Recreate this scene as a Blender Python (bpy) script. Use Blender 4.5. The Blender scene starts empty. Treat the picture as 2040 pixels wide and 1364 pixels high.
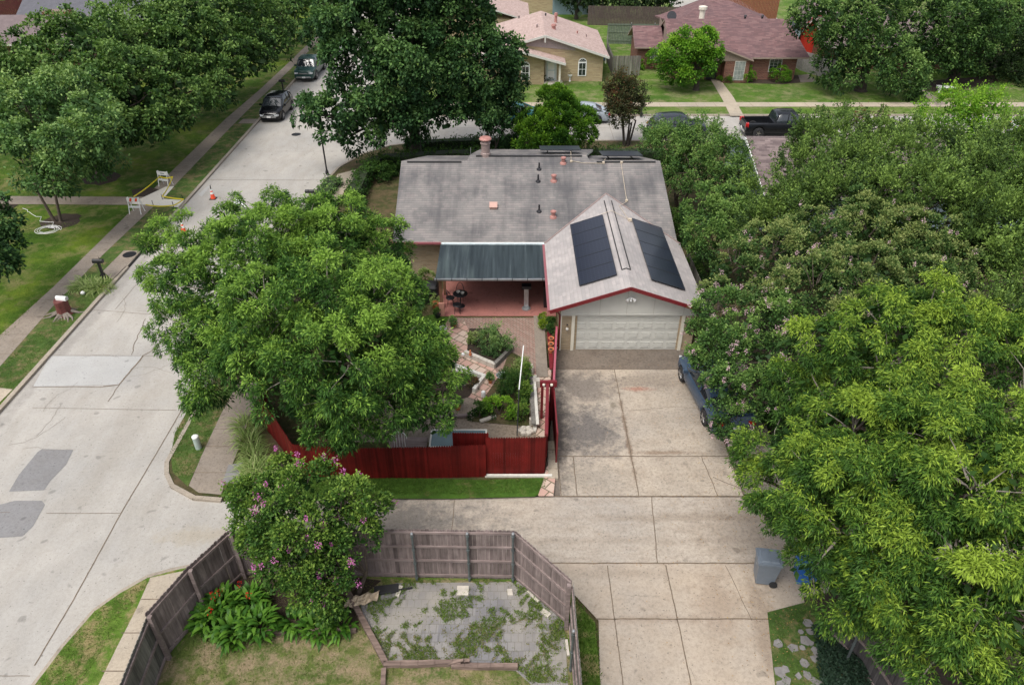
import bpy, bmesh, math, random
import numpy as np
from mathutils import Vector, Matrix
R = math.radians
PI = math.pi
random.seed(7)
rng = np.random.default_rng(11)
scene = bpy.context.scene
C = bpy.context.collection

# ------------------------------------------------------------ camera, sky, sun, exposure
CAM_H, CAM_P, FOC = 19.2, R(34.87), 1441.0
cd = bpy.data.cameras.new('camera')
cd.sensor_width = 36.0
cd.lens = 36.0 * FOC / 2040.0
cd.shift_x = 2.0 / 2040.0
cd.clip_start = 0.1
cd.clip_end = 2000
cam = bpy.data.objects.new('camera', cd)
C.objects.link(cam)
cam.location = (0, 0, CAM_H)
cam.rotation_euler = (PI / 2 - CAM_P, 0, 0)
scene.camera = cam

SUN_EL, SUN_AZ = 62.0, -142.0            # azimuth measured from +Y towards +X
w = bpy.data.worlds.new('World')
scene.world = w
w.use_nodes = True
nt = w.node_tree
sky = nt.nodes.new('ShaderNodeTexSky')
sky.sky_type = 'NISHITA'
sky.sun_disc = False
sky.sun_elevation = R(SUN_EL)
sky.sun_rotation = R(SUN_AZ)
sky.air_density = 1.0
sky.dust_density = 4.0
sky.ozone_density = 0.6
hs = nt.nodes.new('ShaderNodeHueSaturation')
hs.inputs['Saturation'].default_value = 0.4
nt.links.new(sky.outputs[0], hs.inputs['Color'])
nt.links.new(hs.outputs[0], nt.nodes['Background'].inputs[0])
nt.nodes['Background'].inputs[1].default_value = 0.15
sd = bpy.data.lights.new('sun', 'SUN')
sd.energy = 1.25
sd.angle = R(28)
sd.color = (1.0, 0.96, 0.9)
so = bpy.data.objects.new('sun', sd)
C.objects.link(so)
so.rotation_euler = (R(90 - SUN_EL), 0, R(180 - SUN_AZ))
scene.view_settings.view_transform = 'Standard'
scene.view_settings.look = 'None'
scene.view_settings.exposure = 0.6
scene.view_settings.gamma = 1.0

# ------------------------------------------------------------ where a spot seen in the photo lies, at a given height
def at(px, py, z=0.0):
    u = (px - 1018) / FOC
    v = (682 - py) / FOC
    dy = math.cos(CAM_P) + v * math.sin(CAM_P)
    dz = -math.sin(CAM_P) + v * math.cos(CAM_P)
    t = (z - CAM_H) / dz
    return Vector((u * t, dy * t, z))

def aty(px, py, Y):
    u = (px - 1018) / FOC
    v = (682 - py) / FOC
    dy = math.cos(CAM_P) + v * math.sin(CAM_P)
    dz = -math.sin(CAM_P) + v * math.cos(CAM_P)
    t = Y / dy
    return Vector((u * t, Y, CAM_H + dz * t))

# ------------------------------------------------------------ objects
def tag(o, label=None, cat=None, group=None, kind=None):
    if label: o['label'] = label
    if cat: o['category'] = cat
    if group: o['group'] = group
    if kind: o['kind'] = kind
    return o

def thing(name, label, cat, loc=(0, 0, 0), rz=0.0, group=None):
    o = bpy.data.objects.new(name, None)
    o.empty_display_size = 0.2
    C.objects.link(o)
    o.location = loc
    o.rotation_euler = (0, 0, rz)
    return tag(o, label, cat, group)

def root_of(o):
    while o.parent is not None:
        o = o.parent
    return o

def copy_tree(o, parent=None):
    c = o.copy()
    C.objects.link(c)
    c.parent = parent
    for ch in list(o.children):
        copy_tree(ch, c)
    return c

class MB:
    def __init__(self):
        self.v = []; self.f = []; self.m = []
    def add(self, vs, fs, m=0):
        n = len(self.v)
        self.v += [tuple(a) for a in vs]
        self.f += [tuple(i + n for i in f) for f in fs]
        self.m += [m] * len(fs)
        return self
    def box(self, c, s, rz=0.0, m=0, rx=0.0, ry=0.0):
        hx, hy, hz = s[0] / 2, s[1] / 2, s[2] / 2
        vs = [Vector((x, y, z)) for x in (-hx, hx) for y in (-hy, hy) for z in (-hz, hz)]
        if rz or rx or ry:
            M_ = Matrix.Rotation(rz, 3, 'Z') @ Matrix.Rotation(ry, 3, 'Y') @ Matrix.Rotation(rx, 3, 'X')
            vs = [M_ @ v for v in vs]
        c = Vector(c)
        self.add([v + c for v in vs], [(0, 1, 3, 2), (4, 6, 7, 5), (0, 4, 5, 1), (2, 3, 7, 6), (0, 2, 6, 4), (1, 5, 7, 3)], m)
        return self
    def bb(self, x0, x1, y0, y1, z0, z1, m=0):
        return self.box(((x0 + x1) / 2, (y0 + y1) / 2, (z0 + z1) / 2), (x1 - x0, y1 - y0, z1 - z0), m=m)
    def bar(self, a, b, w, h, m=0):           # box from a to b, w wide (horizontal), h high
        a = Vector(a); b = Vector(b); d = (b - a)
        L = d.length; d.normalize()
        s = d.cross(Vector((0, 0, 1)))
        if s.length < 1e-4: s = Vector((1, 0, 0))
        s.normalize(); u = s.cross(d)
        vs = []
        for p in (a, b):
            for i, j in ((-1, -1), (1, -1), (1, 1), (-1, 1)):
                vs.append(p + s * (i * w / 2) + u * (j * h / 2))
        self.add(vs, [(0, 1, 2, 3), (7, 6, 5, 4), (0, 4, 5, 1), (1, 5, 6, 2), (2, 6, 7, 3), (3, 7, 4, 0)], m)
        return self
    def prism(self, poly, z0, z1, m=0, bottom=False):
        n = len(poly)
        a = sum(poly[i][0] * poly[(i + 1) % n][1] - poly[(i + 1) % n][0] * poly[i][1] for i in range(n))
        if a < 0: poly = list(reversed(poly))
        vs = [(p[0], p[1], z0) for p in poly] + [(p[0], p[1], z1) for p in poly]
        fs = [tuple(range(n, 2 * n))] + [(i, (i + 1) % n, n + (i + 1) % n, n + i) for i in range(n)]
        if bottom: fs.append(tuple(reversed(range(n))))
        self.add(vs, fs, m)
        return self
    def sheet(self, poly, z, m=0):
        n = len(poly)
        a = sum(poly[i][0] * poly[(i + 1) % n][1] - poly[(i + 1) % n][0] * poly[i][1] for i in range(n))
        if a < 0: poly = list(reversed(poly))
        self.add([(p[0], p[1], z) for p in poly], [tuple(range(n))], m)
        return self
    def tube(self, pts, rad, n=8, m=0, caps=True):
        pts = [Vector(p) for p in pts]
        if not hasattr(rad, '__len__'): rad = [rad] * len(pts)
        ring = []
        up = Vector((0, 0, 1))
        prev = None
        for i, p in enumerate(pts):
            d = (pts[min(i + 1, len(pts) - 1)] - pts[max(i - 1, 0)])
            if d.length < 1e-6: d = Vector((0, 0, 1))
            d.normalize()
            if prev is None:
                s = d.cross(up) if abs(d.z) < 0.95 else d.cross(Vector((0, 1, 0)))
            else:
                s = prev - d * prev.dot(d)
                if s.length < 1e-4: s = d.cross(up)
            s.normalize(); prev = s
            t = d.cross(s)
            ring.append([p + (s * math.cos(2 * PI * k / n) + t * math.sin(2 * PI * k / n)) * rad[i] for k in range(n)])
        vs = [v for r in ring for v in r]
        fs = []
        for i in range(len(pts) - 1):
            for k in range(n):
                a = i * n + k; b = i * n + (k + 1) % n
                fs.append((a, b, b + n, a + n))
        if caps:
            fs.append(tuple(reversed(range(n))))
            fs.append(tuple(range((len(pts) - 1) * n, len(pts) * n)))
        self.add(vs, fs, m)
        return self
    def lathe(self, c, prof, n=16, m=0):
        c = Vector(c)
        vs = [c + Vector((r * math.cos(2 * PI * k / n), r * math.sin(2 * PI * k / n), z)) for r, z in prof for k in range(n)]
        fs = []
        for i in range(len(prof) - 1):
            for k in range(n):
                a = i * n + k; b = i * n + (k + 1) % n
                fs.append((a, b, b + n, a + n))
        fs.append(tuple(reversed(range(n))))
        fs.append(tuple(range((len(prof) - 1) * n, len(prof) * n)))
        self.add(vs, fs, m)
        return self
    def strip(self, pts, wd, z, m=0):
        pts = [Vector((p[0], p[1], 0)) for p in pts]
        vs = []
        for i, p in enumerate(pts):
            d = pts[min(i + 1, len(pts) - 1)] - pts[max(i - 1, 0)]
            d.normalize()
            s = Vector((-d.y, d.x, 0))
            ww = wd[i] if hasattr(wd, '__len__') else wd
            vs += [(p.x + s.x * ww / 2, p.y + s.y * ww / 2, z), (p.x - s.x * ww / 2, p.y - s.y * ww / 2, z)]
        self.add(vs, [(2 * i + 1, 2 * i + 3, 2 * i + 2, 2 * i) for i in range(len(pts) - 1)], m)
        return self
    def build(self, name, mats, parent=None, smooth=False, local=False, loc=None):
        if not isinstance(mats, (list, tuple)): mats = [mats]
        me = bpy.data.meshes.new(name)
        org = Vector((0, 0, 0))
        if parent is not None and not local:
            org = Vector(root_of(parent).location)
        elif loc is not None:
            org = Vector(loc)
        me.from_pydata([(a[0] - org.x, a[1] - org.y, a[2] - org.z) for a in self.v], [], self.f)
        for mt in mats: me.materials.append(mt)
        me.polygons.foreach_set('material_index', self.m)
        if smooth: me.polygons.foreach_set('use_smooth', [True] * len(self.f))
        me.update()
        o = bpy.data.objects.new(name, me)
        C.objects.link(o)
        if parent is not None: o.parent = parent
        elif loc is not None: o.location = loc
        return o

def struct(name, mb, mat, **k):
    return tag(mb.build(name, mat, **k), kind='structure')

# ------------------------------------------------------------ materials
MATS = {}
def new_mat(name):
    m = bpy.data.materials.new(name)
    m.use_nodes = True
    MATS[name] = m
    return m, m.node_tree, m.node_tree.nodes['Principled BSDF']

class NT:
    """small helper for node graphs driven by the position in the place"""
    def __init__(self, tree):
        self.t = tree
        self.geo = tree.nodes.new('ShaderNodeNewGeometry')
        self.pos = self.geo.outputs['Position']
    def n(self, typ, **k):
        nd = self.t.nodes.new(typ)
        for a, b in k.items(): setattr(nd, a, b)
        return nd
    def l(self, a, b): self.t.links.new(a, b)
    def noise(self, scale, detail=3, rough=0.6, vec=None, sc=(1, 1, 1), off=(0, 0, 0)):
        mp = self.n('ShaderNodeMapping')
        mp.inputs['Scale'].default_value = sc
        mp.inputs['Location'].default_value = off
        self.l(vec if vec is not None else self.pos, mp.inputs['Vector'])
        nz = self.n('ShaderNodeTexNoise')
        nz.inputs['Scale'].default_value = scale
        nz.inputs['Detail'].default_value = detail
        nz.inputs['Roughness'].default_value = rough
        self.l(mp.outputs[0], nz.inputs['Vector'])
        return nz.outputs['Fac']
    def ramp(self, fac, stops):
        r = self.n('ShaderNodeValToRGB')
        el = r.color_ramp.elements
        while len(el) < len(stops): el.new(0.5)
        for e, (p, c) in zip(el, stops):
            e.position = p
            e.color = (c[0], c[1], c[2], 1) if hasattr(c, '__len__') else (c, c, c, 1)
        self.l(fac, r.inputs[0])
        return r.outputs[0]
    def mix(self, fac, a, b, mode='MIX'):
        x = self.n('ShaderNodeMix', data_type='RGBA', blend_type=mode)
        for sock, val in ((x.inputs[0], fac), (x.inputs[6], a), (x.inputs[7], b)):
            if isinstance(val, (int, float)): sock.default_value = val
            elif hasattr(val, '__len__'): sock.default_value = (val[0], val[1], val[2], 1)
            else: self.l(val, sock)
        return x.outputs[2]
    def bump(self, h, strength=0.4, dist=0.02, nrm=None):
        b = self.n('ShaderNodeBump')
        b.inputs['Strength'].default_value = strength
        b.inputs['Distance'].default_value = dist
        self.l(h, b.inputs['Height'])
        if nrm is not None: self.l(nrm, b.inputs['Normal'])
        return b.outputs[0]
    def math(self, op, a, b=0.0):
        x = self.n('ShaderNodeMath', operation=op)
        for s, v in ((x.inputs[0], a), (x.inputs[1], b)):
            if isinstance(v, (int, float)): s.default_value = v
            else: self.l(v, s)
        return x.outputs[0]

def plain(name, col, rough=0.6, var=0.12, scale=6.0, metal=0.0, bump=0.0, spec=0.5, coat=0.0):
    m, t, b = new_mat(name)
    g = NT(t)
    obj = g.n('ShaderNodeTexCoord').outputs['Object']
    nz = g.noise(scale, 4, 0.65, vec=obj)
    lo = [c * (1 - var) for c in col]; hi = [min(1, c * (1 + var)) for c in col]
    g.l(g.ramp(nz, [(0.3, lo), (0.7, hi)]), b.inputs['Base Color'])
    b.inputs['Roughness'].default_value = rough
    b.inputs['Metallic'].default_value = metal
    b.inputs['Specular IOR Level'].default_value = spec
    b.inputs['Coat Weight'].default_value = coat
    if bump: g.l(g.bump(nz, bump, 0.01), b.inputs['Normal'])
    return m

def concrete(name, col, stain=(0.5, 0.46, 0.4), amount=0.5, patch=0.25, yscale=1.0, dirt=0.35, warm=(1.05, 1.0, 0.93), blobs=()):
    m, t, b = new_mat(name)
    g = NT(t)
    big = g.noise(0.22, 4, 0.6)
    mid = g.noise(1.3, 5, 0.65, sc=(1, yscale, 1), off=(3, 9, 0))
    fine = g.noise(38, 3, 0.8)
    speck = g.noise(9, 4, 0.8, off=(5, 1, 0))
    c1 = [c * (1 - patch * 0.5) for c in col]
    c2 = [min(1, c * (1 + patch * 0.4) * w_) for c, w_ in zip(col, warm)]
    base = g.ramp(big, [(0.32, c1), (0.68, c2)])
    st = g.ramp(mid, [(0.42, 0.0), (0.75, amount)])
    base = g.mix(st, base, [c * s * 1.3 for c, s in zip(col, stain)])
    wob = g.noise(2.2, 5, 0.75, off=(8, 2, 0))
    for (bx, by, rx, ry, am, bc) in blobs:
        mp = g.n('ShaderNodeMapping'); mp.vector_type = 'TEXTURE'
        mp.inputs['Location'].default_value = (bx, by, 0); mp.inputs['Scale'].default_value = (rx, ry, 1000)
        g.l(g.pos, mp.inputs['Vector'])
        ln = g.n('ShaderNodeVectorMath', operation='LENGTH'); g.l(mp.outputs[0], ln.inputs[0])
        dd = g.math('ADD', ln.outputs['Value'], g.math('MULTIPLY', g.math('SUBTRACT', wob, 0.5), 2.2))
        base = g.mix(g.ramp(dd, [(0.35, am), (1.0, 0.0)]), base, bc)
    sp = g.ramp(speck, [(0.35, 1 - dirt), (0.55, 1.0)])
    base = g.mix(0.6, base, g.mix(1.0, base, sp, 'MULTIPLY'))
    fn = g.ramp(fine, [(0.3, 0.82), (0.7, 1.1)])
    base = g.mix(0.7, base, g.mix(1.0, base, fn, 'MULTIPLY'))
    spot = g.ramp(g.noise(2.3, 1, 0.4, off=(11, 5, 0)), [(0.70, 1.0), (0.76, 0.72)])
    dots = g.ramp(g.noise(13, 1, 0.4, off=(1, 7, 0)), [(0.70, 1.0), (0.74, 0.6)])
    base = g.mix(1.0, base, g.mix(1.0, spot, dots, 'MULTIPLY'), 'MULTIPLY')
    g.l(base, b.inputs['Base Color'])
    b.inputs['Roughness'].default_value = 0.88
    b.inputs['Specular IOR Level'].default_value = 0.25
    g.l(g.bump(fine, 0.25, 0.006), b.inputs['Normal'])
    return m

def grass(name, dark, mid, light, dry, dryness=0.2, scale=0.45):
    m, t, b = new_mat(name)
    g = NT(t)
    big = g.noise(scale, 5, 0.62)
    clump = g.noise(5.0, 5, 0.75, off=(2, 4, 0))
    fine = g.noise(45, 3, 0.8)
    base = g.ramp(big, [(0.3, dark), (0.52, mid), (0.75, light)])
    cl = g.ramp(clump, [(0.3, 0.55), (0.7, 1.25)])
    base = g.mix(0.75, base, g.mix(1.0, base, cl, 'MULTIPLY'))
    dr = g.noise(scale * 2.6, 6, 0.78, off=(7, 3, 0))
    dm = g.ramp(dr, [(0.62 - dryness * 0.5, 0.0), (0.74 - dryness * 0.4, 0.9)])
    base = g.mix(dm, base, dry)
    fn = g.ramp(fine, [(0.3, 0.55), (0.7, 1.4)])
    base = g.mix(0.7, base, g.mix(1.0, base, fn, 'MULTIPLY'))
    g.l(base, b.inputs['Base Color'])
    b.inputs['Roughness'].default_value = 0.9
    b.inputs['Specular IOR Level'].default_value = 0.1
    g.l(g.bump(g.math('ADD', fine, clump), 0.8, 0.05), b.inputs['Normal'])
    return m

def brick(name, cols, mortar, u='xy', bw=0.2, bh=0.075, ms=0.012, flat=False, rough=0.85, stain=None, stain_sc=(1.2, 0.12, 1), amt=0.5, bias=0.0, fine_amt=0.4):
    """bricks, pavers or shingles laid by the position in the place: u='xy' walls, 'x'/'y' runs on sloping roofs"""
    m, t, b = new_mat(name)
    g = NT(t)
    sx = g.n('ShaderNodeSeparateXYZ'); g.l(g.pos, sx.inputs[0])
    cb = g.n('ShaderNodeCombineXYZ')
    if u == 'xy':
        g.l(g.math('ADD', sx.outputs[0], sx.outputs[1]), cb.inputs[0]); g.l(sx.outputs[2], cb.inputs[1])
    elif u == 'x':
        g.l(sx.outputs[0], cb.inputs[0]); g.l(g.math('MULTIPLY', sx.outputs[1], 1.054), cb.inputs[1])
    elif u == 'y':
        g.l(sx.outputs[1], cb.inputs[0]); g.l(g.math('MULTIPLY', sx.outputs[0], 1.054), cb.inputs[1])
    else:
        rot = g.n('ShaderNodeVectorRotate'); rot.inputs['Angle'].default_value = float(u)
        g.l(g.pos, rot.inputs['Vector'])
        s2 = g.n('ShaderNodeSeparateXYZ'); g.l(rot.outputs[0], s2.inputs[0])
        g.l(s2.outputs[0], cb.inputs[0]); g.l(s2.outputs[1], cb.inputs[1])
    br = g.n('ShaderNodeTexBrick')
    g.l(cb.outputs[0], br.inputs['Vector'])
    br.inputs['Scale'].default_value = 1.0
    br.inputs['Brick Width'].default_value = bw
    br.inputs['Row Height'].default_value = bh
    br.inputs['Mortar Size'].default_value = ms
    br.inputs['Mortar Smooth'].default_value = 0.3
    br.inputs['Bias'].default_value = bias
    br.inputs['Color1'].default_value = (*cols[0], 1)
    br.inputs['Color2'].default_value = (*cols[1], 1)
    br.inputs['Mortar'].default_value = (*mortar, 1)
    col = br.outputs['Color']
    if len(cols) > 2:
        # cell-wise third colour
        fl = g.n('ShaderNodeVectorMath', operation='DIVIDE'); g.l(cb.outputs[0], fl.inputs[0]); fl.inputs[1].default_value = (bw * 1.7, bh, 1)
        fo = g.n('ShaderNodeVectorMath', operation='FLOOR'); g.l(fl.outputs[0], fo.inputs[0])
        wn = g.n('ShaderNodeTexWhiteNoise'); wn.noise_dimensions = '2D'; g.l(fo.outputs[0], wn.inputs['Vector'])
        k = g.ramp(wn.outputs['Value'], [(0.6, 0.0), (0.62, 0.55)])
        mk = g.math('MULTIPLY', k, g.math('SUBTRACT', 1.0, br.outputs['Fac']))
        col = g.mix(mk, col, cols[2])
    fine = g.noise(30, 3, 0.8)
    fn = g.ramp(fine, [(0.3, 0.75), (0.7, 1.2)])
    col = g.mix(fine_amt, col, g.mix(1.0, col, fn, 'MULTIPLY'))
    if stain:
        sn = g.noise(1.0, 5, 0.62, vec=cb.outputs[0], sc=stain_sc)
        s3 = g.noise(0.5, 3, 0.5, vec=cb.outputs[0], off=(4, 2, 0))
        k = g.ramp(g.math('MULTIPLY', g.math('ADD', sn, s3), 0.5), [(0.42, 0.0), (0.6, amt)])
        col = g.mix(k, col, stain)
    g.l(col, b.inputs['Base Color'])
    b.inputs['Roughness'].default_value = rough
    b.inputs['Specular IOR Level'].default_value = 0.2
    inv = g.math('SUBTRACT', 1.0, br.outputs['Fac'])
    g.l(g.bump(inv, 0.5, 0.012, g.bump(fine, 0.2, 0.004)), b.inputs['Normal'])
    return m

def shingle(name, cols, line, u='x', row=.145, tab=.3, stain=None, amt=.5, stain_sc=(.9, .14, 1), contrast=.6):
    m, t, b = new_mat(name)
    g = NT(t)
    sx = g.n('ShaderNodeSeparateXYZ'); g.l(g.pos, sx.inputs[0])
    a_, c_ = (0, 1) if u == 'x' else (1, 0)
    U = sx.outputs[a_]; V = g.math('MULTIPLY', sx.outputs[c_], 1.054)
    vr = g.math('DIVIDE', V, row); vf = g.math('FRACT', vr); vi = g.math('FLOOR', vr)
    ui = g.math('FLOOR', g.math('ADD', g.math('DIVIDE', U, tab), g.math('MULTIPLY', vi, .37)))
    cb = g.n('ShaderNodeCombineXYZ'); g.l(ui, cb.inputs[0]); g.l(vi, cb.inputs[1])
    wn = g.n('ShaderNodeTexWhiteNoise'); wn.noise_dimensions = '2D'; g.l(cb.outputs[0], wn.inputs['Vector'])
    col = g.ramp(wn.outputs['Value'], [(.0, cols[0]), (.5, cols[1]), (1., cols[2])])
    cv = g.n('ShaderNodeCombineXYZ'); g.l(U, cv.inputs[0]); g.l(V, cv.inputs[1])
    brk = g.noise(2.0, 4, .7, vec=cv.outputs[0], sc=(1, 6, 1))
    ln = g.math('MULTIPLY', g.ramp(vf, [(.0, 1.), (.3, .0)]), g.ramp(brk, [(.2, .7), (.6, 1.)]))
    col = g.mix(g.math('MULTIPLY', ln, contrast), col, line)
    fn = g.ramp(g.noise(24, 3, .8), [(.3, .82), (.7, 1.15)])
    col = g.mix(.8, col, g.mix(1.0, col, fn, 'MULTIPLY'))
    if stain:
        sn = g.noise(1.0, 5, .62, vec=cv.outputs[0], sc=stain_sc)
        s3 = g.noise(.45, 3, .5, vec=cv.outputs[0], off=(4, 2, 0))
        k = g.ramp(g.math('MULTIPLY', g.math('ADD', sn, s3), .5), [(.44, 0.), (.6, amt)])
        col = g.mix(k, col, stain)
    g.l(col, b.inputs['Base Color']); b.inputs['Roughness'].default_value = .9
    b.inputs['Specular IOR Level'].default_value = .15
    g.l(g.bump(g.math('SUBTRACT', 1., vf), .35, .012), b.inputs['Normal'])
    return m

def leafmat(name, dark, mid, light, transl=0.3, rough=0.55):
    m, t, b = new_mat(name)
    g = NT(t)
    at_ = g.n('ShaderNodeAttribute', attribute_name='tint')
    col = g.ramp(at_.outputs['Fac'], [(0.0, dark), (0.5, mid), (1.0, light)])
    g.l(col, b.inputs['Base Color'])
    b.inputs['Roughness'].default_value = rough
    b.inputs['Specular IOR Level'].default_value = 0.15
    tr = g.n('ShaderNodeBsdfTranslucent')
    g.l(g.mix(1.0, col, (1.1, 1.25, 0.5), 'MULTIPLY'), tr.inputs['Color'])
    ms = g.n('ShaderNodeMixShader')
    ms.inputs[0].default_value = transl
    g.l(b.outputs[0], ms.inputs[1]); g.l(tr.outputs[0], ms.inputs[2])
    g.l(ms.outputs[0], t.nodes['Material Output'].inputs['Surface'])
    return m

def wood(name, c1, c2, rough=0.85, axis='z', gap=None):
    m, t, b = new_mat(name)
    g = NT(t)
    sc = {'z': (14, 14, 1.0), 'x': (1, 14, 14), 'y': (14, 1, 14)}[axis]
    nz = g.noise(1.0, 5, 0.7, sc=sc)
    big = g.noise(1.5, 3, 0.6)
    col = g.ramp(nz, [(0.3, c1), (0.7, c2)])
    k = g.ramp(big, [(0.3, 0.7), (0.7, 1.15)])
    col = g.mix(1.0, col, k, 'MULTIPLY')
    oi = g.n('ShaderNodeAttribute', attribute_name='tint')
    col = g.mix(1.0, col, g.ramp(oi.outputs['Fac'], [(0.0, 1.0), (0.02, .62), (0.99, 1.35)]), 'MULTIPLY')
    g.l(col, b.inputs['Base Color'])
    b.inputs['Roughness'].default_value = rough
    b.inputs['Specular IOR Level'].default_value = 0.2
    g.l(g.bump(nz, 0.4, 0.01), b.inputs['Normal'])
    return m

M = {}
M['street'] = concrete('street_concrete', (0.395, 0.38, 0.355), amount=0.4, yscale=0.35, dirt=0.2, warm=(1.03, 1, .96), blobs=[(-15.2, 20.5, .8, 5, .35, (.30, .27, .23)), (-18.8, 13, .6, 6, .3, (.32, .29, .25)), (-10.5, 16.2, 1.6, .5, .45, (.33, .28, .2)), (-20.4, 30, .35, 14, .5, (.25, .23, .21)), (-16.5, 44, 1.5, 5, .25, (.33, .31, .29)), (-14.6, 62, .6, 5, .6, (.25, .26, .27))])
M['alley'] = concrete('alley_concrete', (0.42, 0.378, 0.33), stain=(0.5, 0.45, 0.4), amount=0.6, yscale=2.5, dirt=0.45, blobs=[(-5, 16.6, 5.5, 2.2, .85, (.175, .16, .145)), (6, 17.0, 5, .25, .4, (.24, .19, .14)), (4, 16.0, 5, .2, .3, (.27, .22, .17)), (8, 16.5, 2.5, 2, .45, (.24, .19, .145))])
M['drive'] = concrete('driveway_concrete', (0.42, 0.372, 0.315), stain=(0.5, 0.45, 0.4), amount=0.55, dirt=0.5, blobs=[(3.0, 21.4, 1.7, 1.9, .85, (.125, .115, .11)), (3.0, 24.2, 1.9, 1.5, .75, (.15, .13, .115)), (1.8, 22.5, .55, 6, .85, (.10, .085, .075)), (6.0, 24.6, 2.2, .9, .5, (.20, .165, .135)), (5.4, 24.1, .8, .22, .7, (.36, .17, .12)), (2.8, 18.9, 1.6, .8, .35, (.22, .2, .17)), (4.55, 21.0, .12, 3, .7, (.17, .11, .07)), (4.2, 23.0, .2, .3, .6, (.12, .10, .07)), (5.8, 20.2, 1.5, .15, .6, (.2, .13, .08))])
M['drive2'] = concrete('near_driveway_concrete', (0.405, 0.355, 0.30), stain=(0.6, 0.53, 0.45), amount=0.4, dirt=0.35, blobs=[(6.3, 13.6, .9, 1.6, .45, (.27, .2, .145)), (3, 14.7, 3, .3, .4, (.27, .22, .17)), (7.6, 12.5, .6, 2.5, .6, (.24, .18, .13)), (4, 13.05, 3, .2, .4, (.25, .19, .14))])
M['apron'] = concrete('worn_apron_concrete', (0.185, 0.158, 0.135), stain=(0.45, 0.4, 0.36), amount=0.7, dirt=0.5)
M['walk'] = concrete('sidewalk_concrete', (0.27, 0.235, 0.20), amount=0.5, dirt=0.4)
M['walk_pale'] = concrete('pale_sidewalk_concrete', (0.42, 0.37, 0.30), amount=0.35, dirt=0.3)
M['newcon'] = concrete('new_concrete', (0.62, 0.60, 0.55), amount=0.1, patch=0.1, dirt=0.1)
M['patch_pale'] = concrete('pale_patch_concrete', (0.43, 0.425, 0.41), amount=0.15, dirt=0.12, warm=(1, 1, 1))
M['patch_dark'] = concrete('asphalt_patch', (0.24, 0.235, 0.235), amount=0.3, dirt=0.3, warm=(1, 1, 1))
M['kerb'] = concrete('kerb_concrete', (0.36, 0.32, 0.27), amount=0.5, dirt=0.4)
M['crackedasphalt'] = concrete('cracked_pavement', (0.23, 0.205, 0.18), amount=0.5, dirt=0.5)
M['joint'] = plain('joint_seam', (0.145, 0.11, 0.078), 0.95, 0.4, 8)
M['jointf'] = plain('faint_crack', (0.22, 0.19, 0.155), 0.95, 0.3, 8)
M['lawn_w'] = grass('west_lawn', (0.028, 0.065, 0.009), (0.068, 0.13, 0.014), (0.20, 0.26, 0.028), (0.19, 0.18, 0.07), 0.28, 0.25)
M['parkway'] = grass('parkway_grass', (0.045, 0.085, 0.02), (0.075, 0.13, 0.03), (0.12, 0.17, 0.045), (0.22, 0.17, 0.09), 0.28, 0.5)
M['lawn_far'] = grass('far_lawn', (0.055, 0.12, 0.018), (0.09, 0.165, 0.025), (0.15, 0.21, 0.05), (0.21, 0.21, 0.10), 0.3, 0.2)
M['lawn_near'] = grass('near_yard_grass', (0.06, 0.11, 0.025), (0.12, 0.16, 0.04), (0.20, 0.19, 0.07), (0.32, 0.245, 0.155), 0.38, 0.6)
M['strip'] = grass('fence_strip_grass', (0.045, 0.09, 0.016), (0.07, 0.145, 0.022), (0.10, 0.19, 0.03), (0.16, 0.14, 0.06), 0.12, 0.6)
M['corner'] = grass('corner_grass', (0.07, 0.13, 0.02), (0.115, 0.205, 0.03), (0.18, 0.25, 0.05), (0.33, 0.26, 0.13), 0.30, 0.6)
M['ground'] = grass('bare_yard_ground', (0.05, 0.06, 0.022), (0.075, 0.08, 0.03), (0.11, 0.10, 0.05), (0.14, 0.10, 0.06), 0.35, 0.4)
M['mulch'] = concrete('mulch_soil', (0.05, 0.038, 0.028), amount=0.5, dirt=0.6)
M['gravel'] = concrete('gravel', (0.25, 0.21, 0.17), amount=0.6, dirt=0.7)
M['shingle_x'] = shingle('grey_shingles', [(0.188, 0.178, 0.170), (0.215, 0.20, 0.19), (0.25, 0.224, 0.212)], (0.095, 0.09, 0.09), 'x', .17, stain=(0.075, 0.075, 0.08), amt=.8, contrast=.7, stain_sc=(1.1, .12, 1))
M['shingle_y'] = shingle('garage_shingles', [(0.34, 0.315, 0.305), (0.385, 0.355, 0.34), (0.43, 0.385, 0.37)], (0.25, 0.235, 0.225), 'y', .17, stain=(0.26, 0.245, 0.24), amt=.55, contrast=.4)
M['shingle_tan'] = shingle('pink_tan_shingles', [(0.37, 0.275, 0.245), (0.43, 0.32, 0.285), (0.47, 0.355, 0.32)], (0.27, 0.2, 0.18), 'y', .17, .4, stain=(0.32, 0.24, 0.22), amt=.3, contrast=.3)
M['shingle_brown'] = shingle('maroon_shingles', [(0.13, 0.08, 0.08), (0.175, 0.10, 0.10), (0.22, 0.135, 0.13)], (0.08, 0.05, 0.055), 'x', .17, .5, stain=(0.11, 0.075, 0.08), amt=.4, contrast=.5)
M['shingle_nb'] = shingle('brown_grey_shingles', [(0.13, 0.10, 0.10), (0.20, 0.155, 0.15), (0.26, 0.205, 0.195)], (0.07, 0.055, 0.055), 'x', .16, .32, stain=(0.13, 0.10, 0.10), amt=.3, contrast=.8)
M['brick_tan'] = brick('tan_brick', [(0.42, 0.315, 0.19), (0.32, 0.235, 0.14), (0.46, 0.37, 0.25)], (0.33, 0.29, 0.23), stain=(0.24, 0.18, 0.11), amt=0.2)
M['brick_far'] = brick('far_tan_brick', [(0.42, 0.32, 0.185), (0.32, 0.235, 0.135), (0.47, 0.38, 0.23)], (0.35, 0.29, 0.2), bw=0.4, bh=0.12, ms=0.02)
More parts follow.
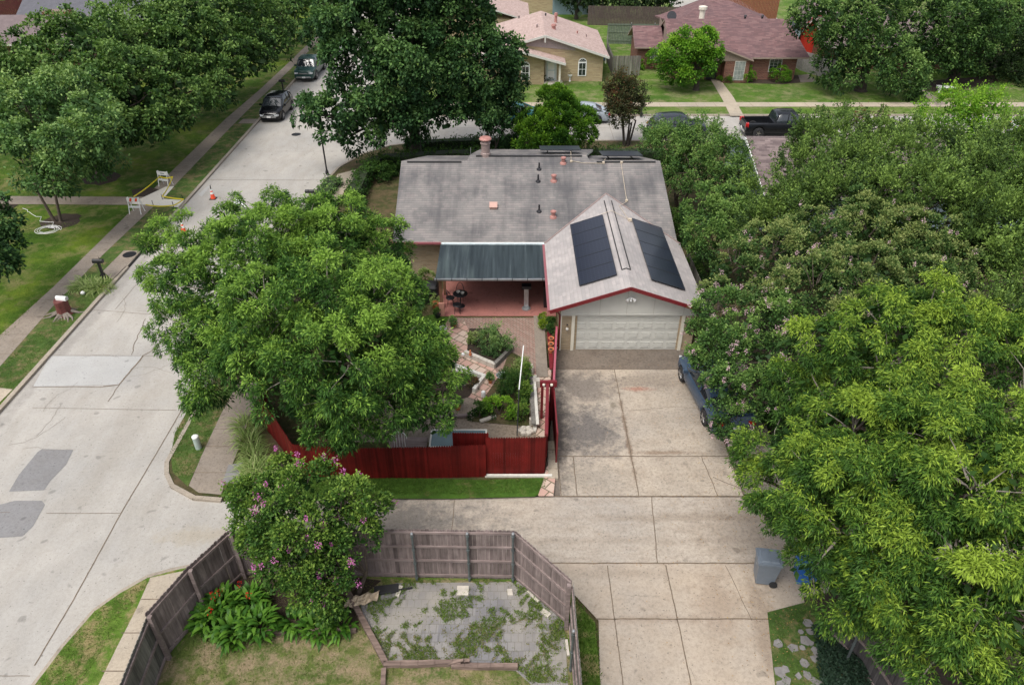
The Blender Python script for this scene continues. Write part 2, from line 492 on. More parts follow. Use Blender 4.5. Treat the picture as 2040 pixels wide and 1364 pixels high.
M['brick_red'] = brick('red_brown_brick', [(0.20, 0.075, 0.05), (0.13, 0.05, 0.038), (0.25, 0.12, 0.08)], (0.20, 0.15, 0.12), bw=0.3, bh=0.1, ms=0.014)
M['herring'] = brick('herringbone_pavers', [(0.36, 0.22, 0.18), (0.29, 0.17, 0.14), (0.39, 0.29, 0.24)], (0.15, 0.125, 0.1), u=R(45), bw=0.21, bh=0.105, ms=0.016, stain=(0.24, 0.19, 0.15), amt=0.4)
M['pinkpaver'] = brick('pink_pavers', [(0.50, 0.33, 0.27), (0.44, 0.27, 0.22), (0.55, 0.47, 0.38)], (0.16, 0.14, 0.09), u=R(38), bw=0.42, bh=0.42, ms=0.025)
M['greypaver'] = brick('grey_pavers', [(0.20, 0.195, 0.20), (0.155, 0.15, 0.16), (0.26, 0.25, 0.24)], (0.145, 0.14, 0.12), u='x', bw=0.21, bh=0.3, ms=0.01, stain=(0.30, 0.275, 0.235), stain_sc=(0.7, 0.7, 1), amt=0.7)
M['redpatio'] = concrete('red_patio_paint', (0.36, 0.16, 0.135), stain=(0.5, 0.6, 0.6), amount=0.5, dirt=0.25, warm=(1.1, 1, 1))
M['trim_red'] = plain('red_trim_paint', (0.15, 0.012, 0.016), 0.45)
M['cream'] = plain('cream_paint', (0.53, 0.525, 0.48), 0.55, 0.05, 3)
M['cream2'] = plain('cream_trim', (0.66, 0.62, 0.52), 0.55, 0.05)
M['white'] = plain('white_paint', (0.78, 0.78, 0.76), 0.45, 0.05)
M['offwhite'] = plain('aged_white', (0.60, 0.58, 0.52), 0.6, 0.15)
M['black'] = plain('black_paint', (0.012, 0.012, 0.013), 0.45, 0.2)
M['rubber'] = plain('rubber', (0.02, 0.02, 0.021), 0.85, 0.2)
M['darkmetal'] = plain('dark_metal', (0.04, 0.04, 0.045), 0.4, 0.2, metal=0.6)
M['steel'] = plain('galvanised_steel', (0.42, 0.43, 0.44), 0.45, 0.15, metal=0.7)
M['post_green'] = plain('weathered_steel_post', (0.13, 0.15, 0.15), 0.55, 0.3, metal=0.4)
M['glass'] = plain('window_glass', (0.02, 0.025, 0.03), 0.06, 0.1, spec=0.9)
M['glass_pale'] = plain('curtained_glass', (0.25, 0.27, 0.26), 0.12, 0.3, 3)
M['redpipe'] = plain('pink_flue_paint', (0.36, 0.17, 0.145), 0.55, 0.2)
M['ventmetal'] = plain('vent_metal', (0.24, 0.18, 0.165), 0.5, 0.25)
M['conduit'] = plain('tan_conduit', (0.50, 0.42, 0.32), 0.5)
M['redfence'] = wood('red_fence_stain', (0.10, 0.007, 0.006), (0.145, 0.011, 0.009), 0.6)
M['greyfence'] = wood('weathered_cedar', (0.125, 0.095, 0.09), (0.28, 0.225, 0.21))
M['greyfence_d'] = wood('old_grey_cedar', (0.10, 0.095, 0.085), (0.24, 0.225, 0.20))
M['rail'] = wood('fence_rail', (0.16, 0.12, 0.11), (0.31, 0.25, 0.235), axis='x')
M['tie'] = wood('railroad_tie', (0.10, 0.07, 0.06), (0.30, 0.22, 0.18), axis='x')
M['bark'] = plain('bark', (0.085, 0.065, 0.05), 0.95, 0.4, 9, bump=0.8)
M['bark_pale'] = plain('pale_twig_bark', (0.24, 0.21, 0.175), 0.9, 0.3, 9, bump=0.5)
M['bark_dark'] = plain('dark_bark', (0.05, 0.04, 0.032), 0.95, 0.4, 9, bump=0.8)
M['terracotta'] = plain('terracotta', (0.52, 0.17, 0.07), 0.7, 0.15)
M['stone'] = plain('pale_stone', (0.48, 0.44, 0.38), 0.85, 0.2, 4, bump=0.3)
# ------------------------------------------------------------ ground, streets, kerbs
def pp(*pts, z=0.0):
    return [at(x, y, z) for x, y in pts]

struct('ground', MB().sheet([(-400, -60), (400, -60), (400, 700), (-400, 700)], -0.06), M['ground'])
struct('street', MB().sheet([(-20.9, -20), (-12.9, -20), (-12.9, 160), (-20.9, 160)], 0.0), M['street'])
struct('cross_street', MB().sheet([(-12.9, 54.7), (-12.9, 60.9), (140, 60.9), (140, 54.7)], 0.004), M['street'])
# corner curves of the crossing
struct('street_corner', MB().sheet([(-12.9, 54.7), (-12.9, 45.5), (-12.2, 49.2), (-11, 51.8), (-9.2, 53.6), (-6, 54.7)], 0.004), M['street'])
apron = pp((340, 925), (345, 955), (360, 985), (385, 1000), (430, 1008), (480, 1008), (560, 995), (620, 990)) + [Vector((1.2, 17.95, 0)), Vector((30, 17.95, 0)), Vector((30, 15.08, 0)), Vector((-8.8, 15.08, 0))] + pp((390, 1128), (295, 1150), (190, 1220), (130, 1290), (75, 1364), (40, 1450)) + [Vector((-12.95, 20, 0))]
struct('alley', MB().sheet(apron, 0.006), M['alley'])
ap2 = [(-12.95, 19.6), (-12.3, 18.4), (-11.2, 17.8), (-9.6, 17.7), (-9.0, 17.0), (-8.9, 15.5), (-9.3, 15.1), (-10.2, 14.96), (-10.8, 14.77), (-11.5, 14.5), (-12.08, 13.9), (-12.6, 13.2), (-12.95, 12.0), (-13.2, 10.5)]
struct('alley_apron', MB().sheet(ap2, 0.010), M['street'])
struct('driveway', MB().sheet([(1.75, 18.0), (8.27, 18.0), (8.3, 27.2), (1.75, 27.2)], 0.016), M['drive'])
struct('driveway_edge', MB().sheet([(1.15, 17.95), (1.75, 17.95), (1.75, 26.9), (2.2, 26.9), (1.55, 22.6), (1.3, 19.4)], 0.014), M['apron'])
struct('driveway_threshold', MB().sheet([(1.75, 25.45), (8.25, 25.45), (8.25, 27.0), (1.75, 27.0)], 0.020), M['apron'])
struct('side_pavement', MB().sheet([(8.27, 18.0), (9.9, 18.0), (10.4, 26), (8.3, 26)], 0.10), M['crackedasphalt'])
struct('near_driveway', MB().sheet([(1.1, 15.08), (12.0, 15.08), (12.0, 13.4), (7.9, 13.0), (7.55, 11.0), (7.9, 4), (2.3, 4), (2.46, 11.0), (2.62, 13.0)], 0.018), M['drive2'])

KH = 0.12
# west block
wb = [(-140, -20), (-20.98, -20), (-20.98, 160), (-140, 160)]
struct('west_lawn', MB().prism(wb, -0.05, KH - 0.02), M['lawn_w'])
kb = MB()
kb.bb(-20.98, -20.78, -20, 34.6, -0.05, KH)
kb.bb(-20.98, -20.78, 36.9, 160, -0.05, KH)
kb.bb(-21.0, -20.84, 34.6, 36.9, 0.10, KH + 0.03)
struct('kerb', kb, M['kerb'])
# parkway grass between walk and kerb
sL = [(-60, 730), (0, 667), (103, 574), (238, 442), (345, 338), (448, 238), (517, 179), (579, 121), (640, 62), (700, 3)]
sR = [(-60, 790), (0, 729), (103, 612), (207, 505), (276, 440), (345, 372), (458, 255), (510, 203), (551, 165), (603, 114), (655, 62), (712, 3)]
wl = pp(*sL, z=KH); wr = pp(*sR, z=KH)
struct('parkway', MB().sheet(wr + [Vector((-20.98, 160, 0)), Vector((-20.98, wr[0].y, 0))], KH - 0.014), M['parkway'])
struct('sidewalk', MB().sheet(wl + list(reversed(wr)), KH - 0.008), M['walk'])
struct('path', MB().sheet(pp((-60, 390), (255, 392), (290, 392), (262, 408), (-60, 406), z=KH), KH - 0.004), M['walk'])
struct('new_sidewalk', MB().sheet(pp((258, 406), (330, 372), (347, 371), (325, 396), (370, 399), (358, 413), z=KH), KH), M['newcon'])
struct('path', MB().sheet(pp((484, 237), (513, 237), (510, 246), (474, 246), z=KH), KH - 0.004), M['walk'])
struct('path', MB().sheet(pp((-60, 772), (0, 772), (25, 775), (0, 800), (-60, 850), z=KH), KH - 0.004), M['walk_pale'])
struct('inlet_slab', MB().prism(pp((206, 541), (247, 500), (281, 501), (224, 558), z=KH), 0.02, KH + 0.04), M['walk'])
struct('gutter_opening', MB().bb(-20.86, -20.80, 34.7, 36.8, 0.004, 0.10), M['black'])
struct('soil_patch', MB().sheet(pp((262, 378), (295, 372), (320, 378), (300, 392), (265, 392), z=KH), KH - 0.006), M['mulch'])
# planting ring soil round the lawn trees
for cx, cy, r_ in ((-28.0, 47.0, 1.2), (-27.3, 40.3, 1.1), (-34, 41.5, 2.6)):
    struct('soil_patch', MB().sheet([(cx + r_ * random.uniform(.8, 1.2) * math.cos(a * PI / 8), cy + r_ * random.uniform(.8, 1.2) * math.sin(a * PI / 8)) for a in range(16)], KH - 0.010), M['mulch'])

# far block beyond the cross street
struct('far_lawn', MB().prism([(-12.9, 61.05), (140, 61.05), (140, 260), (-12.9, 260)], -0.05, KH - 0.02), M['lawn_far'])
fk = MB(); fk.bb(-12.9, 140, 60.85, 61.05, -0.05, KH); fk.bb(-13.05, -12.9, 61.05, 160, -0.05, KH)
struct('kerb', fk, M['kerb'])
struct('sidewalk', MB().sheet([(-12, 63.1), (140, 63.1), (140, 64.35), (-12, 64.35)], KH - 0.006), M['walk_pale'])
struct('path', MB().sheet(pp((1415, 157), (1436, 160), (1462, 195), (1482, 231), (1455, 231), (1440, 200), z=KH), KH), M['walk_pale'])
struct('path', MB().sheet(pp((1826, 178), (1838, 176), (1885, 208), (1866, 210), z=KH), KH), M['walk'])
struct('path', MB().sheet(pp((1100, 167), (1126, 167), (1128, 178), (1098, 178), z=KH), KH), M['walk'])
struct('soil_patch', MB().sheet(pp((1405, 160), (1425, 150), (1600, 150), (1625, 162), (1560, 168), (1430, 164), z=KH), KH - 0.008), M['mulch'])
struct('soil_patch', MB().sheet(pp((1590, 150), (1612, 148), (1628, 163), (1595, 164), z=KH), KH - 0.006), M['crackedasphalt'])
struct('soil_patch', MB().sheet(pp((1810, 165), (1980, 150), (1990, 162), (1890, 185), (1830, 180), z=KH), KH - 0.006), M['mulch'])
struct('back_alley', MB().sheet([(20, 84.5), (29.5, 84.5), (33, 104), (31, 170), (21, 170), (22.5, 104)], KH + 0.01), M['street'])

# east block: our corner lot
lot = [(-12.75, 19.4), (-12.75, 45.0), (-12.1, 49.0), (-10.9, 51.6), (-9.1, 53.4), (-6, 54.5), (140, 54.5), (140, 18.1), (8.3, 18.1), (8.3, 27.2), (1.5, 27.2), (1.2, 18.1), (-9.4, 17.85), (-11.1, 17.95), (-12.2, 18.5)]
struct('corner_lot', MB().prism(lot, -0.05, KH - 0.03), M['ground'])
lk = MB()
kc = [(-12.85, 30), (-12.85, 19.6), (-12.62, 19.0), (-12.2, 18.42), (-11.2, 17.85), (-10.2, 17.75)]
for a, b_ in zip(kc[:-1], kc[1:]): lk.bar((a[0], a[1], 0.03), (b_[0], b_[1], 0.03), 0.16, 0.17)
kc2 = [(-12.85, 30), (-12.85, 45), (-12.2, 49.1), (-11, 51.7), (-9.2, 53.5), (-6, 54.62), (140, 54.62)]
for a, b_ in zip(kc2[:-1], kc2[1:]): lk.bar((a[0], a[1], 0.03), (b_[0], b_[1], 0.03), 0.17, 0.17)
struct('kerb', lk, M['kerb'])
struct('parkway', MB().sheet(pp((396, 770), (376, 812), (348, 862), (340, 905), (344, 940), (374, 968), (407, 894), (441, 822), (470, 770), z=KH), KH - 0.02), M['parkway'])
struct('sidewalk', MB().sheet(pp((475, 760), (441, 822), (407, 894), (376, 966), (395, 980), (440, 984), (470, 905), (497, 830), (530, 760), z=KH), KH - 0.016), M['walk'])
struct('sidewalk_patch', MB().sheet(pp((455, 925), (483, 920), (478, 960), (440, 968), z=KH), KH - 0.012), M['patch_dark'])
struct('fence_strip', MB().sheet(pp((440, 984), (460, 960), (500, 945), (690, 948), (970, 955), (1085, 950), (1088, 975), (1065, 988), (900, 992), (700, 992), (560, 998), (470, 1000), z=KH), KH - 0.02), M['strip'])
struct('sidewalk', MB().sheet([(-11.9, 30), (-11.0, 30), (-11.0, 45), (-10.4, 49.0), (-12.0, 47.8), (-12.2, 45)], KH - 0.016), M['walk_pale'])
struct('pink_pavement', MB().sheet([(0.95, 17.9), (1.5, 17.9), (1.72, 19.6), (1.72, 20.0), (1.3, 19.3), (1.15, 18.6)], KH - 0.012), M['pinkpaver'])
# stone walk beside the red fence
sw = MB()
for i in range(4):
    y0 = 18.75 + i * 0.5
    sw.bb(1.36 + 0.02 * i, 1.72, y0, y0 + 0.47, 0.0, 0.13 + 0.006 * (i % 2))
struct('stone_walk', sw, M['walk_pale'])

# near corner, bottom left
struct('corner_lawn', MB().prism([(-13.7, 4), (-13.15, 10.75), (-12.9, 12.1), (-12.56, 13.27), (-12.08, 13.89), (-11.48, 14.45), (-10.79, 14.73), (-10.13, 14.92), (-8.5, 14.95), (1.0, 14.95), (2.5, 12.9), (2.35, 4)], -0.05, KH - 0.03), M['corner'])
ck = [(-13.75, 4), (-13.2, 10.75), (-12.95, 12.12), (-12.6, 13.3), (-12.1, 13.95), (-11.5, 14.52), (-10.8, 14.8), (-10.13, 14.98)]
ckm = MB()
for a, b_ in zip(ck[:-1], ck[1:]): ckm.bar((a[0], a[1], 0.02), (b_[0], b_[1], 0.02), 0.12, 0.13)
struct('kerb', ckm, M['kerb'])
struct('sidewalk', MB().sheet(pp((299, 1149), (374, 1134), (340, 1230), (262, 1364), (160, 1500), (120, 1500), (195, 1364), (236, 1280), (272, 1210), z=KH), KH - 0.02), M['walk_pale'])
struct('near_yard', MB().sheet([(-10.0, 11.4), (-8.3, 14.5), (0.1, 14.35), (1.66, 12.75), (1.72, 4), (-9.3, 4), (-9.55, 9)], KH - 0.022), M['lawn_near'])
struct('paver_terrace', MB().sheet(pp((715, 1195), (790, 1160), (1060, 1158), (1100, 1190), (1125, 1250), (1132, 1364), (1060, 1364), (1028, 1335), (768, 1320), (735, 1260), z=KH), KH - 0.012), M['greypaver'])
struct('soil_bed', MB().sheet(pp((480, 1150), (640, 1140), (760, 1155), (705, 1200), (715, 1240), (560, 1265), (400, 1260), (430, 1180), z=KH), KH - 0.016), M['mulch'])
struct('dry_patch', MB().sheet(pp((768, 1345), (1030, 1345), (1030, 1500), (765, 1500), z=KH), KH - 0.018), M['lawn_near'])
# flagstones at the right of the near driveway
struct('flagstone_bed', MB().sheet(pp((1530, 1215), (1625, 1190), (1690, 1500), (1560, 1500), z=KH), 0.03), M['parkway'])
fs_ = MB()
for i in range(30):
    px = random.uniform(1540, 1625); py = random.uniform(1240, 1400)
    c = at(px + (py - 1240) * 0.12, py); r_ = random.uniform(.08, .19)
    n_ = random.randint(4, 6); a0 = random.random() * 6
    fs_.prism([(c.x + r_ * random.uniform(.75, 1.2) * math.cos(a0 + 2 * PI * k / n_), c.y + r_ * random.uniform(.75, 1.2) * math.sin(a0 + 2 * PI * k / n_)) for k in range(n_)], 0.0, 0.035 + 0.0007 * i)
struct('flagstones', fs_, plain('flagstone', (.19, .18, .175), .9, .25, 5))

# patches, joints, cracks
struct('road_patch', MB().sheet(pp((100, 709), (284, 709), (238, 766), (66, 770)), 0.0065), M['patch_pale'])
struct('road_patch', MB().sheet(pp((84, 894), (146, 896), (132, 925), (100, 958), (88, 976), (18, 979), (38, 945), (75, 900)), 0.0065), M['patch_dark'])
struct('road_patch', MB().sheet(pp((30, 997), (84, 997), (90, 1005), (66, 1048), (45, 1068), (0, 1071), (-30, 1071), (-20, 1010)), 0.0065), M['patch_dark'])
def jag(pts, amp, step=0.25):
    out = []
    for a, b_ in zip(pts[:-1], pts[1:]):
        a = Vector(a); b_ = Vector(b_); n = max(1, int((b_ - a).length / step))
        for i in range(n):
            p = a.lerp(b_, i / n)
            out.append((p.x + random.uniform(-amp, amp), p.y + random.uniform(-amp, amp)))
    out.append((pts[-1][0], pts[-1][1]))
    return out
jt = MB()
def J(z, wd, *pts, amp=0.006):
    jt.strip(jag(pp(*pts), amp), wd, z)
J(.009, .035, (69, 1325), (145, 1197), (241, 1022), (317, 894), (395, 760))
J(.009, .018, (0, 1020), (20, 1020)); J(.009, .018, (92, 1022), (241, 1022))
J(.009, .016, (-40, 1345), (60, 1346)); J(.009, .016, (65, 812), (352, 817)); J(.009, .016, (108, 708), (330, 709))
J(.009, .02, (170, 616), (310, 627)); J(.009, .015, (230, 616), (300, 533), (345, 470))
J(.009, .014, (410, 358), (620, 360)); J(.009, .012, (500, 170), (640, 170)); J(.009, .012, (640, 395), (735, 280))
jt.strip([(-13.3, 27), (-13.3, 45)], 0.02, 0.009)
for yy in (47, 52.5): jt.strip([(-20.7, yy), (-13, yy)], 0.015, 0.009)
for xx in (2, 8, 14, 20, 27): jt.strip([(xx, 54.8), (xx, 60.8)], 0.02, 0.012)
jt.strip([(-12.8, 57.8), (60, 57.8)], 0.02, 0.012)
# alley and drives
jt.strip(jag([(1.0, 17.97), (10, 17.97)], .012), 0.05, 0.024)
jt.strip(jag([(1.1, 15.08), (9, 15.08)], .012), 0.045, 0.024)
jt.strip(jag([(-2.0, 15.0), (-2.0, 17.8)], .012), 0.025, 0.012)
jt.strip(jag([(3.9, 15.1), (5.2, 17.95)] if False else [(4.72, 15.1), (5.0, 17.95)], .015), 0.028, 0.022)
for xx, a, b_ in ((1.78, 18, 25.4), (4.55, 18, 25.45), (2.35, 18.0, 19.98)):
    jt.strip(jag([(xx, a), (xx, b_)], .01), 0.035, 0.024)
jt.strip(jag([(1.8, 20.0), (8.4, 20.0)], .01), 0.04, 0.024)
jt.strip(jag([(1.8, 25.45), (8.2, 25.45)], .01), 0.02, 0.026)
jt.strip(jag([(4.55, 22.6), (6.6, 22.9), (8.2, 22.75)], .03), 0.015, 0.024)
jt.strip(jag([(8.28, 18), (8.28, 26)], .02), 0.04, 0.024)
jt.strip(jag([(7.2, 20.0), (7.35, 18.0)], .02), 0.03, 0.024)
jt.strip(jag([(3.1, 15.0), (3.1, 4)], .008), 0.03, 0.024)
jt.strip(jag([(4.98, 15.0), (4.98, 4)] , .01), 0.035, 0.024)
jt.strip(jag([(6.9, 15.0), (7.2, 13.0)], .01), 0.02, 0.024)
jt.strip(jag([(2.55, 13.05), (8.0, 13.05)], .01), 0.04, 0.024)
struct('pavement_joints', jt, M['joint'])
jt = MB()
J(.0095, .06, (284, 709), (270, 728), (238, 766), (205, 770), amp=.03); J(.0095, .03, (65, 770), (205, 771), amp=.02)
J(.0095, .04, (284, 709), (300, 700), (330, 675), amp=.04); J(.0095, .03, (262, 706), (272, 675), (290, 635), amp=.04)
J(.0095, .03, (238, 766), (225, 785), (215, 800), amp=.05)
struct('pavement_cracks', jt, M['joint'])
jt = MB()
for _ in range(26):
    x = random.uniform(-20.3, -13.6); y = random.uniform(10.5, 55)
    a = random.uniform(0, PI); L = random.uniform(.8, 3.0)
    pts = [(x, y)]
    for k in range(4):
        a += random.uniform(-.5, .5); x += math.cos(a) * L / 4; y += math.sin(a) * L / 4
        if -20.7 < x < -13.1: pts.append((x, y))
    if len(pts) > 1: jt.strip(jag(pts if len(pts[0]) == 3 else [Vector((p[0], p[1], 0)) for p in pts], .03, .15), .012, .0095)
for _ in range(16):
    x = random.uniform(1.9, 8); y = random.choice([random.uniform(18.2, 25), random.uniform(9, 14.9), random.uniform(15.2, 17.8)])
    a = random.uniform(0, PI); L = random.uniform(.3, 1.2)
    jt.strip(jag([Vector((x, y, 0)), Vector((min(8.2, x + math.cos(a) * L), y + math.sin(a) * L * .5, 0))], .03, .1), .010, .0245)
struct('pavement_cracks', jt, M['jointf'])
# cracked side pavement
jt = MB()
for _ in range(18):
    x = random.uniform(8.4, 9.8); y = random.uniform(18.1, 22); a = random.uniform(0, 2 * PI)
    jt.strip(jag([Vector((x, y, 0)), Vector((max(8.32, x + .7 * math.cos(a)), y + .7 * math.sin(a), 0))], .04, .1), .02, .105)
jt.strip(jag([Vector((7.4, 18.9, 0)), Vector((8.3, 18.3, 0))], .02), .03, .0245)
struct('pavement_cracks', jt, M['joint'])
# sidewalk joints
jt = MB()
for yy in np.arange(11, 100, 1.55):
    a = None
    for (p, q) in zip(wl[:-1], wl[1:]):
        if p.y <= yy <= q.y: a = p.lerp(q, (yy - p.y) / (q.y - p.y))
    bq = None
    for (p, q) in zip(wr[:-1], wr[1:]):
        if p.y <= yy <= q.y: bq = p.lerp(q, (yy - p.y) / (q.y - p.y))
    if a and bq: jt.strip([(a.x, a.y), (bq.x, bq.y)], .025, KH - 0.004)
for xx in np.arange(-11, 60, 1.6): jt.strip([(xx, 63.1), (xx, 64.35)], .02, KH - .002)
for q in (((408, 893), (470, 893)), ((425, 858), (486, 858)), ((385, 945), (452, 945))): jt.strip(pp(*q), .03, KH - .010)
for q in (((283, 1197), (330, 1197)), ((243, 1264), (290, 1264)), ((205, 1340), (265, 1340))): jt.strip(pp(*q), .03, KH - .014)
struct('pavement_joints', jt, M['joint'])

# round iron covers
for (px, py, z, lb) in ((590, 268, 0.004, 'round iron manhole cover flat in the street ahead of the black suv'), (258, 507, KH + 0.041, 'round dark iron cover set in the kerb inlet slab')):
    c = at(px, py, z)
    mb = MB().lathe((c.x, c.y, z), [(0.36, 0.0), (0.36, 0.012), (0.31, 0.016), (0.30, 0.010), (0.05, 0.012)], 24)
    o = mb.build('manhole_cover', M['darkmetal'], loc=(c.x, c.y, z)); tag(o, lb, 'manhole cover')
# ------------------------------------------------------------ the corner house with garage and patio
EY, EZ, SL = 32.8, 2.5, 0.339
def roofz(y): return EZ + SL * (y - EY)
house = thing('brick_house', 'low tan brick house with weathered grey shingle roof, attached garage and red trim', 'house', (1.2, 32.8, 0))
wl_ = MB()
wl_.bb(-5.4, 7.9, 33.3, 43.0, 0, 2.44)
wl_.bb(2.25, 2.95, 26.95, 33.3, 0, 2.3); wl_.bb(7.5, 8.2, 26.95, 33.3, 0, 2.3)
wl_.bb(2.95, 7.5, 28.0, 33.3, 0, 2.3)
wl_.build('wall', M['brick_tan'], house)
# main roof
x0, x1 = -5.97, 8.38
T = 0.14
rf = MB()
def plate(mb, pts, t=T, m=0, me=1):
    n = len(pts)
    vs = [Vector(p) for p in pts] + [Vector(p) - Vector((0, 0, t)) for p in pts]
    mb.add(vs, [tuple(range(n))], m)
    mb.add(vs, [tuple(reversed(range(n, 2 * n)))] + [(i, n + i, n + (i + 1) % n, (i + 1) % n) for i in range(n)], me)
RY, RYM = 38.7, 39.2
# rear slope (towards us), valley notch left as is under the garage roof
plate(rf, [(x0, EY, EZ), (x1, EY, EZ), (x1 - .1, RY, roofz(RY)), (4.4, RY, roofz(RY)), (4.2, RYM, roofz(RYM)), (-2.3, RYM, roofz(RYM)), (-2.45, RY, roofz(RY)), (x0 - .12, RY, roofz(RY))])
fz = lambda y, r: roofz(r) - 0.30 * (y - r)
plate(rf, [(x0 - .12, RY, roofz(RY)), (-2.45, RY, roofz(RY)), (-2.45, RY + 4.3, fz(RY + 4.3, RY)), (-5.1, RY + 4.3, fz(RY + 4.3, RY))])
plate(rf, [(4.4, RY, roofz(RY)), (x1 - .1, RY, roofz(RY)), (7.7, RY + 4.3, fz(RY + 4.3, RY)), (4.4, RY + 4.3, fz(RY + 4.3, RY))])
plate(rf, [(-2.3, RYM, roofz(RYM)), (4.2, RYM, roofz(RYM)), (5.15, RYM + 5, fz(RYM + 5, RYM)), (-1.95, RYM + 5, fz(RYM + 5, RYM))])
roof = rf.build('roof', [M['shingle_x'], M['offwhite']], house)
# gable end infill
ge = MB()
for xx in (-5.4, 7.9):
    ge = MB(); ge.add([(xx, 33.3, 2.4), (xx, 43.0, 2.4), (xx, 43.0, 2.95), (xx, RY, roofz(RY) - .15), (xx, 33.3, 2.5)], [(0, 1, 2, 3, 4)])
    ge.build('gable_wall', M['cream'], house)
# ridge vents
for (a, b_, y) in ((-5.75, -2.75, RY - .12), (-1.95, 3.95, RYM - .14), (4.75, 8.0, RY - .12)):
    MB().bb(a, b_, y - .05, y + .05, roofz(y) + .004, roofz(y) + .06).build('ridge_vent', M['rubber'], roof)
# garage roof
GR, GZ = 5.08, 3.62
def gz(x): return GZ - 0.345 * abs(x - GR)
gxl, gxr, gy = 1.68, 8.5, 26.42
yv = EY + (GZ - EZ) / SL + .05      # where the garage ridge dies into the main roof
yl = EY + (gz(gxl) - EZ) / SL; yr = EY + (gz(gxr) - EZ) / SL
gr = MB()
up = 0.02
plate(gr, [(gxl, gy, gz(gxl) + up), (GR, gy, GZ + up), (GR, yv, GZ + up), (gxl, yl + .02, gz(gxl) + up)], .12)
plate(gr, [(GR, gy, GZ + up), (gxr, gy, gz(gxr) + up), (gxr, yr + .02, gz(gxr) + up), (GR, yv, GZ + up)], .12)
groof = gr.build('garage_roof', [M['shingle_y'], M['trim_red']], house)
vm = MB()
for xx in (GR - .19, GR + .19):
    vm.bar((xx, 28.0, gz(xx) + up + .02), (xx, 35.4, gz(xx) + up + .02), .04, .035)
vm.bar((GR - .19, 28.0, gz(GR - .19) + up + .02), (GR, 28.02, GZ + up + .02), .035, .035)
vm.bar((GR + .19, 28.0, gz(GR + .19) + up + .02), (GR, 28.02, GZ + up + .02), .035, .035)
vm.build('ridge_vent', M['rubber'], groof)
vl = MB()
vl.strip([(gxl, yl), (GR, yv)], .12, 0); 
vl2 = MB()
for (a, ya) in ((gxl, yl), (gxr, yr)):
    vl2.bar((a, ya + .04, gz(a) + .045), (GR, yv + .04, GZ + .045), .09, .012)
vl2.build('valley_flashing', M['ventmetal'], groof)
# barge boards of the garage gable and side fascia with gutter
bg = MB()
bg.bar((gxl, gy - .02, gz(gxl) - .05), (GR, gy - .02, GZ - .05), .05, .16)
bg.bar((GR, gy - .02, GZ - .05), (gxr, gy - .02, gz(gxr) - .05), .05, .16)
bg.build('barge_board', M['trim_red'], groof)
gu = MB()
gu.bar((gxl - .05, gy, gz(gxl) - .02), (gxl - .05, 32.6, gz(gxl) - .02), .11, .10)
gu.build('gutter', plain('faded_red_gutter_b', (0.26, 0.085, 0.095), 0.4), house); gu = MB()
gu.bar((x0, EY - .05, EZ - .04), (-3.55, EY - .05, EZ - .04), .1, .1)
gu.build('gutter', plain('faded_red_gutter', (0.26, 0.085, 0.095), 0.4), house)
MB().tube([(2.0, 26.6, 2.3), (2.12, 26.75, 2.1), (2.17, 26.9, 1.9), (2.17, 26.9, .1)], .045, 8).build('downspout', M['trim_red'], house)
# garage front
GY = 26.93
gs = MB()
gs.add([(2.2, GY - .06, 1.97), (8.2, GY - .06, 1.97), (8.2, GY - .06, gz(8.2) - .1), (GR, GY - .06, GZ - .1), (2.2, GY - .06, gz(2.2) - .1)], [(0, 1, 2, 3, 4)])
gs.bb(2.2, 8.2, GY - .075, GY + .02, 1.955, 1.995)
gs.bb(2.2, 8.2, GY - .05, GY + .1, 1.9, 2.3)
for xx in (3.9, 5.08, 6.27, 7.6): gs.bb(xx - .006, xx + .006, GY - .068, GY - .05, 2.0, gz(xx) - .12, m=1)
gs.build('gable_siding', [M['cream'], plain('siding_groove', (0.33, 0.32, 0.27), 0.8)], house)
tr = MB()
for xa_, xb_ in ((2.70, 2.84), (7.58, 7.72), (2.2, 2.26)): MB().bb(xa_, xb_, GY - .05, GY + .12, 0, 1.955).build('door_jamb', M['cream2'], house)
gd = MB()
W = 7.58 - 2.84; n = 8
for r_ in range(4):
    z0 = .02 + r_ * .52; z1 = z0 + .503
    gd.bb(2.84, 7.58, GY + .06, GY + .11, z0, z1)
    for k in range(n):
        a = 2.84 + W * k / n + .07; b_ = 2.84 + W * (k + 1) / n - .07
        z0p, z1p = z0 + .10, z1 - .10
        # raised frame and field
        gd.bb(a, b_, GY + .038, GY + .06, z0p, z0p + .03); gd.bb(a, b_, GY + .038, GY + .06, z1p - .03, z1p)
        gd.bb(a, a + .025, GY + .048, GY + .06, z0p + .025, z1p - .025); gd.bb(b_ - .025, b_, GY + .048, GY + .06, z0p + .025, z1p - .025)
        gd.bb(a + .06, b_ - .06, GY + .030, GY + .06, z0p + .065, z1p - .055)
gdo = gd.build('garage_door', M['cream'], house)
MB().bb(2.84, 7.58, GY + .10, GY + .13, 0, 2.1).build('door_backing', plain('door_shadow_gap', (0.2, 0.2, 0.18), .8), gdo)
fl = MB()
fl.lathe((5.2, GY - .09, 2.86), [(.05, -.05), (.06, 0), (.04, .03)], 10)
for s in (-1, 1):
    fl.tube([(5.2, GY - .1, 2.86), (5.2 + s * .1, GY - .16, 2.84), (5.2 + s * .19, GY - .24, 2.78)], [.02, .05, .085], 10)
fl.tube([(5.2, GY - .1, 2.82), (5.2, GY - .2, 2.72)], [.04, .05], 8)
fl.build('floodlight', M['white'], house)
lp = MB(); lp.lathe((2.5, GY - .12, 1.35), [(.02, .16), (.035, .14), (.04, .1), (.02, .08)], 8)
lp.build('wall_lamp', M['darkmetal'], house)
MB().lathe((2.5, GY - .14, 1.26), [(.02, -.07), (.06, -.04), (.075, 0), (.055, .05), (.02, .07)], 12).build('lamp_globe', M['offwhite'], house, smooth=True)
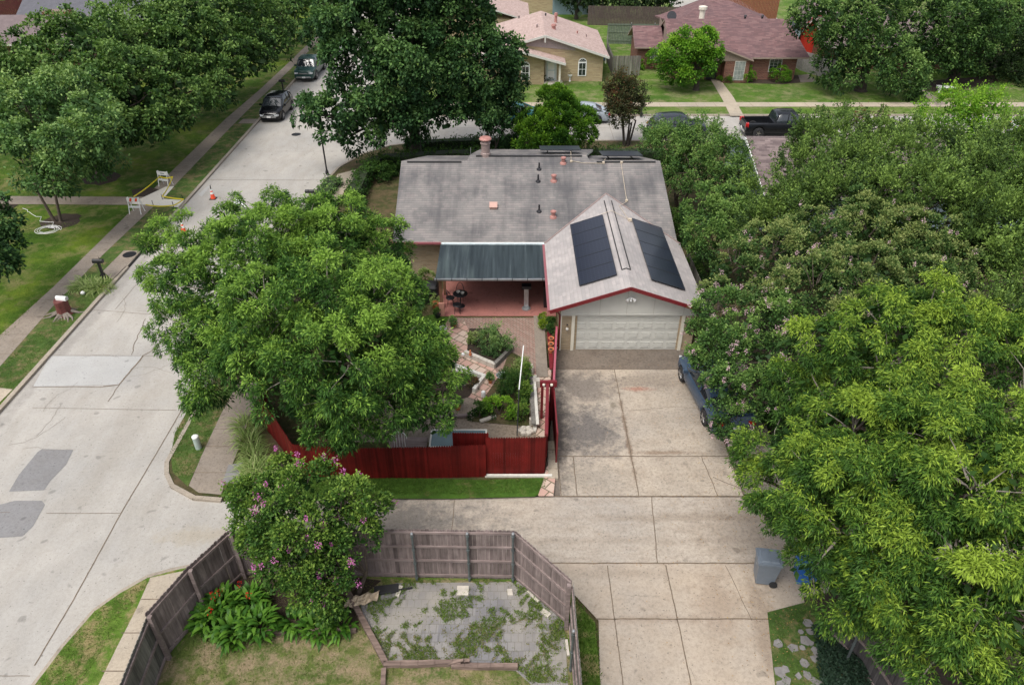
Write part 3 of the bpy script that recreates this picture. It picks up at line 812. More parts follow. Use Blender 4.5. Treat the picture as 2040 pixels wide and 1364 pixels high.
# roof furniture
def onroof(px, py):
    for k in range(1):
        lo, hi = 30.0, 42.0
        for _ in range(40):
            y = (lo + hi) / 2
            p = aty(px, py, y)
            if p.z > roofz(y): lo = y
            else: hi = y
        return aty(px, py, lo)
for px, py in ((1074, 337), (1072, 361), (1074, 421)):
    p = onroof(px, py)
    v = MB(); v.lathe((p.x, p.y, p.z - .05), [(.16, .0), (.14, .07), (.05, .12), (.045, .42), (.03, .43)], 10)
    v.build('vent_pipe', M['darkmetal'], roof)
for px, py in ((1103, 360), (1102, 432), (1122, 325)):
    p = onroof(px, py)
    v = MB(); v.lathe((p.x, p.y, p.z - .05), [(.2, .0), (.17, .08), (.10, .13), (.10, .30), (.15, .31), (.15, .38), (.05, .42)], 12)
    v.build('roof_vent', M['redpipe'], roof)
p = onroof(983, 413)
v = MB(); v.box((p.x, p.y, p.z + .06), (.36, .36, .16), rx=.33); v.box((p.x, p.y - .02, p.z + .15), (.42, .42, .03), rx=.33)
v.build('box_vent', plain('salmon_vent', (.48, .30, .25), .6), roof)
p = (-1.42, 39.25, roofz(39.2))
ch = MB(); ch.lathe((p[0], p[1], p[2] - .1), [(.30, 0), (.28, .2), (.24, .24), (.24, .72), (.29, .74), (.29, .78), (.24, .80), (.24, 0.9)], 20)
cho = ch.build('flue', M['ventmetal'], roof, smooth=False)
MB().lathe((p[0], p[1], p[2] + .8), [(.14, .0), (.33, .05), (.35, .10), (.30, .17), (.1, .21)], 20).build('flue_cap', M['redpipe'], cho)
an = MB(); an.tube([(-2.25, 39.2, roofz(39.2)), (-2.25, 39.2, roofz(39.2) + .4)], .012, 6)
an.build('vent_pipe', M['steel'], roof)
cn = MB()
pts = [(1135, 322), (1155, 325), (1215, 325)]
def rl(pts, off=.04):
    return [onroof(a, b_) + Vector((0, 0, off)) for a, b_ in pts]
cn.tube(rl([(1137, 303), (1138, 322), (1160, 326), (1200, 327), (1206, 318)]), .014, 6)
cn.tube(rl([(1237, 325), (1240, 345), (1245, 380), (1249, 403)]), .014, 6)
q = Vector((5.65, 35.0, gz(5.65) + .06))
cn.tube([onroof(1249, 403) + Vector((0, 0, .05)), q, (5.95, 33.6, gz(5.95) + .06)], .014, 6)
cn.tube([(4.6, 33.9, gz(4.6) + .06), (GR, 33.9, GZ + .1), (5.95, 33.6, gz(5.95) + .06)], .012, 6)
for (a, b_) in ((1138, 323), (1202, 326), (1238, 325), (1248, 401)):
    p = onroof(a, b_); cn.box((p.x, p.y, p.z + .05), (.13, .13, .09))
cn.box((6.0, 33.5, gz(6.0) + .1), (.18, .16, .12))
cn.build('conduit', M['conduit'], roof)
# window on the back wall and left side

# solar arrays
pm, t_, b_ = new_mat('solar_cells')
g = NT(t_)
sx = g.n('ShaderNodeSeparateXYZ'); g.l(g.n('ShaderNodeTexCoord').outputs['Object'], sx.inputs[0])
def lines(sock, per, wd):
    fr = g.math('FRACT', g.math('DIVIDE', sock, per))
    return g.math('LESS_THAN', g.math('ABSOLUTE', g.math('SUBTRACT', fr, 0.5)), wd)
l1 = lines(sx.outputs[0], 0.165, 0.03); l2 = lines(sx.outputs[1], 0.165, 0.03)
g.l(g.mix(g.math('MAXIMUM', l1, l2), (0.010, 0.013, 0.026), (0.034, 0.040, 0.058)), b_.inputs['Base Color'])
b_.inputs['Roughness'].default_value = 0.3
b_.inputs['Coat Weight'].default_value = 0.15
b_.inputs['Coat Roughness'].default_value = 0.15
M['solar'] = pm
frame_m = plain('black_frame', (0.02, 0.021, 0.024), 0.35, 0.1)
def array(xa, xb, ya, yb, n, zfun, label, off=.10):
    cx, cy = (xa + xb) / 2, (ya + yb) / 2
    th = thing('solar_array', label, 'solar panels', (cx, cy, zfun(cx, cy)), 0, None)
    for i in range(n):
        a = ya + (yb - ya) * i / n + .008; b2 = ya + (yb - ya) * (i + 1) / n - .008
        P4 = [(xa, a), (xb, a), (xb, b2), (xa, b2)]
        top = [Vector((x, y, zfun(x, y) + off)) for x, y in P4]
        mb = MB(); mb.add(top + [v - Vector((0, 0, .035)) for v in top], [(3, 2, 1, 0)[::-1], (4, 5, 6, 7)[::-1], (0, 4, 5, 1)[::-1], (1, 5, 6, 2)[::-1], (2, 6, 7, 3)[::-1], (3, 7, 4, 0)[::-1]])
        so_ = mb.build('solar_panel', M['solar'], th)
        fm = MB()
        up_ = Vector((0, 0, .0025))
        for k in range(4): fm.bar(top[k] + up_, top[(k + 1) % 4] + up_, .022, .012)
        fm.build('frame', frame_m, so_)
    rl_ = MB()
    for fr in (.2, .8):
        x = xa + (xb - xa) * fr
        rl_.bar((x, ya + .05, zfun(x, ya) + .05), (x, yb - .05, zfun(x, yb) + .05), .04, .06)
    rl_.build('rail', M['darkmetal'], th)
gzf = lambda x, y: gz(x) + up
array(3.02, 4.62, 27.6, 33.72, 5, gzf, 'left of the two long black solar arrays on the garage roof, facing the patio cover')
array(6.15, 7.70, 27.55, 33.75, 5, gzf, 'right of the two long black solar arrays on the garage roof, beside the crape myrtles')
fzf = lambda x, y: roofz(RYM) - .30 * (y - RYM)
fzs = lambda x, y: roofz(RY) - .30 * (y - RY)
array(1.66, 3.95, 39.7, 41.3, 1, lambda x, y: roofz(RYM) - .10 - .21 * (y - RYM), 'small black solar panel seen edge on at the ridge nearest the flue', .30)
array(5.15, 7.4, 39.3, 41.1, 1, lambda x, y: roofz(RY) - .10 - .21 * (y - RY), 'small black solar panel seen edge on at the lower ridge by the round hedge end', .30)

# patio: slab, cover, posts, furniture
struct('patio_slab', MB().bb(-3.5, 2.2, 29.65, 33.3, 0, 0.12), M['redpatio'])
pc = thing('patio_cover', 'dark green corrugated patio cover on wood posts against the tan brick wall', 'patio cover', (-.9, 31.2, 0))
cg = MB()
nx = 110; xa, xb = -3.55, 1.66
vs = []; fs = []
for i in range(nx * 4 + 1):
    x = xa + (xb - xa) * i / (nx * 4)
    dz = .013 * math.sin(i * PI / 2 * 1.0 + .4) + .004 * math.sin(x * 9)
    for j in range(4):
        y = 29.55 + (32.72 - 29.55) * j / 3
        vs.append((x, y, 2.26 + .045 * (y - 29.55) + dz + .01 * math.sin(x * 3 + j * 2)))
for i in range(nx * 4):
    for j in range(3):
        a = i * 4 + j; fs.append((a, a + 4, a + 5, a + 1))
cg.add(vs, fs)
cm, t_, b_ = new_mat('green_corrugated_sheet'); g = NT(t_)
nz = g.noise(1.0, 4, .7, sc=(6, .25, 1)); n2 = g.noise(.8, 3, .6); n3 = g.noise(1.0, 3, .7, sc=(2.2, .12, 1), off=(3, 0, 0))
c_ = g.ramp(nz, [(.35, (.025, .036, .042)), (.6, (.05, .068, .076)), (.78, (.15, .18, .185))])
c_ = g.mix(g.ramp(n3, [(.55, 0.), (.7, .5)]), c_, (.13, .17, .165))
g.l(c_, b_.inputs['Base Color']); b_.inputs['Roughness'].default_value = .45
cg.build('corrugated_roof', cm, pc)
fb = MB()
fb.bb(-3.5, 1.66, 29.62, 29.70, 2.08, 2.22); fb.build('beam', M['trim_red'], pc)
gt = MB(); gt.bar((-3.6, 29.53, 2.22), (1.68, 29.53, 2.22), .09, .08)
gt.build('gutter', M['steel'], pc)
br = MB()
for k in range(8): br.bb(-3.5 + k * .71, -3.47 + k * .71, 29.47, 29.6, 2.17, 2.275)
br.build('gutter_straps', M['darkmetal'], pc)
fl_ = MB(); fl_.bb(-3.5, 1.72, 32.7, 32.82, 2.405, 2.47); fl_.add([(1.62, 29.7, 2.32), (1.86, 29.7, 2.42), (1.80, 32.7, 2.47), (1.6, 32.7, 2.45)], [(0, 1, 2, 3)])
fl_.build('flashing', plain('white_flashing', (.62, .70, .72), .4), pc)
po = MB(); po.bb(-3.42, -3.29, 29.68, 29.81, .12, 2.1); po.build('post', plain('stained_post', (.20, .10, .055), .8), pc)
po = MB(); po.bb(-3.42, -3.29, 31.6, 31.73, .12, 2.15); po.build('post', plain('stained_post_b', (.20, .10, .055), .8), pc)
po = MB(); po.bb(-3.48, -3.22, 29.6, 29.72, .12, .85); po.build('post_cladding', plain('salmon_board', (.50, .24, .18), .8), pc)

# bistro table and chairs under the cover
def chair(cx, cy, rz, label):
    th = thing('patio_chair', label, 'chair', (cx, cy, .12), rz, 'dark metal patio chairs')
    s = MB(); s.lathe((0, 0, .43), [(.05, 0), (.21, .0), (.22, .03), (.2, .05), (.05, .045)], 16); s.build('seat', M['darkmetal'], th, local=True)
    b2 = MB()
    arc = [(.2 * math.cos(a), .2 * math.sin(a) + .0, .47 + .42 * math.sin((a) * 1.0)) for a in [PI * k / 10 for k in range(11)]]
    b2.tube(arc, .014, 6)
    for k in (2, 3, 4, 5, 6, 7, 8): b2.tube([arc[k], (arc[k][0] * .95, arc[k][1] * .95, .47)], .006, 5)
    b2.build('backrest', M['darkmetal'], th, local=True)
    for a in (45, 135, 225, 315):
        l_ = MB(); ca, sa = math.cos(R(a)), math.sin(R(a))
        l_.tube([(ca * .15, sa * .15, .43), (ca * .2, sa * .2, 0)], .013, 6); l_.build('leg', M['darkmetal'], th, local=True)
chair(-2.62, 29.95, PI, 'dark metal patio chair nearest the open edge of the red slab')
chair(-2.55, 31.15, 0, 'dark metal patio chair on the far side of the small table under the cover')
chair(-3.0, 30.6, PI / 2, 'dark metal patio chair between the small table and the wood post')
tb = thing('patio_table', 'small round dark metal table between the patio chairs under the cover', 'table', (-2.5, 30.55, .12))
MB().lathe((-2.5, 30.55, .12), [(.05, .70), (.36, .70), (.37, .72), (.35, .735), (.05, .735)], 20).build('tabletop', M['darkmetal'], tb)
MB().tube([(-2.5, 30.55, .13), (-2.5, 30.55, .81)], .03, 8).build('pedestal', M['darkmetal'], tb)
MB().lathe((-2.5, 30.55, .12), [(.22, 0), (.2, .03), (.03, .05)], 16).build('table_base', M['darkmetal'], tb)
for dx, dy, lb in ((-.1, .05, 'pale glass bowl at the left on the small dark patio table'), (.12, -.06, 'pale glass bowl at the right on the small dark patio table')):
    o = MB().lathe((-2.5 + dx, 30.55 + dy, .856), [(.04, 0), (.09, .05), (.1, .09), (.085, .085), (.03, .02)], 14).build('bowl', M['offwhite'], loc=(-2.5 + dx, 30.55 + dy, .856)); tag(o, lb, 'bowl')
# workbench vise stand further in
vs_ = thing('tool_stand', 'grey metal tool stand on the red patio slab near the garage side', 'tool stand', (.75, 30.3, .12))
MB().lathe((.75, 30.3, .12), [(.22, 0), (.22, .05), (.14, .08), (.1, .07)], 16).build('base', M['steel'], vs_)
MB().bb(.64, .86, 30.35, 30.5, .2, 1.25).build('column', M['steel'], vs_)
MB().bb(.52, .98, 30.25, 30.6, 1.25, 1.4).build('head', M['darkmetal'], vs_)
vs_ = thing('tyre_rack', 'dark covered cabinet standing against the garage side of the patio', 'cabinet', (1.85, 30.8, .12))
MB().bb(1.62, 2.1, 30.4, 31.2, .12, 1.3).build('cabinet_body', M['darkmetal'], vs_)
MB().bb(1.60, 2.12, 30.38, 31.22, 1.3, 1.34).build('lid', M['black'], vs_)
# covered grills left of patio
def covered(cx, cy, w_, d_, h_, label):
    th = thing('covered_grill', label, 'grill', (cx, cy, .1))
    mb = MB(); nseg = 20; prof = [(1.04, 0), (1.0, .3), (.97, .6), (.92, .85), (.7, .97), (.2, 1.0)]
    vs = []; fs = []
    for f_, z in prof:
        for k in range(nseg):
            a = 2 * PI * k / nseg
            ex = (abs(math.cos(a)) ** .4) * (1 if math.cos(a) >= 0 else -1); ey = (abs(math.sin(a)) ** .4) * (1 if math.sin(a) >= 0 else -1)
            fold = 1 + .04 * math.sin(k * 2.5) * (1 - z)
            vs.append((cx + ex * w_ / 2 * f_ * fold, cy + ey * d_ / 2 * f_ * fold, .1 + z * h_))
    for i in range(len(prof) - 1):
        for k in range(nseg):
            a = i * nseg + k; b2 = i * nseg + (k + 1) % nseg; fs.append((a, b2, b2 + nseg, a + nseg))
    fs.append(tuple(range((len(prof) - 1) * nseg, len(prof) * nseg)))
    mb.add(vs, fs); mb.build('cover', M['black'], th)
    MB().tube([(cx - w_ * .45, cy - d_ * .55, .75), (cx + w_ * .45, cy - d_ * .55, .75)], .03, 8).build('tie_cord', M['rubber'], th)
covered(-3.95, 31.1, .75, .8, 1.05, 'black covered grill left of the patio post, nearer the tan brick wall')
covered(-4.7, 30.9, .7, .7, .95, 'black covered grill half hidden under the ash tree beside the patio')
# ------------------------------------------------------------ plants: leaf clouds on real limbs
def unit(a):
    return a / np.maximum(np.linalg.norm(a, axis=-1, keepdims=True), 1e-6)

def leaf_object(name, mat, base, axis, L, W, tint, parent=None, loc=None, flat=0.6, fold=0.0):
    n = len(base)
    axis = unit(axis)
    up = rng.normal(0, 1, (n, 3)) * (1 - flat) + np.array([0, 0, 1.0]) * flat
    side = unit(np.cross(axis, up))
    L = L[:, None]; W = W[:, None]
    droop = np.array([0, 0, -1.0]) * L * 0.12
    v = np.empty((n, 4, 3))
    mid = base + axis * L * 0.5
    v[:, 0] = base
    v[:, 1] = mid + side * W * 0.5
    v[:, 2] = base + axis * L + droop
    v[:, 3] = mid - side * W * 0.5
    org = np.zeros(3)
    if parent is not None: org = np.array(root_of(parent).location)
    elif loc is not None: org = np.array(loc)
    v -= org
    me = bpy.data.meshes.new(name)
    me.vertices.add(n * 4); me.loops.add(n * 4); me.polygons.add(n)
    me.vertices.foreach_set('co', v.astype(np.float32).ravel())
    me.loops.foreach_set('vertex_index', np.arange(n * 4, dtype=np.int32))
    me.polygons.foreach_set('loop_start', np.arange(0, n * 4, 4, dtype=np.int32))
    me.polygons.foreach_set('loop_total', np.full(n, 4, dtype=np.int32))
    me.update(calc_edges=True)
    at_ = me.attributes.new('tint', 'FLOAT', 'FACE')
    at_.data.foreach_set('value', np.clip(tint, 0, 1).astype(np.float32))
    me.materials.append(mat)
    o = bpy.data.objects.new(name, me)
    C.objects.link(o)
    if parent is not None: o.parent = parent
    elif loc is not None: o.location = loc
    return o

def sph(n):
    d = rng.normal(0, 1, (n, 3))
    return unit(d)

def clusters(lobes, dens, low=-0.45, inner=0.18, rough=0.2):
    """points near the skins of a set of ellipsoids (centre, radius or radii)"""
    P_, D_ = [], []
    cs = [np.array(l[0], float) for l in lobes]
    rs = [np.array(l[1], float) * np.ones(3) for l in lobes]
    for i, (c, r) in enumerate(zip(cs, rs)):
        n = max(8, int(dens * 4 * PI * float(np.mean(r)) ** 2))
        d = sph(n)
        k = rng.random(n)
        keep = (d[:, 2] > low) | (k < 0.25)
        d = d[keep]
        # lumpy radius
        lump = 1 + rough * np.sin(d[:, 0] * 5.1 + i) * np.sin(d[:, 1] * 4.3 + 2 * i) + rng.normal(0, 0.07, len(d))
        f = np.where(rng.random(len(d)) < inner, rng.uniform(.35, .8, len(d)), 1.0) * lump
        p = c + d * r * f[:, None]
        ok = np.ones(len(p), bool)
        for j, (c2, r2) in enumerate(zip(cs, rs)):
            if j == i: continue
            q = np.linalg.norm((p - c2) / r2, axis=1)
            ok &= ~((q < 0.72) & (rng.random(len(p)) < 0.8))
        P_.append(p[ok]); D_.append(d[ok])
    return np.concatenate(P_), np.concatenate(D_)

STY = {
    # puff radius, leaf length, width, leaf area per puff dome, outwardness, droop, flatness
    'ash':   dict(pr=.36, L=.135, W=.038, lai=1.9, out=.85, dr=.40, fl=.5),
    'pecan': dict(pr=.38, L=.125, W=.031, lai=2.0, out=.6, dr=.55, fl=.5),
    'oak':   dict(pr=.52, L=.21, W=.14, lai=1.7, out=.6, dr=.25, fl=.5),
    'maple': dict(pr=.50, L=.20, W=.11, lai=1.7, out=.6, dr=.2, fl=.5),
    'crape': dict(pr=.30, L=.095, W=.062, lai=1.9, out=.7, dr=-.1, fl=.5),
    'elm':   dict(pr=.50, L=.12, W=.062, lai=2.0, out=.8, dr=-.35, fl=.4),
    'conif': dict(pr=.26, L=.17, W=.06, lai=2.2, out=1.0, dr=-.5, fl=.1),
    'small': dict(pr=.16, L=.07, W=.045, lai=2.0, out=.7, dr=0., fl=.5),
}
def foliage(parent, name, mat, lobes, style, seed_tint=0.0, scale=1.0, dens=1.0, loc=None, low=-.45, spray=0.0, rough=0.2, inner=.18, tip_shade=.42):
    s = STY[style]
    pr0 = s['pr'] * (scale ** .6)
    L0, W0 = s['L'] * scale, s['W'] * scale
    # puffs of leaves over the skins of the lobes
    P_, D_ = clusters([(c, np.maximum(np.array(r) * np.ones(3) - pr0 * .5, pr0 * .4)) for c, r in lobes], .95 / (PI * pr0 ** 2) * min(1.35, dens + .1), low, .10, rough)
    nc = len(P_)
    pr = pr0 * rng.uniform(.6, 1.3, nc)
    rg = 0.0 if style == 'conif' else 1.0
    push = rg * np.where(rng.random(nc) < .3, rng.uniform(.1, .75, nc), -.42 * rng.random(nc)) * pr0
    P_ = P_ + D_ * push[:, None]
    pr = np.where(push > .3 * pr0, pr * .72, pr)
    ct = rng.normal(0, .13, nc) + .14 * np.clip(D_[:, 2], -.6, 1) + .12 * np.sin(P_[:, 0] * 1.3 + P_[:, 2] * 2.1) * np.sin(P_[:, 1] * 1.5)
    per = s['lai'] * dens * 2.6 * PI / (L0 * W0 * .55)
    cnt = np.maximum(6, (pr ** 2 * per * .5).astype(int))
    cidx = np.repeat(np.arange(nc), cnt)
    N = len(cidx)
    d = sph(N) + D_[cidx] * .75 + np.array([0, 0, .45])
    d = unit(d)
    rad = pr[cidx] * np.clip(rng.normal(.88, .16, N), .2, 1.35)
    # each puff is itself split in tufts
    ph = rng.uniform(0, 6.28, (nc, 3))
    tuft = np.sin(d[:, 0] * 7 + ph[cidx, 0]) * np.sin(d[:, 1] * 7 + ph[cidx, 1]) * np.sin(d[:, 2] * 6 + ph[cidx, 2])
    rad = rad * (1 + .38 * tuft)
    off = d * rad[:, None]
    if spray:
        sel = rng.random(N) < .45
        k = rng.integers(0, 7, N)
        ax7 = unit(D_[:, None, :] * .7 + rng.normal(0, .45, (nc, 7, 3)) + np.array([0, 0, .8]))
        t = rng.random(N) ** .8
        sh = ax7[cidx, k] * (pr[cidx] * .5 + t * (pr[cidx] * .6 + spray))[:, None] + rng.normal(0, .03 * scale, (N, 3))
        off[sel] = sh[sel]
    base = P_[cidx] + off
    axis = d * s['out'] + rng.normal(0, .38, (N, 3)) + np.array([0, 0, -s['dr']])
    L = L0 * rng.uniform(.65, 1.3, N)
    W = W0 * rng.uniform(.7, 1.25, N)
    tint = .30 + seed_tint + ct[cidx] + .22 * tuft + tip_shade * np.clip(rad / pr[cidx] - .85, -.5, .6) + tip_shade * .5 * d[:, 2] + rng.normal(0, .10, N)  # paler young tips; hollows and undersides painted darker as crown shade
    # dark leaves added deeper in the lobes, crown shade put into their tint
    Bi = []
    for c, r in lobes:
        r = np.array(r, float) * np.ones(3)
        n = int(42 * float(np.mean(r)) ** 2 / (scale ** 1.2) * (1 if np.mean(r) > .6 else 0) * (.14 / L0) )
        Bi.append(np.array(c) + sph(n) * r * rng.uniform(.35, .82, n)[:, None])
    Bi = np.concatenate(Bi) if Bi else np.zeros((0, 3)); m = len(Bi)
    if m:
        base = np.concatenate([base, Bi]); axis = np.concatenate([axis, rng.normal(0, 1, (m, 3))])
        L = np.concatenate([L, L0 * 2.2 * rng.uniform(.8, 1.2, m)]); W = np.concatenate([W, max(W0 * 3, L0 * 1.2) * rng.uniform(.8, 1.2, m)])
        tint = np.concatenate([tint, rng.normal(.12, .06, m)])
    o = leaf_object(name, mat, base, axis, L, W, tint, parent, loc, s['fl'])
    return o, P_ + D_ * pr[:, None] * .8, D_

def limb(mb, a, b, r0, r1, wob=.12, n=6, seg=6):
    a = Vector(a); b = Vector(b)
    L = (b - a).length
    pts = []; rad = []
    side = Vector((random.uniform(-1, 1), random.uniform(-1, 1), random.uniform(.1, .6))).normalized()
    for i in range(seg + 1):
        t = i / seg
        p = a.lerp(b, t) + side * math.sin(t * PI) * wob * L + Vector([random.uniform(-1, 1) * .02 * L for _ in range(3)]) * (1 if 0 < i < seg else 0)
        pts.append(p); rad.append(r0 + (r1 - r0) * t ** .8)
    mb.tube(pts, rad, n)
    return pts

def tree(name, label, base, lobes, style, mat, bark, trunk=(.2, 1.6), group=None, forks=1, scale=1.0, dens=1.0, tint=0.0, twigs=14, spray=0.0, low=-.45, flowers=None, rough=0.2, twigbark=None, cat='tree', inner=.18, tip_shade=.45):
    th = thing(name, label, cat, base, 0, group)
    o, P_, D_ = foliage(th, 'crown', mat, lobes, style, tint, scale, dens, low=low, spray=spray, rough=rough, inner=inner, tip_shade=tip_shade)
    r0, fork_h = trunk
    mb = MB(); b = Vector(base)
    lim = MB()
    for k in range(forks):
        a = 2 * PI * k / max(1, forks)
        sp = .0 if forks == 1 else .18
        foot = b + Vector((math.cos(a) * sp, math.sin(a) * sp, -.05))
        top = b + Vector((math.cos(a) * sp * 3, math.sin(a) * sp * 3, fork_h))
        rr = r0 if forks == 1 else r0 * .6
        pts = [foot, foot.lerp(top, .08), foot.lerp(top, .35), foot.lerp(top, .7), top]
        mb.tube(pts, [rr * 1.7, rr * 1.2, rr, rr * .9, rr * .75], 10)
        for j, (c, r) in enumerate(lobes):
            if forks > 1 and j % forks != k: continue
            e = Vector(c)
            limb(lim, top - Vector((0, 0, random.uniform(0, fork_h * .15))), e, rr * .55, rr * .14, .10, 6)
    idx = rng.choice(len(P_), size=min(len(P_), max(3, twigs * len(lobes))), replace=False)
    cs = np.array([l[0] for l in lobes])
    tw = MB()
    for i in idx:
        p = P_[i]
        j = int(np.argmin(np.linalg.norm(cs - p, axis=1)))
        c = cs[j]
        limb(tw, c + (p - c) * random.uniform(0, .3), c + (p - c) * 1.0, .028 * max(.6, scale), .007, .12, 4, 4)
    mb.add(lim.v, lim.f, 0).add(tw.v, tw.f, 1)
    mb.build('trunk', [bark, twigbark or bark], th)
    if flowers:
        fmat, nfl, size, minz = flowers
        sel = rng.choice(np.where(D_[:, 2] > minz)[0], nfl)
        if len(sel):
            m = 34
            jit = unit(rng.normal(0, 1, (nfl, 3)) + D_[sel] + np.array([0, 0, .6])) * STY[style]['pr'] * scale * .9
            ci = np.repeat(sel, m); jj = np.repeat(np.arange(nfl), m)
            szf = rng.uniform(.55, 1.25, nfl)[jj][:, None]
            off = rng.normal(0, 1, (len(ci), 3)) * size * .5 * np.array([.8, .8, 1.3]) * szf
            ctr = P_[ci] + jit[jj]
            base_ = ctr + off
            fo = leaf_object('blossoms', fmat, base_, off + rng.normal(0, .1, off.shape) * size, np.full(len(ci), size * .5), np.full(len(ci), size * .45), rng.random(len(ci)), th, None, .3)
            tag(fo, kind='stuff')
    return th

LM = {}
LM['ash'] = leafmat('ash_leaves', (.014, .044, .010), (.054, .132, .022), (.24, .39, .06), .17)
LM['pecan'] = leafmat('pecan_leaves', (.014, .042, .009), (.060, .135, .020), (.27, .38, .045), .17)
LM['oak'] = leafmat('oak_leaves', (.014, .040, .015), (.044, .105, .032), (.13, .23, .065), .2)
LM['live'] = leafmat('street_tree_leaves', (.014, .036, .012), (.055, .12, .028), (.18, .28, .075), .22)
LM['young'] = leafmat('young_oak_leaves', (.03, .07, .024), (.11, .21, .065), (.27, .38, .12), .25)
LM['crape_l'] = leafmat('crape_leaves', (.018, .045, .016), (.07, .15, .034), (.20, .31, .075), .15)
LM['crape_b'] = leafmat('buff_tipped_leaves', (.016, .042, .013), (.068, .135, .034), (.24, .28, .09), .15)
LM['crape_n'] = leafmat('near_crape_leaves', (.014, .042, .010), (.06, .135, .024), (.20, .30, .05), .2)
LM['elm'] = leafmat('elm_leaves', (.020, .042, .015), (.085, .15, .034), (.22, .33, .07), .14)
LM['red'] = leafmat('bronze_leaves', (.03, .035, .018), (.06, .075, .03), (.17, .065, .035), .2)
LM['conif'] = leafmat('arborvitae_sprays', (.016, .055, .008), (.055, .14, .014), (.15, .28, .02), .15)
LM['hedge'] = leafmat('hedge_leaves', (.014, .042, .010), (.035, .085, .016), (.09, .17, .03), .15)
LM['hedge_l'] = leafmat('lime_hedge_leaves', (.06, .12, .01), (.15, .24, .02), (.28, .36, .03), .2)
LM['bright'] = leafmat('bright_leaves', (.03, .09, .01), (.11, .26, .02), (.25, .42, .04), .25)
LM['far'] = leafmat('far_leaves', (.016, .035, .012), (.035, .065, .02), (.07, .115, .03), .2)
LM['pink'] = leafmat('pale_pink_petals', (.50, .30, .36), (.62, .42, .48), (.72, .56, .60), .2)
LM['magenta'] = leafmat('magenta_petals', (.42, .08, .30), (.55, .16, .42), (.68, .28, .54), .2)
LM['grassblade'] = leafmat('grass_blades', (.045, .10, .014), (.09, .17, .025), (.20, .24, .06), .3)
LM['dryblade'] = leafmat('mixed_grass_blades', (.06, .11, .02), (.13, .17, .045), (.30, .25, .12), .3)
LM['tuft'] = leafmat('tuft_blades', (.08, .15, .02), (.16, .24, .05), (.34, .34, .13), .3)
LM['ornam'] = leafmat('ornamental_blades', (.09, .16, .03), (.20, .29, .08), (.40, .44, .20), .3)
LM['cover'] = leafmat('dark_cover_leaves', (.010, .022, .014), (.022, .045, .026), (.045, .08, .045), .1)
LM['canna'] = leafmat('canna_leaves', (.018, .06, .01), (.045, .125, .016), (.12, .25, .03), .25, .4)
LM['redflower'] = leafmat('red_petals', (.35, .015, .01), (.5, .025, .015), (.62, .05, .02), .15)

def lob(*a):
    """(px, py, z, r) seen in the photo at height z -> lobe in the place"""
    out = []
    for q in a:
        px, py, z, r = q[:4]
        c = at(px, py, z)
        out.append(((c.x, c.y, c.z), r if len(q) < 5 else (r, r, q[4])))
    return out
def loby(*a):
    out = []
    for q in a:
        px, py, Y, r = q[:4]
        c = aty(px, py, Y)
        out.append(((c.x, c.y, c.z), r if len(q) < 5 else (r, r, q[4])))
    return out
def wlob(*a):
    return [((x, y, z), r) for x, y, z, r in a]

# --- the three ashes over the back yard
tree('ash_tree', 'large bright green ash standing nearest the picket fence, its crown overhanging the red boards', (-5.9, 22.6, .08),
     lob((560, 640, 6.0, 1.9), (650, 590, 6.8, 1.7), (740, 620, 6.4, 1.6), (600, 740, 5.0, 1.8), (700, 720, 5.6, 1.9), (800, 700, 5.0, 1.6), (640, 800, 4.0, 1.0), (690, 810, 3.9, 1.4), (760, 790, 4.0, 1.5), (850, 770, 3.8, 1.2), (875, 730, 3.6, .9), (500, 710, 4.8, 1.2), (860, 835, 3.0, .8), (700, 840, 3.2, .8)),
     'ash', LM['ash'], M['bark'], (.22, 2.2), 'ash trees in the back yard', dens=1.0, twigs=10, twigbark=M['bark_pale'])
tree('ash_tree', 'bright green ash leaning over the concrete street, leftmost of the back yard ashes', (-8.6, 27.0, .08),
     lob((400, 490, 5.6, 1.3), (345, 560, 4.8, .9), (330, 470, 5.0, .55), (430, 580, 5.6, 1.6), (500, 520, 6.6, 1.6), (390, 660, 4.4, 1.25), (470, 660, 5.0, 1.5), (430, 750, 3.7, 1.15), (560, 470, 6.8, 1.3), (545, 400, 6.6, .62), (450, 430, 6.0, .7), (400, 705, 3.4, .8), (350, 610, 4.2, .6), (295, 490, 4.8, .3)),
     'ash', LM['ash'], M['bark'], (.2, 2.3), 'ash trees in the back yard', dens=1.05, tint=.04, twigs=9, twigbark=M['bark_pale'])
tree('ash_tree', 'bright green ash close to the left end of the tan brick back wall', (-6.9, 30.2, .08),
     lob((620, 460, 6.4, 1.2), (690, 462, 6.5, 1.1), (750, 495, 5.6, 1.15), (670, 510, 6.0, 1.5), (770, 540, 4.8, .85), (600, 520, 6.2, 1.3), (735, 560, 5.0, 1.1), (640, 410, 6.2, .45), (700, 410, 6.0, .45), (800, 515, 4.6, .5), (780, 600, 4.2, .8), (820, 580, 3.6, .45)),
     'ash', LM['ash'], M['bark'], (.18, 2.3), 'ash trees in the back yard', dens=1.05, tint=-.02, twigs=9, twigbark=M['bark_pale'])

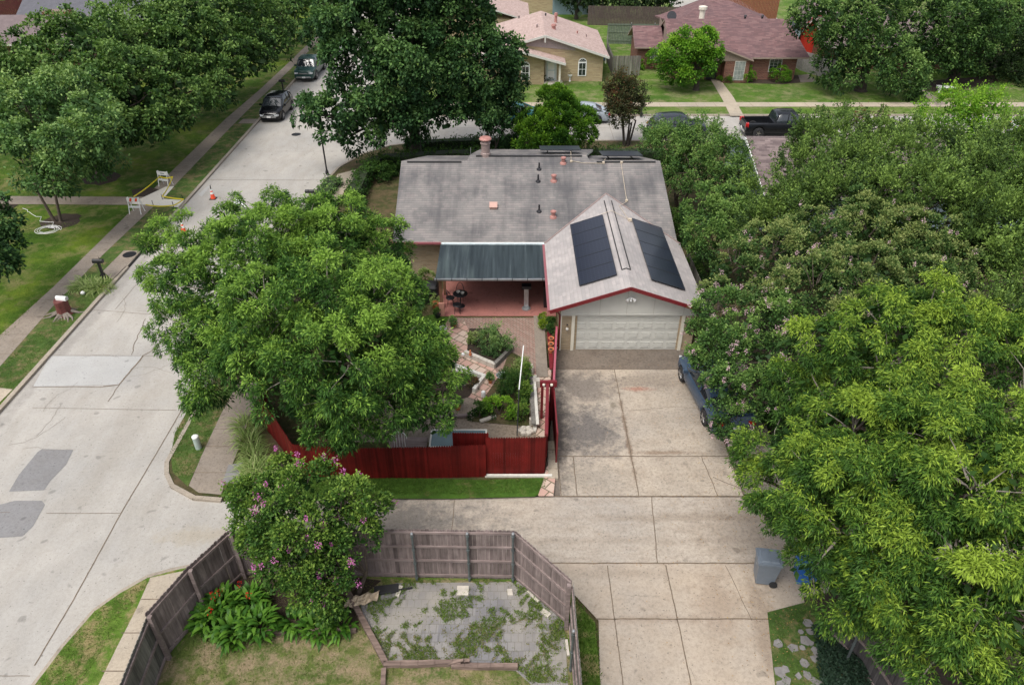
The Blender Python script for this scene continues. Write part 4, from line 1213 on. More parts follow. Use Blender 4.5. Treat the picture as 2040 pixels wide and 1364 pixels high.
# --- near crape myrtle with magenta flowers
tree('crape_myrtle', 'dense crape myrtle with magenta blossoms rising inside the weathered near fence', (-4.9, 13.9, .08),
     lob((520, 1000, 3.4, .8), (600, 985, 3.9, .9), (680, 1010, 3.7, .8), (722, 1012, 3.4, .6), (735, 1040, 3.1, .4), (700, 1065, 2.9, .6), (540, 1070, 2.8, .85), (620, 1060, 3.2, 1.0), (685, 1080, 2.7, .7), (580, 1130, 2.2, .8), (650, 1150, 2.0, .75), (530, 1120, 2.0, .55), (500, 1030, 2.9, .5), (600, 1190, 1.4, .55), (660, 1190, 1.3, .5), (565, 935, 3.6, .35), (500, 975, 3.1, .35)),
     'crape', LM['crape_n'], M['bark'], (.12, 1.0), None, forks=4, dens=.95, scale=1.0, twigs=6, flowers=(LM['magenta'], 52, .085, -.1), low=-.6)

# --- yellow-green pecans on the right
tree('pecan_tree', 'yellow-green pecan behind the others, its top beside the pale pink crape myrtles', (10.7, 20.0, 0),
     lob((1600, 690, 6.2, .9), (1680, 700, 6.8, 1.2), (1760, 650, 7.4, 1.15), (1840, 630, 7.6, 1.1), (1750, 730, 6.8, 1.5), (1850, 700, 7.0, 1.4), (1930, 690, 6.8, 1.1), (2010, 700, 6.6, 1.2), (1580, 760, 5.4, .9), (1960, 665, 6.6, .7), (1640, 790, 5.8, 1.0), (2040, 780, 6.6, 1.2)),
     'pecan', LM['pecan'], M['bark'], (.22, 2.5), 'yellow-green pecans at the right', dens=1.0, tint=.02, twigs=10, twigbark=M['bark_pale'])
tree('pecan_tree', 'yellow-green pecan hanging over the alley beside the grey bin', (9.9, 15.7, 0),
     lob((1540, 910, 4.4, .8), (1620, 880, 5.4, 1.15), (1700, 860, 6.2, 1.3), (1560, 980, 4.4, .75), (1640, 970, 5.4, 1.2), (1720, 970, 6.2, 1.3), (1600, 1060, 4.4, .8), (1680, 1060, 5.3, 1.1), (1500, 950, 3.8, .4), (1520, 1025, 3.6, .42), (1790, 880, 6.6, 1.2), (1620, 1140, 3.5, .62), (1700, 1150, 4.4, .9), (1690, 1215, 3.5, .6)),
     'pecan', LM['pecan'], M['bark'], (.2, 2.2), 'yellow-green pecans at the right', dens=1.05, tint=-.02, twigs=9, twigbark=M['bark_pale'])
tree('pecan_tree', 'yellow-green pecan filling the lower right corner above the dark plank fence', (11.0, 12.6, 0),
     lob((1860, 880, 7.0, 1.2), (1970, 860, 7.0, 1.25), (1830, 990, 6.4, 1.25), (1940, 980, 7.0, 1.3), (2030, 1000, 6.8, 1.2), (1800, 1100, 5.6, 1.1), (1900, 1100, 6.2, 1.25), (2010, 1110, 6.2, 1.2), (1770, 1200, 4.6, .85), (1860, 1210, 5.2, 1.05), (1960, 1220, 5.6, 1.15), (2050, 1240, 5.4, 1.1), (1900, 1300, 4.6, .9), (2000, 1330, 4.6, 1.0), (1800, 1270, 3.9, .6), (1730, 1130, 4.6, .7)),
     'pecan', LM['pecan'], M['bark'], (.22, 2.2), 'yellow-green pecans at the right', dens=1.05, tint=.03, twigs=8, twigbark=M['bark_pale'])

# --- pale pink crape myrtles by the driveway
tree('crape_myrtle', 'crape myrtle with pale pink blossoms leaning over the blue car', (10.0, 22.6, 0),
     lob((1430, 620, 3.9, .9), (1470, 680, 3.7, 1.1), (1420, 710, 3.1, .8), (1530, 720, 3.6, 1.0), (1450, 770, 2.9, .8), (1500, 790, 2.7, .75), (1470, 830, 2.1, .52), (1540, 640, 4.2, 1.1), (1395, 650, 3.2, .4), (1440, 850, 1.8, .4), (1425, 780, 2.7, .55), (1440, 820, 2.2, .5), (1415, 735, 2.8, .5), (1392, 700, 3.0, .4)),
     'crape', LM['crape_l'], M['bark'], (.12, 1.0), None, forks=4, dens=1.0, twigs=7, flowers=(LM['pink'], 120, .085, -.5), low=-.6)
tree('crape_myrtle', 'broad crape myrtle with buff and pale pink tips behind the garage gable', (12.2, 28.0, 0),
     lob((1460, 540, 4.6, 1.2), (1540, 510, 5.2, 1.3), (1630, 480, 5.6, 1.45), (1730, 470, 5.8, 1.5), (1820, 490, 5.6, 1.4), (1890, 540, 5.0, 1.2), (1620, 580, 5.0, 1.4), (1720, 570, 5.2, 1.5), (1820, 580, 5.0, 1.3), (1530, 600, 4.5, 1.1), (1700, 640, 4.6, 1.1), (1900, 620, 4.6, 1.0), (1430, 590, 4.0, .7)),
     'crape', LM['crape_b'], M['bark'], (.14, 1.2), None, forks=4, dens=.85, twigs=6, tint=.07, flowers=(LM['pink'], 75, .08, -.1), low=-.3)
tree('crape_myrtle', 'rounded green crape myrtle against the right end of the grey roof', (10.4, 33.2, 0),
     lob((1400, 420, 3.9, 1.1), (1450, 410, 4.2, 1.1), (1420, 460, 3.6, 1.15), (1370, 440, 3.3, .6), (1460, 460, 3.6, .9), (1400, 500, 2.6, .7)),
     'crape', LM['crape_l'], M['bark'], (.12, 1.0), None, forks=3, dens=1.1, scale=1.05, twigs=6, tint=.08, low=-.3)
tree('crape_myrtle', 'wide feathery green crape myrtle at the far right corner of the grey roof', (10.6, 42.6, 0),
     lob((1330, 300, 3.6, 1.3), (1390, 290, 4.0, 1.35), (1435, 325, 3.6, 1.4), (1380, 345, 3.0, 1.4), (1310, 270, 3.6, .8), (1440, 365, 2.8, 1.2), (1340, 350, 2.4, 1.0), (1462, 350, 3.2, .9)),
     'crape', LM['crape_l'], M['bark'], (.12, 1.0), None, forks=3, dens=1.1, scale=1.15, twigs=6, tint=.08, low=-.3, spray=.5)
# --- olive elms behind them
tree('elm_tree', 'olive green elm with upright shoots beside the brown shingle roof', (14.3, 34.5, 0),
     lob((1600, 370, 5.2, 1.5), (1650, 300, 6.0, 1.6), (1560, 430, 4.6, 1.5), (1640, 420, 5.4, 1.7), (1530, 480, 3.8, 1.2), (1505, 400, 3.8, 1.1), (1700, 360, 6.0, 1.5), (1660, 250, 6.0, .8)),
     'elm', LM['elm'], M['bark'], (.18, 2), 'olive green elms at the right', dens=1.2, scale=1.1, twigs=6, spray=.62, low=-.3)
tree('elm_tree', 'olive green elm in the middle of its row, above the buff tipped crape myrtle', (18.0, 34.0, 0),
     lob((1740, 420, 5.8, 1.6), (1790, 350, 6.4, 1.6), (1830, 430, 6.0, 1.7), (1760, 290, 6.4, 1.2), (1870, 370, 6.2, 1.4), (1720, 470, 5.0, 1.0), (1850, 290, 6.2, 1.2)),
     'elm', LM['elm'], M['bark'], (.18, 2), 'olive green elms at the right', dens=1.2, scale=1.1, twigs=6, spray=.62, tint=.03, low=-.3)
tree('elm_tree', 'olive green elm at the right edge, tallest of its row', (21.0, 32.0, 0),
     lob((1930, 450, 5.8, 1.7), (1990, 380, 6.2, 1.7), (1940, 330, 6.2, 1.3), (2020, 480, 5.6, 1.6), (1960, 540, 5.0, 1.5), (2040, 560, 5.0, 1.4), (2050, 420, 6, 1.5), (1990, 300, 6, 1.2), (2040, 650, 4.6, 1.2)),
     'elm', LM['elm'], M['bark'], (.18, 2), 'olive green elms at the right', dens=1.2, scale=1.1, twigs=6, spray=.62, tint=-.03, low=-.3)
tree('maple_tree', 'bright lime green tree poking up behind the olive elms near the far street', (29.5, 45, 0),
     lob((1880, 235, 5.0, 1.3), (1930, 230, 5.2, 1.3), (1980, 225, 5.4, 1.0), (1850, 255, 4.4, 1.0), (1920, 265, 4.2, 1.4), (2000, 280, 4.5, 1.5), (2040, 320, 4.5, 1.6)),
     'crape', LM['bright'], M['bark'], (.14, 1.6), None, dens=.75, scale=1.4, twigs=5, tint=.12, spray=.6)
tree('crape_myrtle', 'thin crape myrtle with rusty seed heads left of the lime green tree', (23.6, 47, 0),
     lob((1745, 235, 4.0, .7), (1720, 255, 3.4, .8), (1775, 255, 3.6, .7), (1745, 275, 2.8, .8), (1700, 290, 2.4, .7)),
     'crape', LM['red'], M['bark'], (.1, 1.0), None, forks=3, dens=.6, scale=1.4, twigs=5, tint=-.05, spray=.5)

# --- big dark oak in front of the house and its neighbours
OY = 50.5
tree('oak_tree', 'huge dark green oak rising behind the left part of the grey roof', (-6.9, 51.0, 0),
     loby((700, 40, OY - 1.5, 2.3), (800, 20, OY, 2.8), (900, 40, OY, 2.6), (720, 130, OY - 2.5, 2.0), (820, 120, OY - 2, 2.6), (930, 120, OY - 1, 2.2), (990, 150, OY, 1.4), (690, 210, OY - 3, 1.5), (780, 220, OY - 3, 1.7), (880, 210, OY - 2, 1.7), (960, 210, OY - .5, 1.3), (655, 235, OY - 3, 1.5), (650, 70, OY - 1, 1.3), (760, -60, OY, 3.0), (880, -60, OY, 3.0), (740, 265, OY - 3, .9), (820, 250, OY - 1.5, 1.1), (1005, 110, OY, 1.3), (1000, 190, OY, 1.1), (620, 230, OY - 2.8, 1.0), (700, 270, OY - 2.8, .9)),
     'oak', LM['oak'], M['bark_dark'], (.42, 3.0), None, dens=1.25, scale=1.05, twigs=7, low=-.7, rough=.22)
tree('oak_tree', 'dark multi-trunked tree tucked between the huge oak and the round conifers', (-1.6, 49.5, 0),
     loby((960, 235, 49, 1.1), (1000, 200, 50, 1.2), (990, 250, 49, .9), (940, 190, 50, 1.2), (1015, 170, 50.5, .9)),
     'oak', LM['oak'], M['bark_dark'], (.16, 1.4), None, forks=4, dens=1.0, scale=.95, twigs=7, low=-.6)
tree('conifer_tree', 'broad bright topped arborvitae, tallest of the clipped conifers before the far street', (3.05, 50.5, 0),
     loby((1112, 200, 50.5, 1.0), (1105, 222, 50.3, 1.5), (1120, 250, 50.1, 2.0, 1.7), (1145, 262, 50, 1.6), (1100, 268, 49.9, 1.6)),
     'conif', LM['conif'], M['bark_dark'], (.15, .8), None, dens=1.1, scale=1.1, twigs=0, rough=.02, tint=-.03)
tree('conifer_tree', 'small bushy arborvitae hugging the left foot of the tallest conifer', (.95, 49.4, 0),
     loby((1065, 250, 49.4, 1.1), (1062, 275, 49.2, 1.25), (1090, 282, 49.0, 1.0)),
     'conif', LM['conif'], M['bark_dark'], (.1, .5), None, dens=1.0, scale=1.1, twigs=3, rough=.08, tint=.05)
tree('conifer_tree', 'dark shaded arborvitae between the multi-trunked tree and the bushy conifer', (.2, 50.6, 0),
     loby((1025, 235, 50.8, .9), (1030, 260, 50.6, 1.0), (1010, 280, 50.3, .8)),
     'conif', LM['oak'], M['bark_dark'], (.1, .5), None, dens=.9, scale=1.2, twigs=3, rough=.1, tint=-.1)
tree('crape_myrtle', 'upright crape myrtle with bronze red foliage standing by the far street', (8.75, 53.6, 0),
     loby((1225, 195, 53.6, .95), (1255, 190, 53.6, .95), (1240, 175, 53.6, .9), (1242, 225, 53.6, 1.1), (1222, 225, 53.5, .7), (1265, 215, 53.6, .7)),
     'crape', LM['red'], M['bark_dark'], (.12, 2.0), None, forks=5, dens=1.3, scale=1.2, twigs=5, spray=.45, tint=.08, tip_shade=.3)
tree('lawn_tree', 'small bushy bright green tree on the lawn of the maroon roofed house', (17.1, 68.2, .1),
     loby((1335, 115, 68, 1.5), (1370, 95, 68.2, 1.5), (1400, 90, 68.4, 1.4), (1390, 130, 68, 1.7), (1350, 150, 67.6, 1.3), (1410, 115, 68.4, 1.2), (1345, 85, 68.4, .9), (1405, 72, 68.5, .8)),
     'maple', LM['bright'], M['bark_dark'], (.24, 1.6), None, dens=1.15, scale=1.0, twigs=4, low=-.6, tint=-.08)
tree('pecan_tree', 'large tree with a thick trunk on the far lawn, screening the red barn shed', (32.2, 68.0, .1),
     loby((1675, 120, 67.5, 2.0), (1700, 60, 68, 2.8), (1760, 110, 66.5, 2.3), (1690, 140, 66.5, 1.8), (1650, 150, 67.5, 1.2), (1800, 150, 65.5, 1.8), (1830, 175, 64.8, 1.2), (1640, 30, 68.5, 2.4), (1740, 10, 68.5, 3.0), (1670, 85, 67.5, 1.8), (1625, 10, 69, 1.6)),
     'maple', LM['live'], M['bark_dark'], (.42, 3.0), None, dens=.8, scale=1.25, twigs=4, low=-.7, tint=.12)
tree('pecan_tree', 'large shaded tree over the white bench at the top right', (42.2, 71, .1),
     loby((1850, 60, 70, 2.9), (1900, 30, 70, 3.0), (1860, 110, 69, 2.0), (1930, 90, 69.5, 2.3), (1830, 20, 71, 2.8), (1960, 30, 71, 3.0), (1920, 130, 70, 1.4)),
     'maple', LM['live'], M['bark_dark'], (.42, 3.2), None, dens=.8, scale=1.25, twigs=4, low=-.7, tint=.0)
tree('pecan_tree', 'dark drooping tree at the top right edge, beyond the grey plank fence', (50, 74, .1),
     loby((1990, 100, 73, 2.8), (2030, 60, 74, 3.2), (2040, 140, 71, 2.2), (1980, 20, 77, 3.0), (2060, 160, 70, 1.8)),
     'maple', LM['far'], M['bark_dark'], (.4, 3), None, dens=.7, scale=1.3, twigs=3, low=-.7, tint=.02, spray=.5)

# --- street trees at the left
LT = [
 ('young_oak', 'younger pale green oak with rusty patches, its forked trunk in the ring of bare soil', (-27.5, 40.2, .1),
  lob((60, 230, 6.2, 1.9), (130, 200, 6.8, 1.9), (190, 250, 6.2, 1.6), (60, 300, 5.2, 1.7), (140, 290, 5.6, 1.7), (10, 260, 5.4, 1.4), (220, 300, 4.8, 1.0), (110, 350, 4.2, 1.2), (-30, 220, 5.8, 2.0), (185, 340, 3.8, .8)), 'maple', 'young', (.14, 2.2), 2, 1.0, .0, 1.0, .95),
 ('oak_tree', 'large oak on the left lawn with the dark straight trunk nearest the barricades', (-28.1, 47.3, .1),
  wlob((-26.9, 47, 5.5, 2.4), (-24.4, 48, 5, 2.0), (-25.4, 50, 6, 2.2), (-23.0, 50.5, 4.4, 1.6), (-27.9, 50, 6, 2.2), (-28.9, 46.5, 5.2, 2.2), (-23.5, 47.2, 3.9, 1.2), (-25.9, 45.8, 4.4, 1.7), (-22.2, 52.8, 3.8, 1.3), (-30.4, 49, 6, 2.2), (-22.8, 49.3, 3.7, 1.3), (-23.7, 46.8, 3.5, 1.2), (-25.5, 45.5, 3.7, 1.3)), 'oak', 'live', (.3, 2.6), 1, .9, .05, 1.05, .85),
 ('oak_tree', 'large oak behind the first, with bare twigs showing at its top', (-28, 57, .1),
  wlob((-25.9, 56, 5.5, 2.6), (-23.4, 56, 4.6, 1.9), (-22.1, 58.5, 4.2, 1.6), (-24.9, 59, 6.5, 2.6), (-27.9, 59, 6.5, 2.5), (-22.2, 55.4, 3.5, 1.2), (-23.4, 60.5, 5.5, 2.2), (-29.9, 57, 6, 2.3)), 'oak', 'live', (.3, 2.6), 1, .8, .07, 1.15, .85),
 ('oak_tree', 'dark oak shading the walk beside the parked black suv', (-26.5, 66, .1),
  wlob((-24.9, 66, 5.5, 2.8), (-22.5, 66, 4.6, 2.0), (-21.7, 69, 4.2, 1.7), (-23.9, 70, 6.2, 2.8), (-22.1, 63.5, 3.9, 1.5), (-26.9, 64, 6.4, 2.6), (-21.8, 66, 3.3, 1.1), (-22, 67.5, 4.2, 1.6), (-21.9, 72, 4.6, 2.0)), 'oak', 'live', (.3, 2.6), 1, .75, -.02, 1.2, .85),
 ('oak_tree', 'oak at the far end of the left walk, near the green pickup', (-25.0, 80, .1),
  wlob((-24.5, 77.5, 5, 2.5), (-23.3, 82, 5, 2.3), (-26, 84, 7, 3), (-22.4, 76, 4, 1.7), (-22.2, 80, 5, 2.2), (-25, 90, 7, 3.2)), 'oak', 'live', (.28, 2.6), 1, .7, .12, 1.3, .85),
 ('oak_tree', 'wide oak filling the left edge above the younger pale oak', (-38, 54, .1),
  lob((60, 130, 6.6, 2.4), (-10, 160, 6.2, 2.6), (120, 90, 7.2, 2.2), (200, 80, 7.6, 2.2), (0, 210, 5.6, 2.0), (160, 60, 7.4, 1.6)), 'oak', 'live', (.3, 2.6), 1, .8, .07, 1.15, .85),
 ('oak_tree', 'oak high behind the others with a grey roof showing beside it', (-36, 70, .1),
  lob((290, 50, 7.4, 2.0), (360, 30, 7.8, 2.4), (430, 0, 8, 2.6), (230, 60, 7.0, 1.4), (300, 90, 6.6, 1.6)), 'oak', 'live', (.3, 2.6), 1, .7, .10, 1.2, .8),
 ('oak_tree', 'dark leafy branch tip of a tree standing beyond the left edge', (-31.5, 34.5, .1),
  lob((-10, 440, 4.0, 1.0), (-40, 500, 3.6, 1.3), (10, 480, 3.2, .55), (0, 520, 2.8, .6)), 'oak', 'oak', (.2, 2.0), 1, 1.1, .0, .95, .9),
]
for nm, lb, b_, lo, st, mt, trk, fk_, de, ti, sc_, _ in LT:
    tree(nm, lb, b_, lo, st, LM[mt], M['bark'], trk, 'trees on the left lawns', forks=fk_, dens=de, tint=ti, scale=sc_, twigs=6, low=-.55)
# background trees along the top
bgt = [((1150, -5), 100, 'dark tree behind the far plank fence, over the blue grey shed', 1.6), ((1200, 0), 101, 'dark tree behind the far plank fence, second right of the blue grey shed', 1.8), ((1255, -2), 101, 'dark tree behind the far plank fence, just left of the pale back lane', 1.8),
       ((1310, 0), 100, 'dark tree whose foliage ends at the pale back lane', 1.9), ((1960, -30), 98, 'dark tree filling the sky at the top right corner', 3.6), ((90, -8), 104, 'dark tree over the maroon plank fence at the top left', 3.0), ((200, -8), 96, 'tree with many bare stems before the grey roof, top left', 2.6), ((620, -40), 110, 'far tree closing the end of the street', 3.0), ((720, -40), 112, 'far tree beyond the huge oak top', 3.4)]
for (px, py), Y, lb, r_ in bgt:
    c = aty(px, py, Y)
    c.z = max(c.z, 2.6)
    tree('far_tree', lb, (c.x, c.y, 0), [((c.x - .8 * r_, c.y, c.z), r_), ((c.x + .8 * r_, c.y, c.z + .3), r_), ((c.x, c.y, c.z + .7 * r_), r_), ((c.x, c.y - .5 * r_, c.z - .4 * r_), r_ * .8)],
         'oak', LM['far'], M['bark_dark'], (.25, 1.6), 'trees along the top edge', dens=.6, scale=1.6, twigs=3, low=-.6)
# ------------------------------------------------------------ hedges, shrubs, beds
def hedge(name, label, path, wd, h, mat, dens=55, L=.07, z0=.08, cat='hedge', group=None, sc=1.0, core=True):
    pts = [Vector((p[0], p[1], 0)) for p in path]
    mid = pts[len(pts) // 2]
    th = thing(name, label, cat, (mid.x, mid.y, z0), 0, group)
    Bs = []; Ns = []
    cm_ = MB()
    for a, b in zip(pts[:-1], pts[1:]):
        d = b - a; LL = d.length; d.normalize(); s = Vector((-d.y, d.x, 0))
        if core: cm_.bar((a.x, a.y, z0 + h * .42), (b.x, b.y, z0 + h * .42), wd * .8, h * .8)
        per = wd + 2 * h
        n = int(LL * per * dens / sc ** 2)
        t = rng.random(n) * LL; q = rng.random(n) * per
        for tt, qq in zip(t, q):
            if qq < h: o = (-wd / 2, qq, -1, 0)
            elif qq < h + wd: o = (qq - h - wd / 2, h, 0, 1)
            else: o = (wd / 2, qq - h - wd, 1, 0)
            rr = random.uniform(.86, 1.04) + .07 * math.sin(tt * 3.1) * math.sin(tt * 1.3 + qq)
            Bs.append((a.x + d.x * tt + s.x * o[0] * rr, a.y + d.y * tt + s.y * o[0] * rr, z0 + o[1] * rr)); Ns.append((s.x * o[2], s.y * o[2], o[3]))
    # ends
    for e_, dr in ((pts[0], pts[0] - pts[1]), (pts[-1], pts[-1] - pts[-2])):
        dr = dr.normalized(); s = Vector((-dr.y, dr.x, 0))
        for _ in range(int(wd * h * dens)):
            o = random.uniform(-.5, .5) * wd; z = random.uniform(0, h)
            Bs.append((e_.x + s.x * o + dr.x * random.uniform(0, .08), e_.y + s.y * o + dr.y * random.uniform(0, .08), z0 + z)); Ns.append((dr.x, dr.y, .2))
    Bs = np.array(Bs); Ns = np.array(Ns)
    m = 7
    ci = np.repeat(np.arange(len(Bs)), m)
    off = rng.normal(0, .05 * sc, (len(ci), 3))
    ax = Ns[ci] * .7 + rng.normal(0, .6, (len(ci), 3)) + np.array([0, 0, .3])
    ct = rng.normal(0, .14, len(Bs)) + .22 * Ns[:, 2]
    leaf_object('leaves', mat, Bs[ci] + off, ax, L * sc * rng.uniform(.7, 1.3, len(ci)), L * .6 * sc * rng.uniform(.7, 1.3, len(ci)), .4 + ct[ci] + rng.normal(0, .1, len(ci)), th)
    if core: cm_.build('inner_growth', plain(name + '_inner', (.018, .03, .01), .95, .4, 12), th)
    return th
hedge('hedge', 'long dark clipped hedge along the front of the corner house', [(-9.9, 42.4), (-9.9, 46.8), (-9.2, 48.8), (-4, 49.7), (2, 49.9), (10.6, 49.9)], .95, 1.15, LM['hedge'], dens=24, L=.10, sc=1.35)
hedge('hedge', 'second hedge nearer the far street, behind the trunk of the huge oak', [(-7.8, 52.2), (-4, 52.8), (1, 52.9)], .8, .9, LM['hedge'], dens=22, L=.10, sc=1.4)
hedge('hedge', 'low lime green clipped hedge beside the street walk', [(-9.75, 37.6), (-9.6, 41.6)], .85, .7, LM['hedge_l'], dens=30, L=.09, sc=1.2)
hedge('hedge', 'low spreading green shrub mass at the foot of the dark street post', [(-12.15, 40.6), (-12.2, 43.5), (-11.9, 46.2)], 1.15, .55, LM['young'], dens=26, L=.10, sc=1.25, core=True)

def bush(name, label, c, r, mat, style='small', scale=1.0, dens=1.0, cat='shrub', group=None, tint=0., spray=0., flowers=None):
    rr = np.array(r) * np.ones(3)
    th = thing(name, label, cat, (c[0], c[1], c[2]), 0, group)
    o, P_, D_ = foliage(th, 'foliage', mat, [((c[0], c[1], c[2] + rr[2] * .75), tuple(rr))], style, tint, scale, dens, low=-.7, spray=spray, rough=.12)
    st = MB()
    for k in range(6):
        i = random.randrange(len(P_)); st.tube([(c[0], c[1], c[2]), P_[i] * .5 + np.array(c) * .5 + np.array([0, 0, .1]), P_[i]], [.02, .012, .006], 5)
    st.build('stems', M['bark'], th)
    if flowers:
        sel = rng.choice(len(P_), 10)
        ci = np.repeat(sel, 14)
        off = rng.normal(0, .04, (len(ci), 3))
        tag(leaf_object('blossoms', flowers, P_[ci] + off, off, np.full(len(ci), .05), np.full(len(ci), .04), rng.random(len(ci)), th), kind='stuff')
    return th
def g0(px, py, z=.09):
    return at(px, py, z)
for (px, py, r, lb, mt, sc_) in (
    (1298, 138, (1.5, 1.0, .85), 'wide clipped bush at the left corner of the maroon roofed house', 'bright', 1.6),
    (1484, 162, (.75, .75, .8), 'round clipped bush below the curtained window of the maroon roofed house', 'bright', 1.5),
    (1551, 162, (.9, .9, .8), 'round clipped bush below the dark window of the maroon roofed house', 'bright', 1.5),
    (1447, 163, (.8, .6, .45), 'loose leafy plant beside the front step of the maroon roofed house', 'bright', 1.4),
    (1168, 158, (.7, .6, .8), 'yellow green bush under the right arched window of the tan brick house', 'bright', 1.4),
    (1190, 160, (.5, .3, .3), 'low plant at the right corner of the tan brick house', 'hedge', 1.3),
    (1090, 163, (.6, .3, .3), 'low flower clump left of the tan house door', 'hedge', 1.3),
    (750, 360, (1.1, 1.1, .7), 'dark feathery shrub between the hedges and the roof corner', 'hedge', 1.3),
    (775, 345, (.9, .9, .6), 'small shrub on the red brown soil next to the grey roof', 'hedge', 1.2),
    (1340, 470, (.8, 1.4, .9), 'green shrub in the gap between the garage and the side fence', 'hedge', 1.2),
    (1405, 560, (1.0, 1.2, .9), 'green shrub beside the garage wall near the crape myrtle', 'crape_l', 1.2),
    (1690, 560, (2.2, 2.2, 1.6), 'shaded undergrowth beneath the pale pink crape myrtles', 'hedge', 1.6),
    (1760, 820, (2.4, 1.4, 1.6), 'shaded undergrowth beneath the yellow green pecans', 'hedge', 1.6),
    (1560, 840, (1.2, 1.2, 1.2), 'shaded shrub behind the rear bumper of the blue car', 'hedge', 1.3)):
    c = g0(px, py)
    bush('shrub', lb, (c.x, c.y, .06), r, LM[mt], 'small', sc_, 1.0)

# grass blades: real tufts on the near lawns
def in_poly(P_, poly):
    x, y = P_[:, 0], P_[:, 1]
    ins = np.zeros(len(P_), bool)
    n = len(poly)
    for i in range(n):
        x1, y1 = poly[i][0], poly[i][1]; x2, y2 = poly[(i + 1) % n][0], poly[(i + 1) % n][1]
        c = ((y1 > y) != (y2 > y)) & (x < (x2 - x1) * (y - y1) / (y2 - y1 + 1e-9) + x1)
        ins ^= c
    return ins
def lawn_blades(label_name, poly, z, dens, mat, hgt=.07, clump=0.0, thr=.5, tb=.45):
    xs = [p[0] for p in poly]; ys = [p[1] for p in poly]
    area = (max(xs) - min(xs)) * (max(ys) - min(ys))
    n = int(area * dens)
    P_ = np.stack([rng.uniform(min(xs), max(xs), n), rng.uniform(min(ys), max(ys), n)], 1)
    P_ = P_[in_poly(P_, poly)]
    nz = np.sin(P_[:, 0] * 2.3 + 1.3 * np.sin(P_[:, 1] * 1.7)) * np.sin(P_[:, 1] * 2.9 + 1.1 * np.sin(P_[:, 0] * 3.1)) * .5 + .5
    nz2 = np.sin(P_[:, 0] * 9.3 + 2 * np.sin(P_[:, 1] * 5.7)) * np.sin(P_[:, 1] * 8.1 + 2 * np.sin(P_[:, 0] * 6.3)) * .5 + .5
    v = nz * .55 + nz2 * .45
    if clump: 
        k = v > thr; P_ = P_[k]; v = v[k]
    n = len(P_)
    base = np.concatenate([P_, np.full((n, 1), z)], 1)
    ax = rng.normal(0, .55, (n, 3)); ax[:, 2] = 1.0
    o = leaf_object('grass', mat, base, ax, hgt * rng.uniform(.5, 1.5, n), np.full(n, .018) * rng.uniform(.7, 1.6, n), tb + .35 * (.5 - v) + rng.normal(0, .16, n), None, (0, 0, 0), .3)
    return tag(o, kind='stuff')
near_yard = [(-9.7, 11.4), (-8.3, 14.4), (0.1, 14.3), (1.62, 12.7), (1.68, 8.5), (-9.4, 8.5)]
terr = pp((715, 1195), (790, 1160), (1060, 1158), (1100, 1190), (1125, 1250), (1132, 1364), (1060, 1364), (1028, 1335), (768, 1320), (735, 1260))
lawn_blades('', near_yard, .09, 300, LM['dryblade'], .06, 1, .32, .55)
lawn_blades('', [(p.x, p.y) for p in terr], .105, 2300, LM['tuft'], .085, 1, .58, .5)
lawn_blades('', [(p.x, p.y) for p in pp((735, 1270), (900, 1250), (1110, 1230), (1130, 1364), (1060, 1364), (1028, 1332), (770, 1316))], .105, 900, LM['dryblade'], .07, 1, .5, .95)
lawn_blades('', [(p.x, p.y) for p in pp((1050, 1160), (1100, 1190), (1125, 1250), (1135, 1364), (1040, 1364), (1080, 1290), (1060, 1220))], .105, 900, LM['tuft'], .08, 1, .3, .5)
lawn_blades('', [(-13.2, 10), (-12.85, 12.1), (-12.5, 13.2), (-12.0, 13.85), (-11.35, 14.35), (-11.6, 12.9), (-11.9, 10.8), (-12.0, 9.5)], .09, 520, LM['dryblade'], .06, 1, .25, .42)
lawn_blades('', [(1.72, 9), (1.78, 12.6), (1.25, 14.7), (2.2, 13.4), (2.55, 12.6), (2.4, 9)], .09, 800, LM['grassblade'], .10)
lawn_blades('', [(p.x, p.y) for p in pp((560, 990), (600, 962), (690, 956), (970, 960), (1088, 957), (1086, 975), (1065, 985), (900, 989), (700, 989))], .10, 700, LM['grassblade'], .07)
lawn_blades('', [(p.x, p.y) for p in pp((396, 790), (348, 862), (342, 905), (346, 940), (374, 966), (407, 894), (441, 822))], .10, 420, LM['grassblade'], .06, 1, .25)
lawn_blades('', [(-22.5, 24), (-21.0, 24), (-21.0, 34.0), (-21.8, 34.0), (-22.3, 29)], .11, 300, LM['grassblade'], .06, 1, .25)
lawn_blades('', [(-33, 27), (-23.4, 26.8), (-24.6, 40), (-36, 40)], .10, 110, LM['grassblade'], .07, 1, .2, .5)
lawn_blades('', [(p.x, p.y) for p in pp((1535, 1220), (1610, 1215), (1640, 1364), (1600, 1400), (1560, 1364))], .03, 350, LM['grassblade'], .08, 1, .45)
lawn_blades('', [(p.x, p.y) for p in pp((840, 632), (905, 634), (880, 665), (840, 680))], .09, 500, LM['grassblade'], .06)

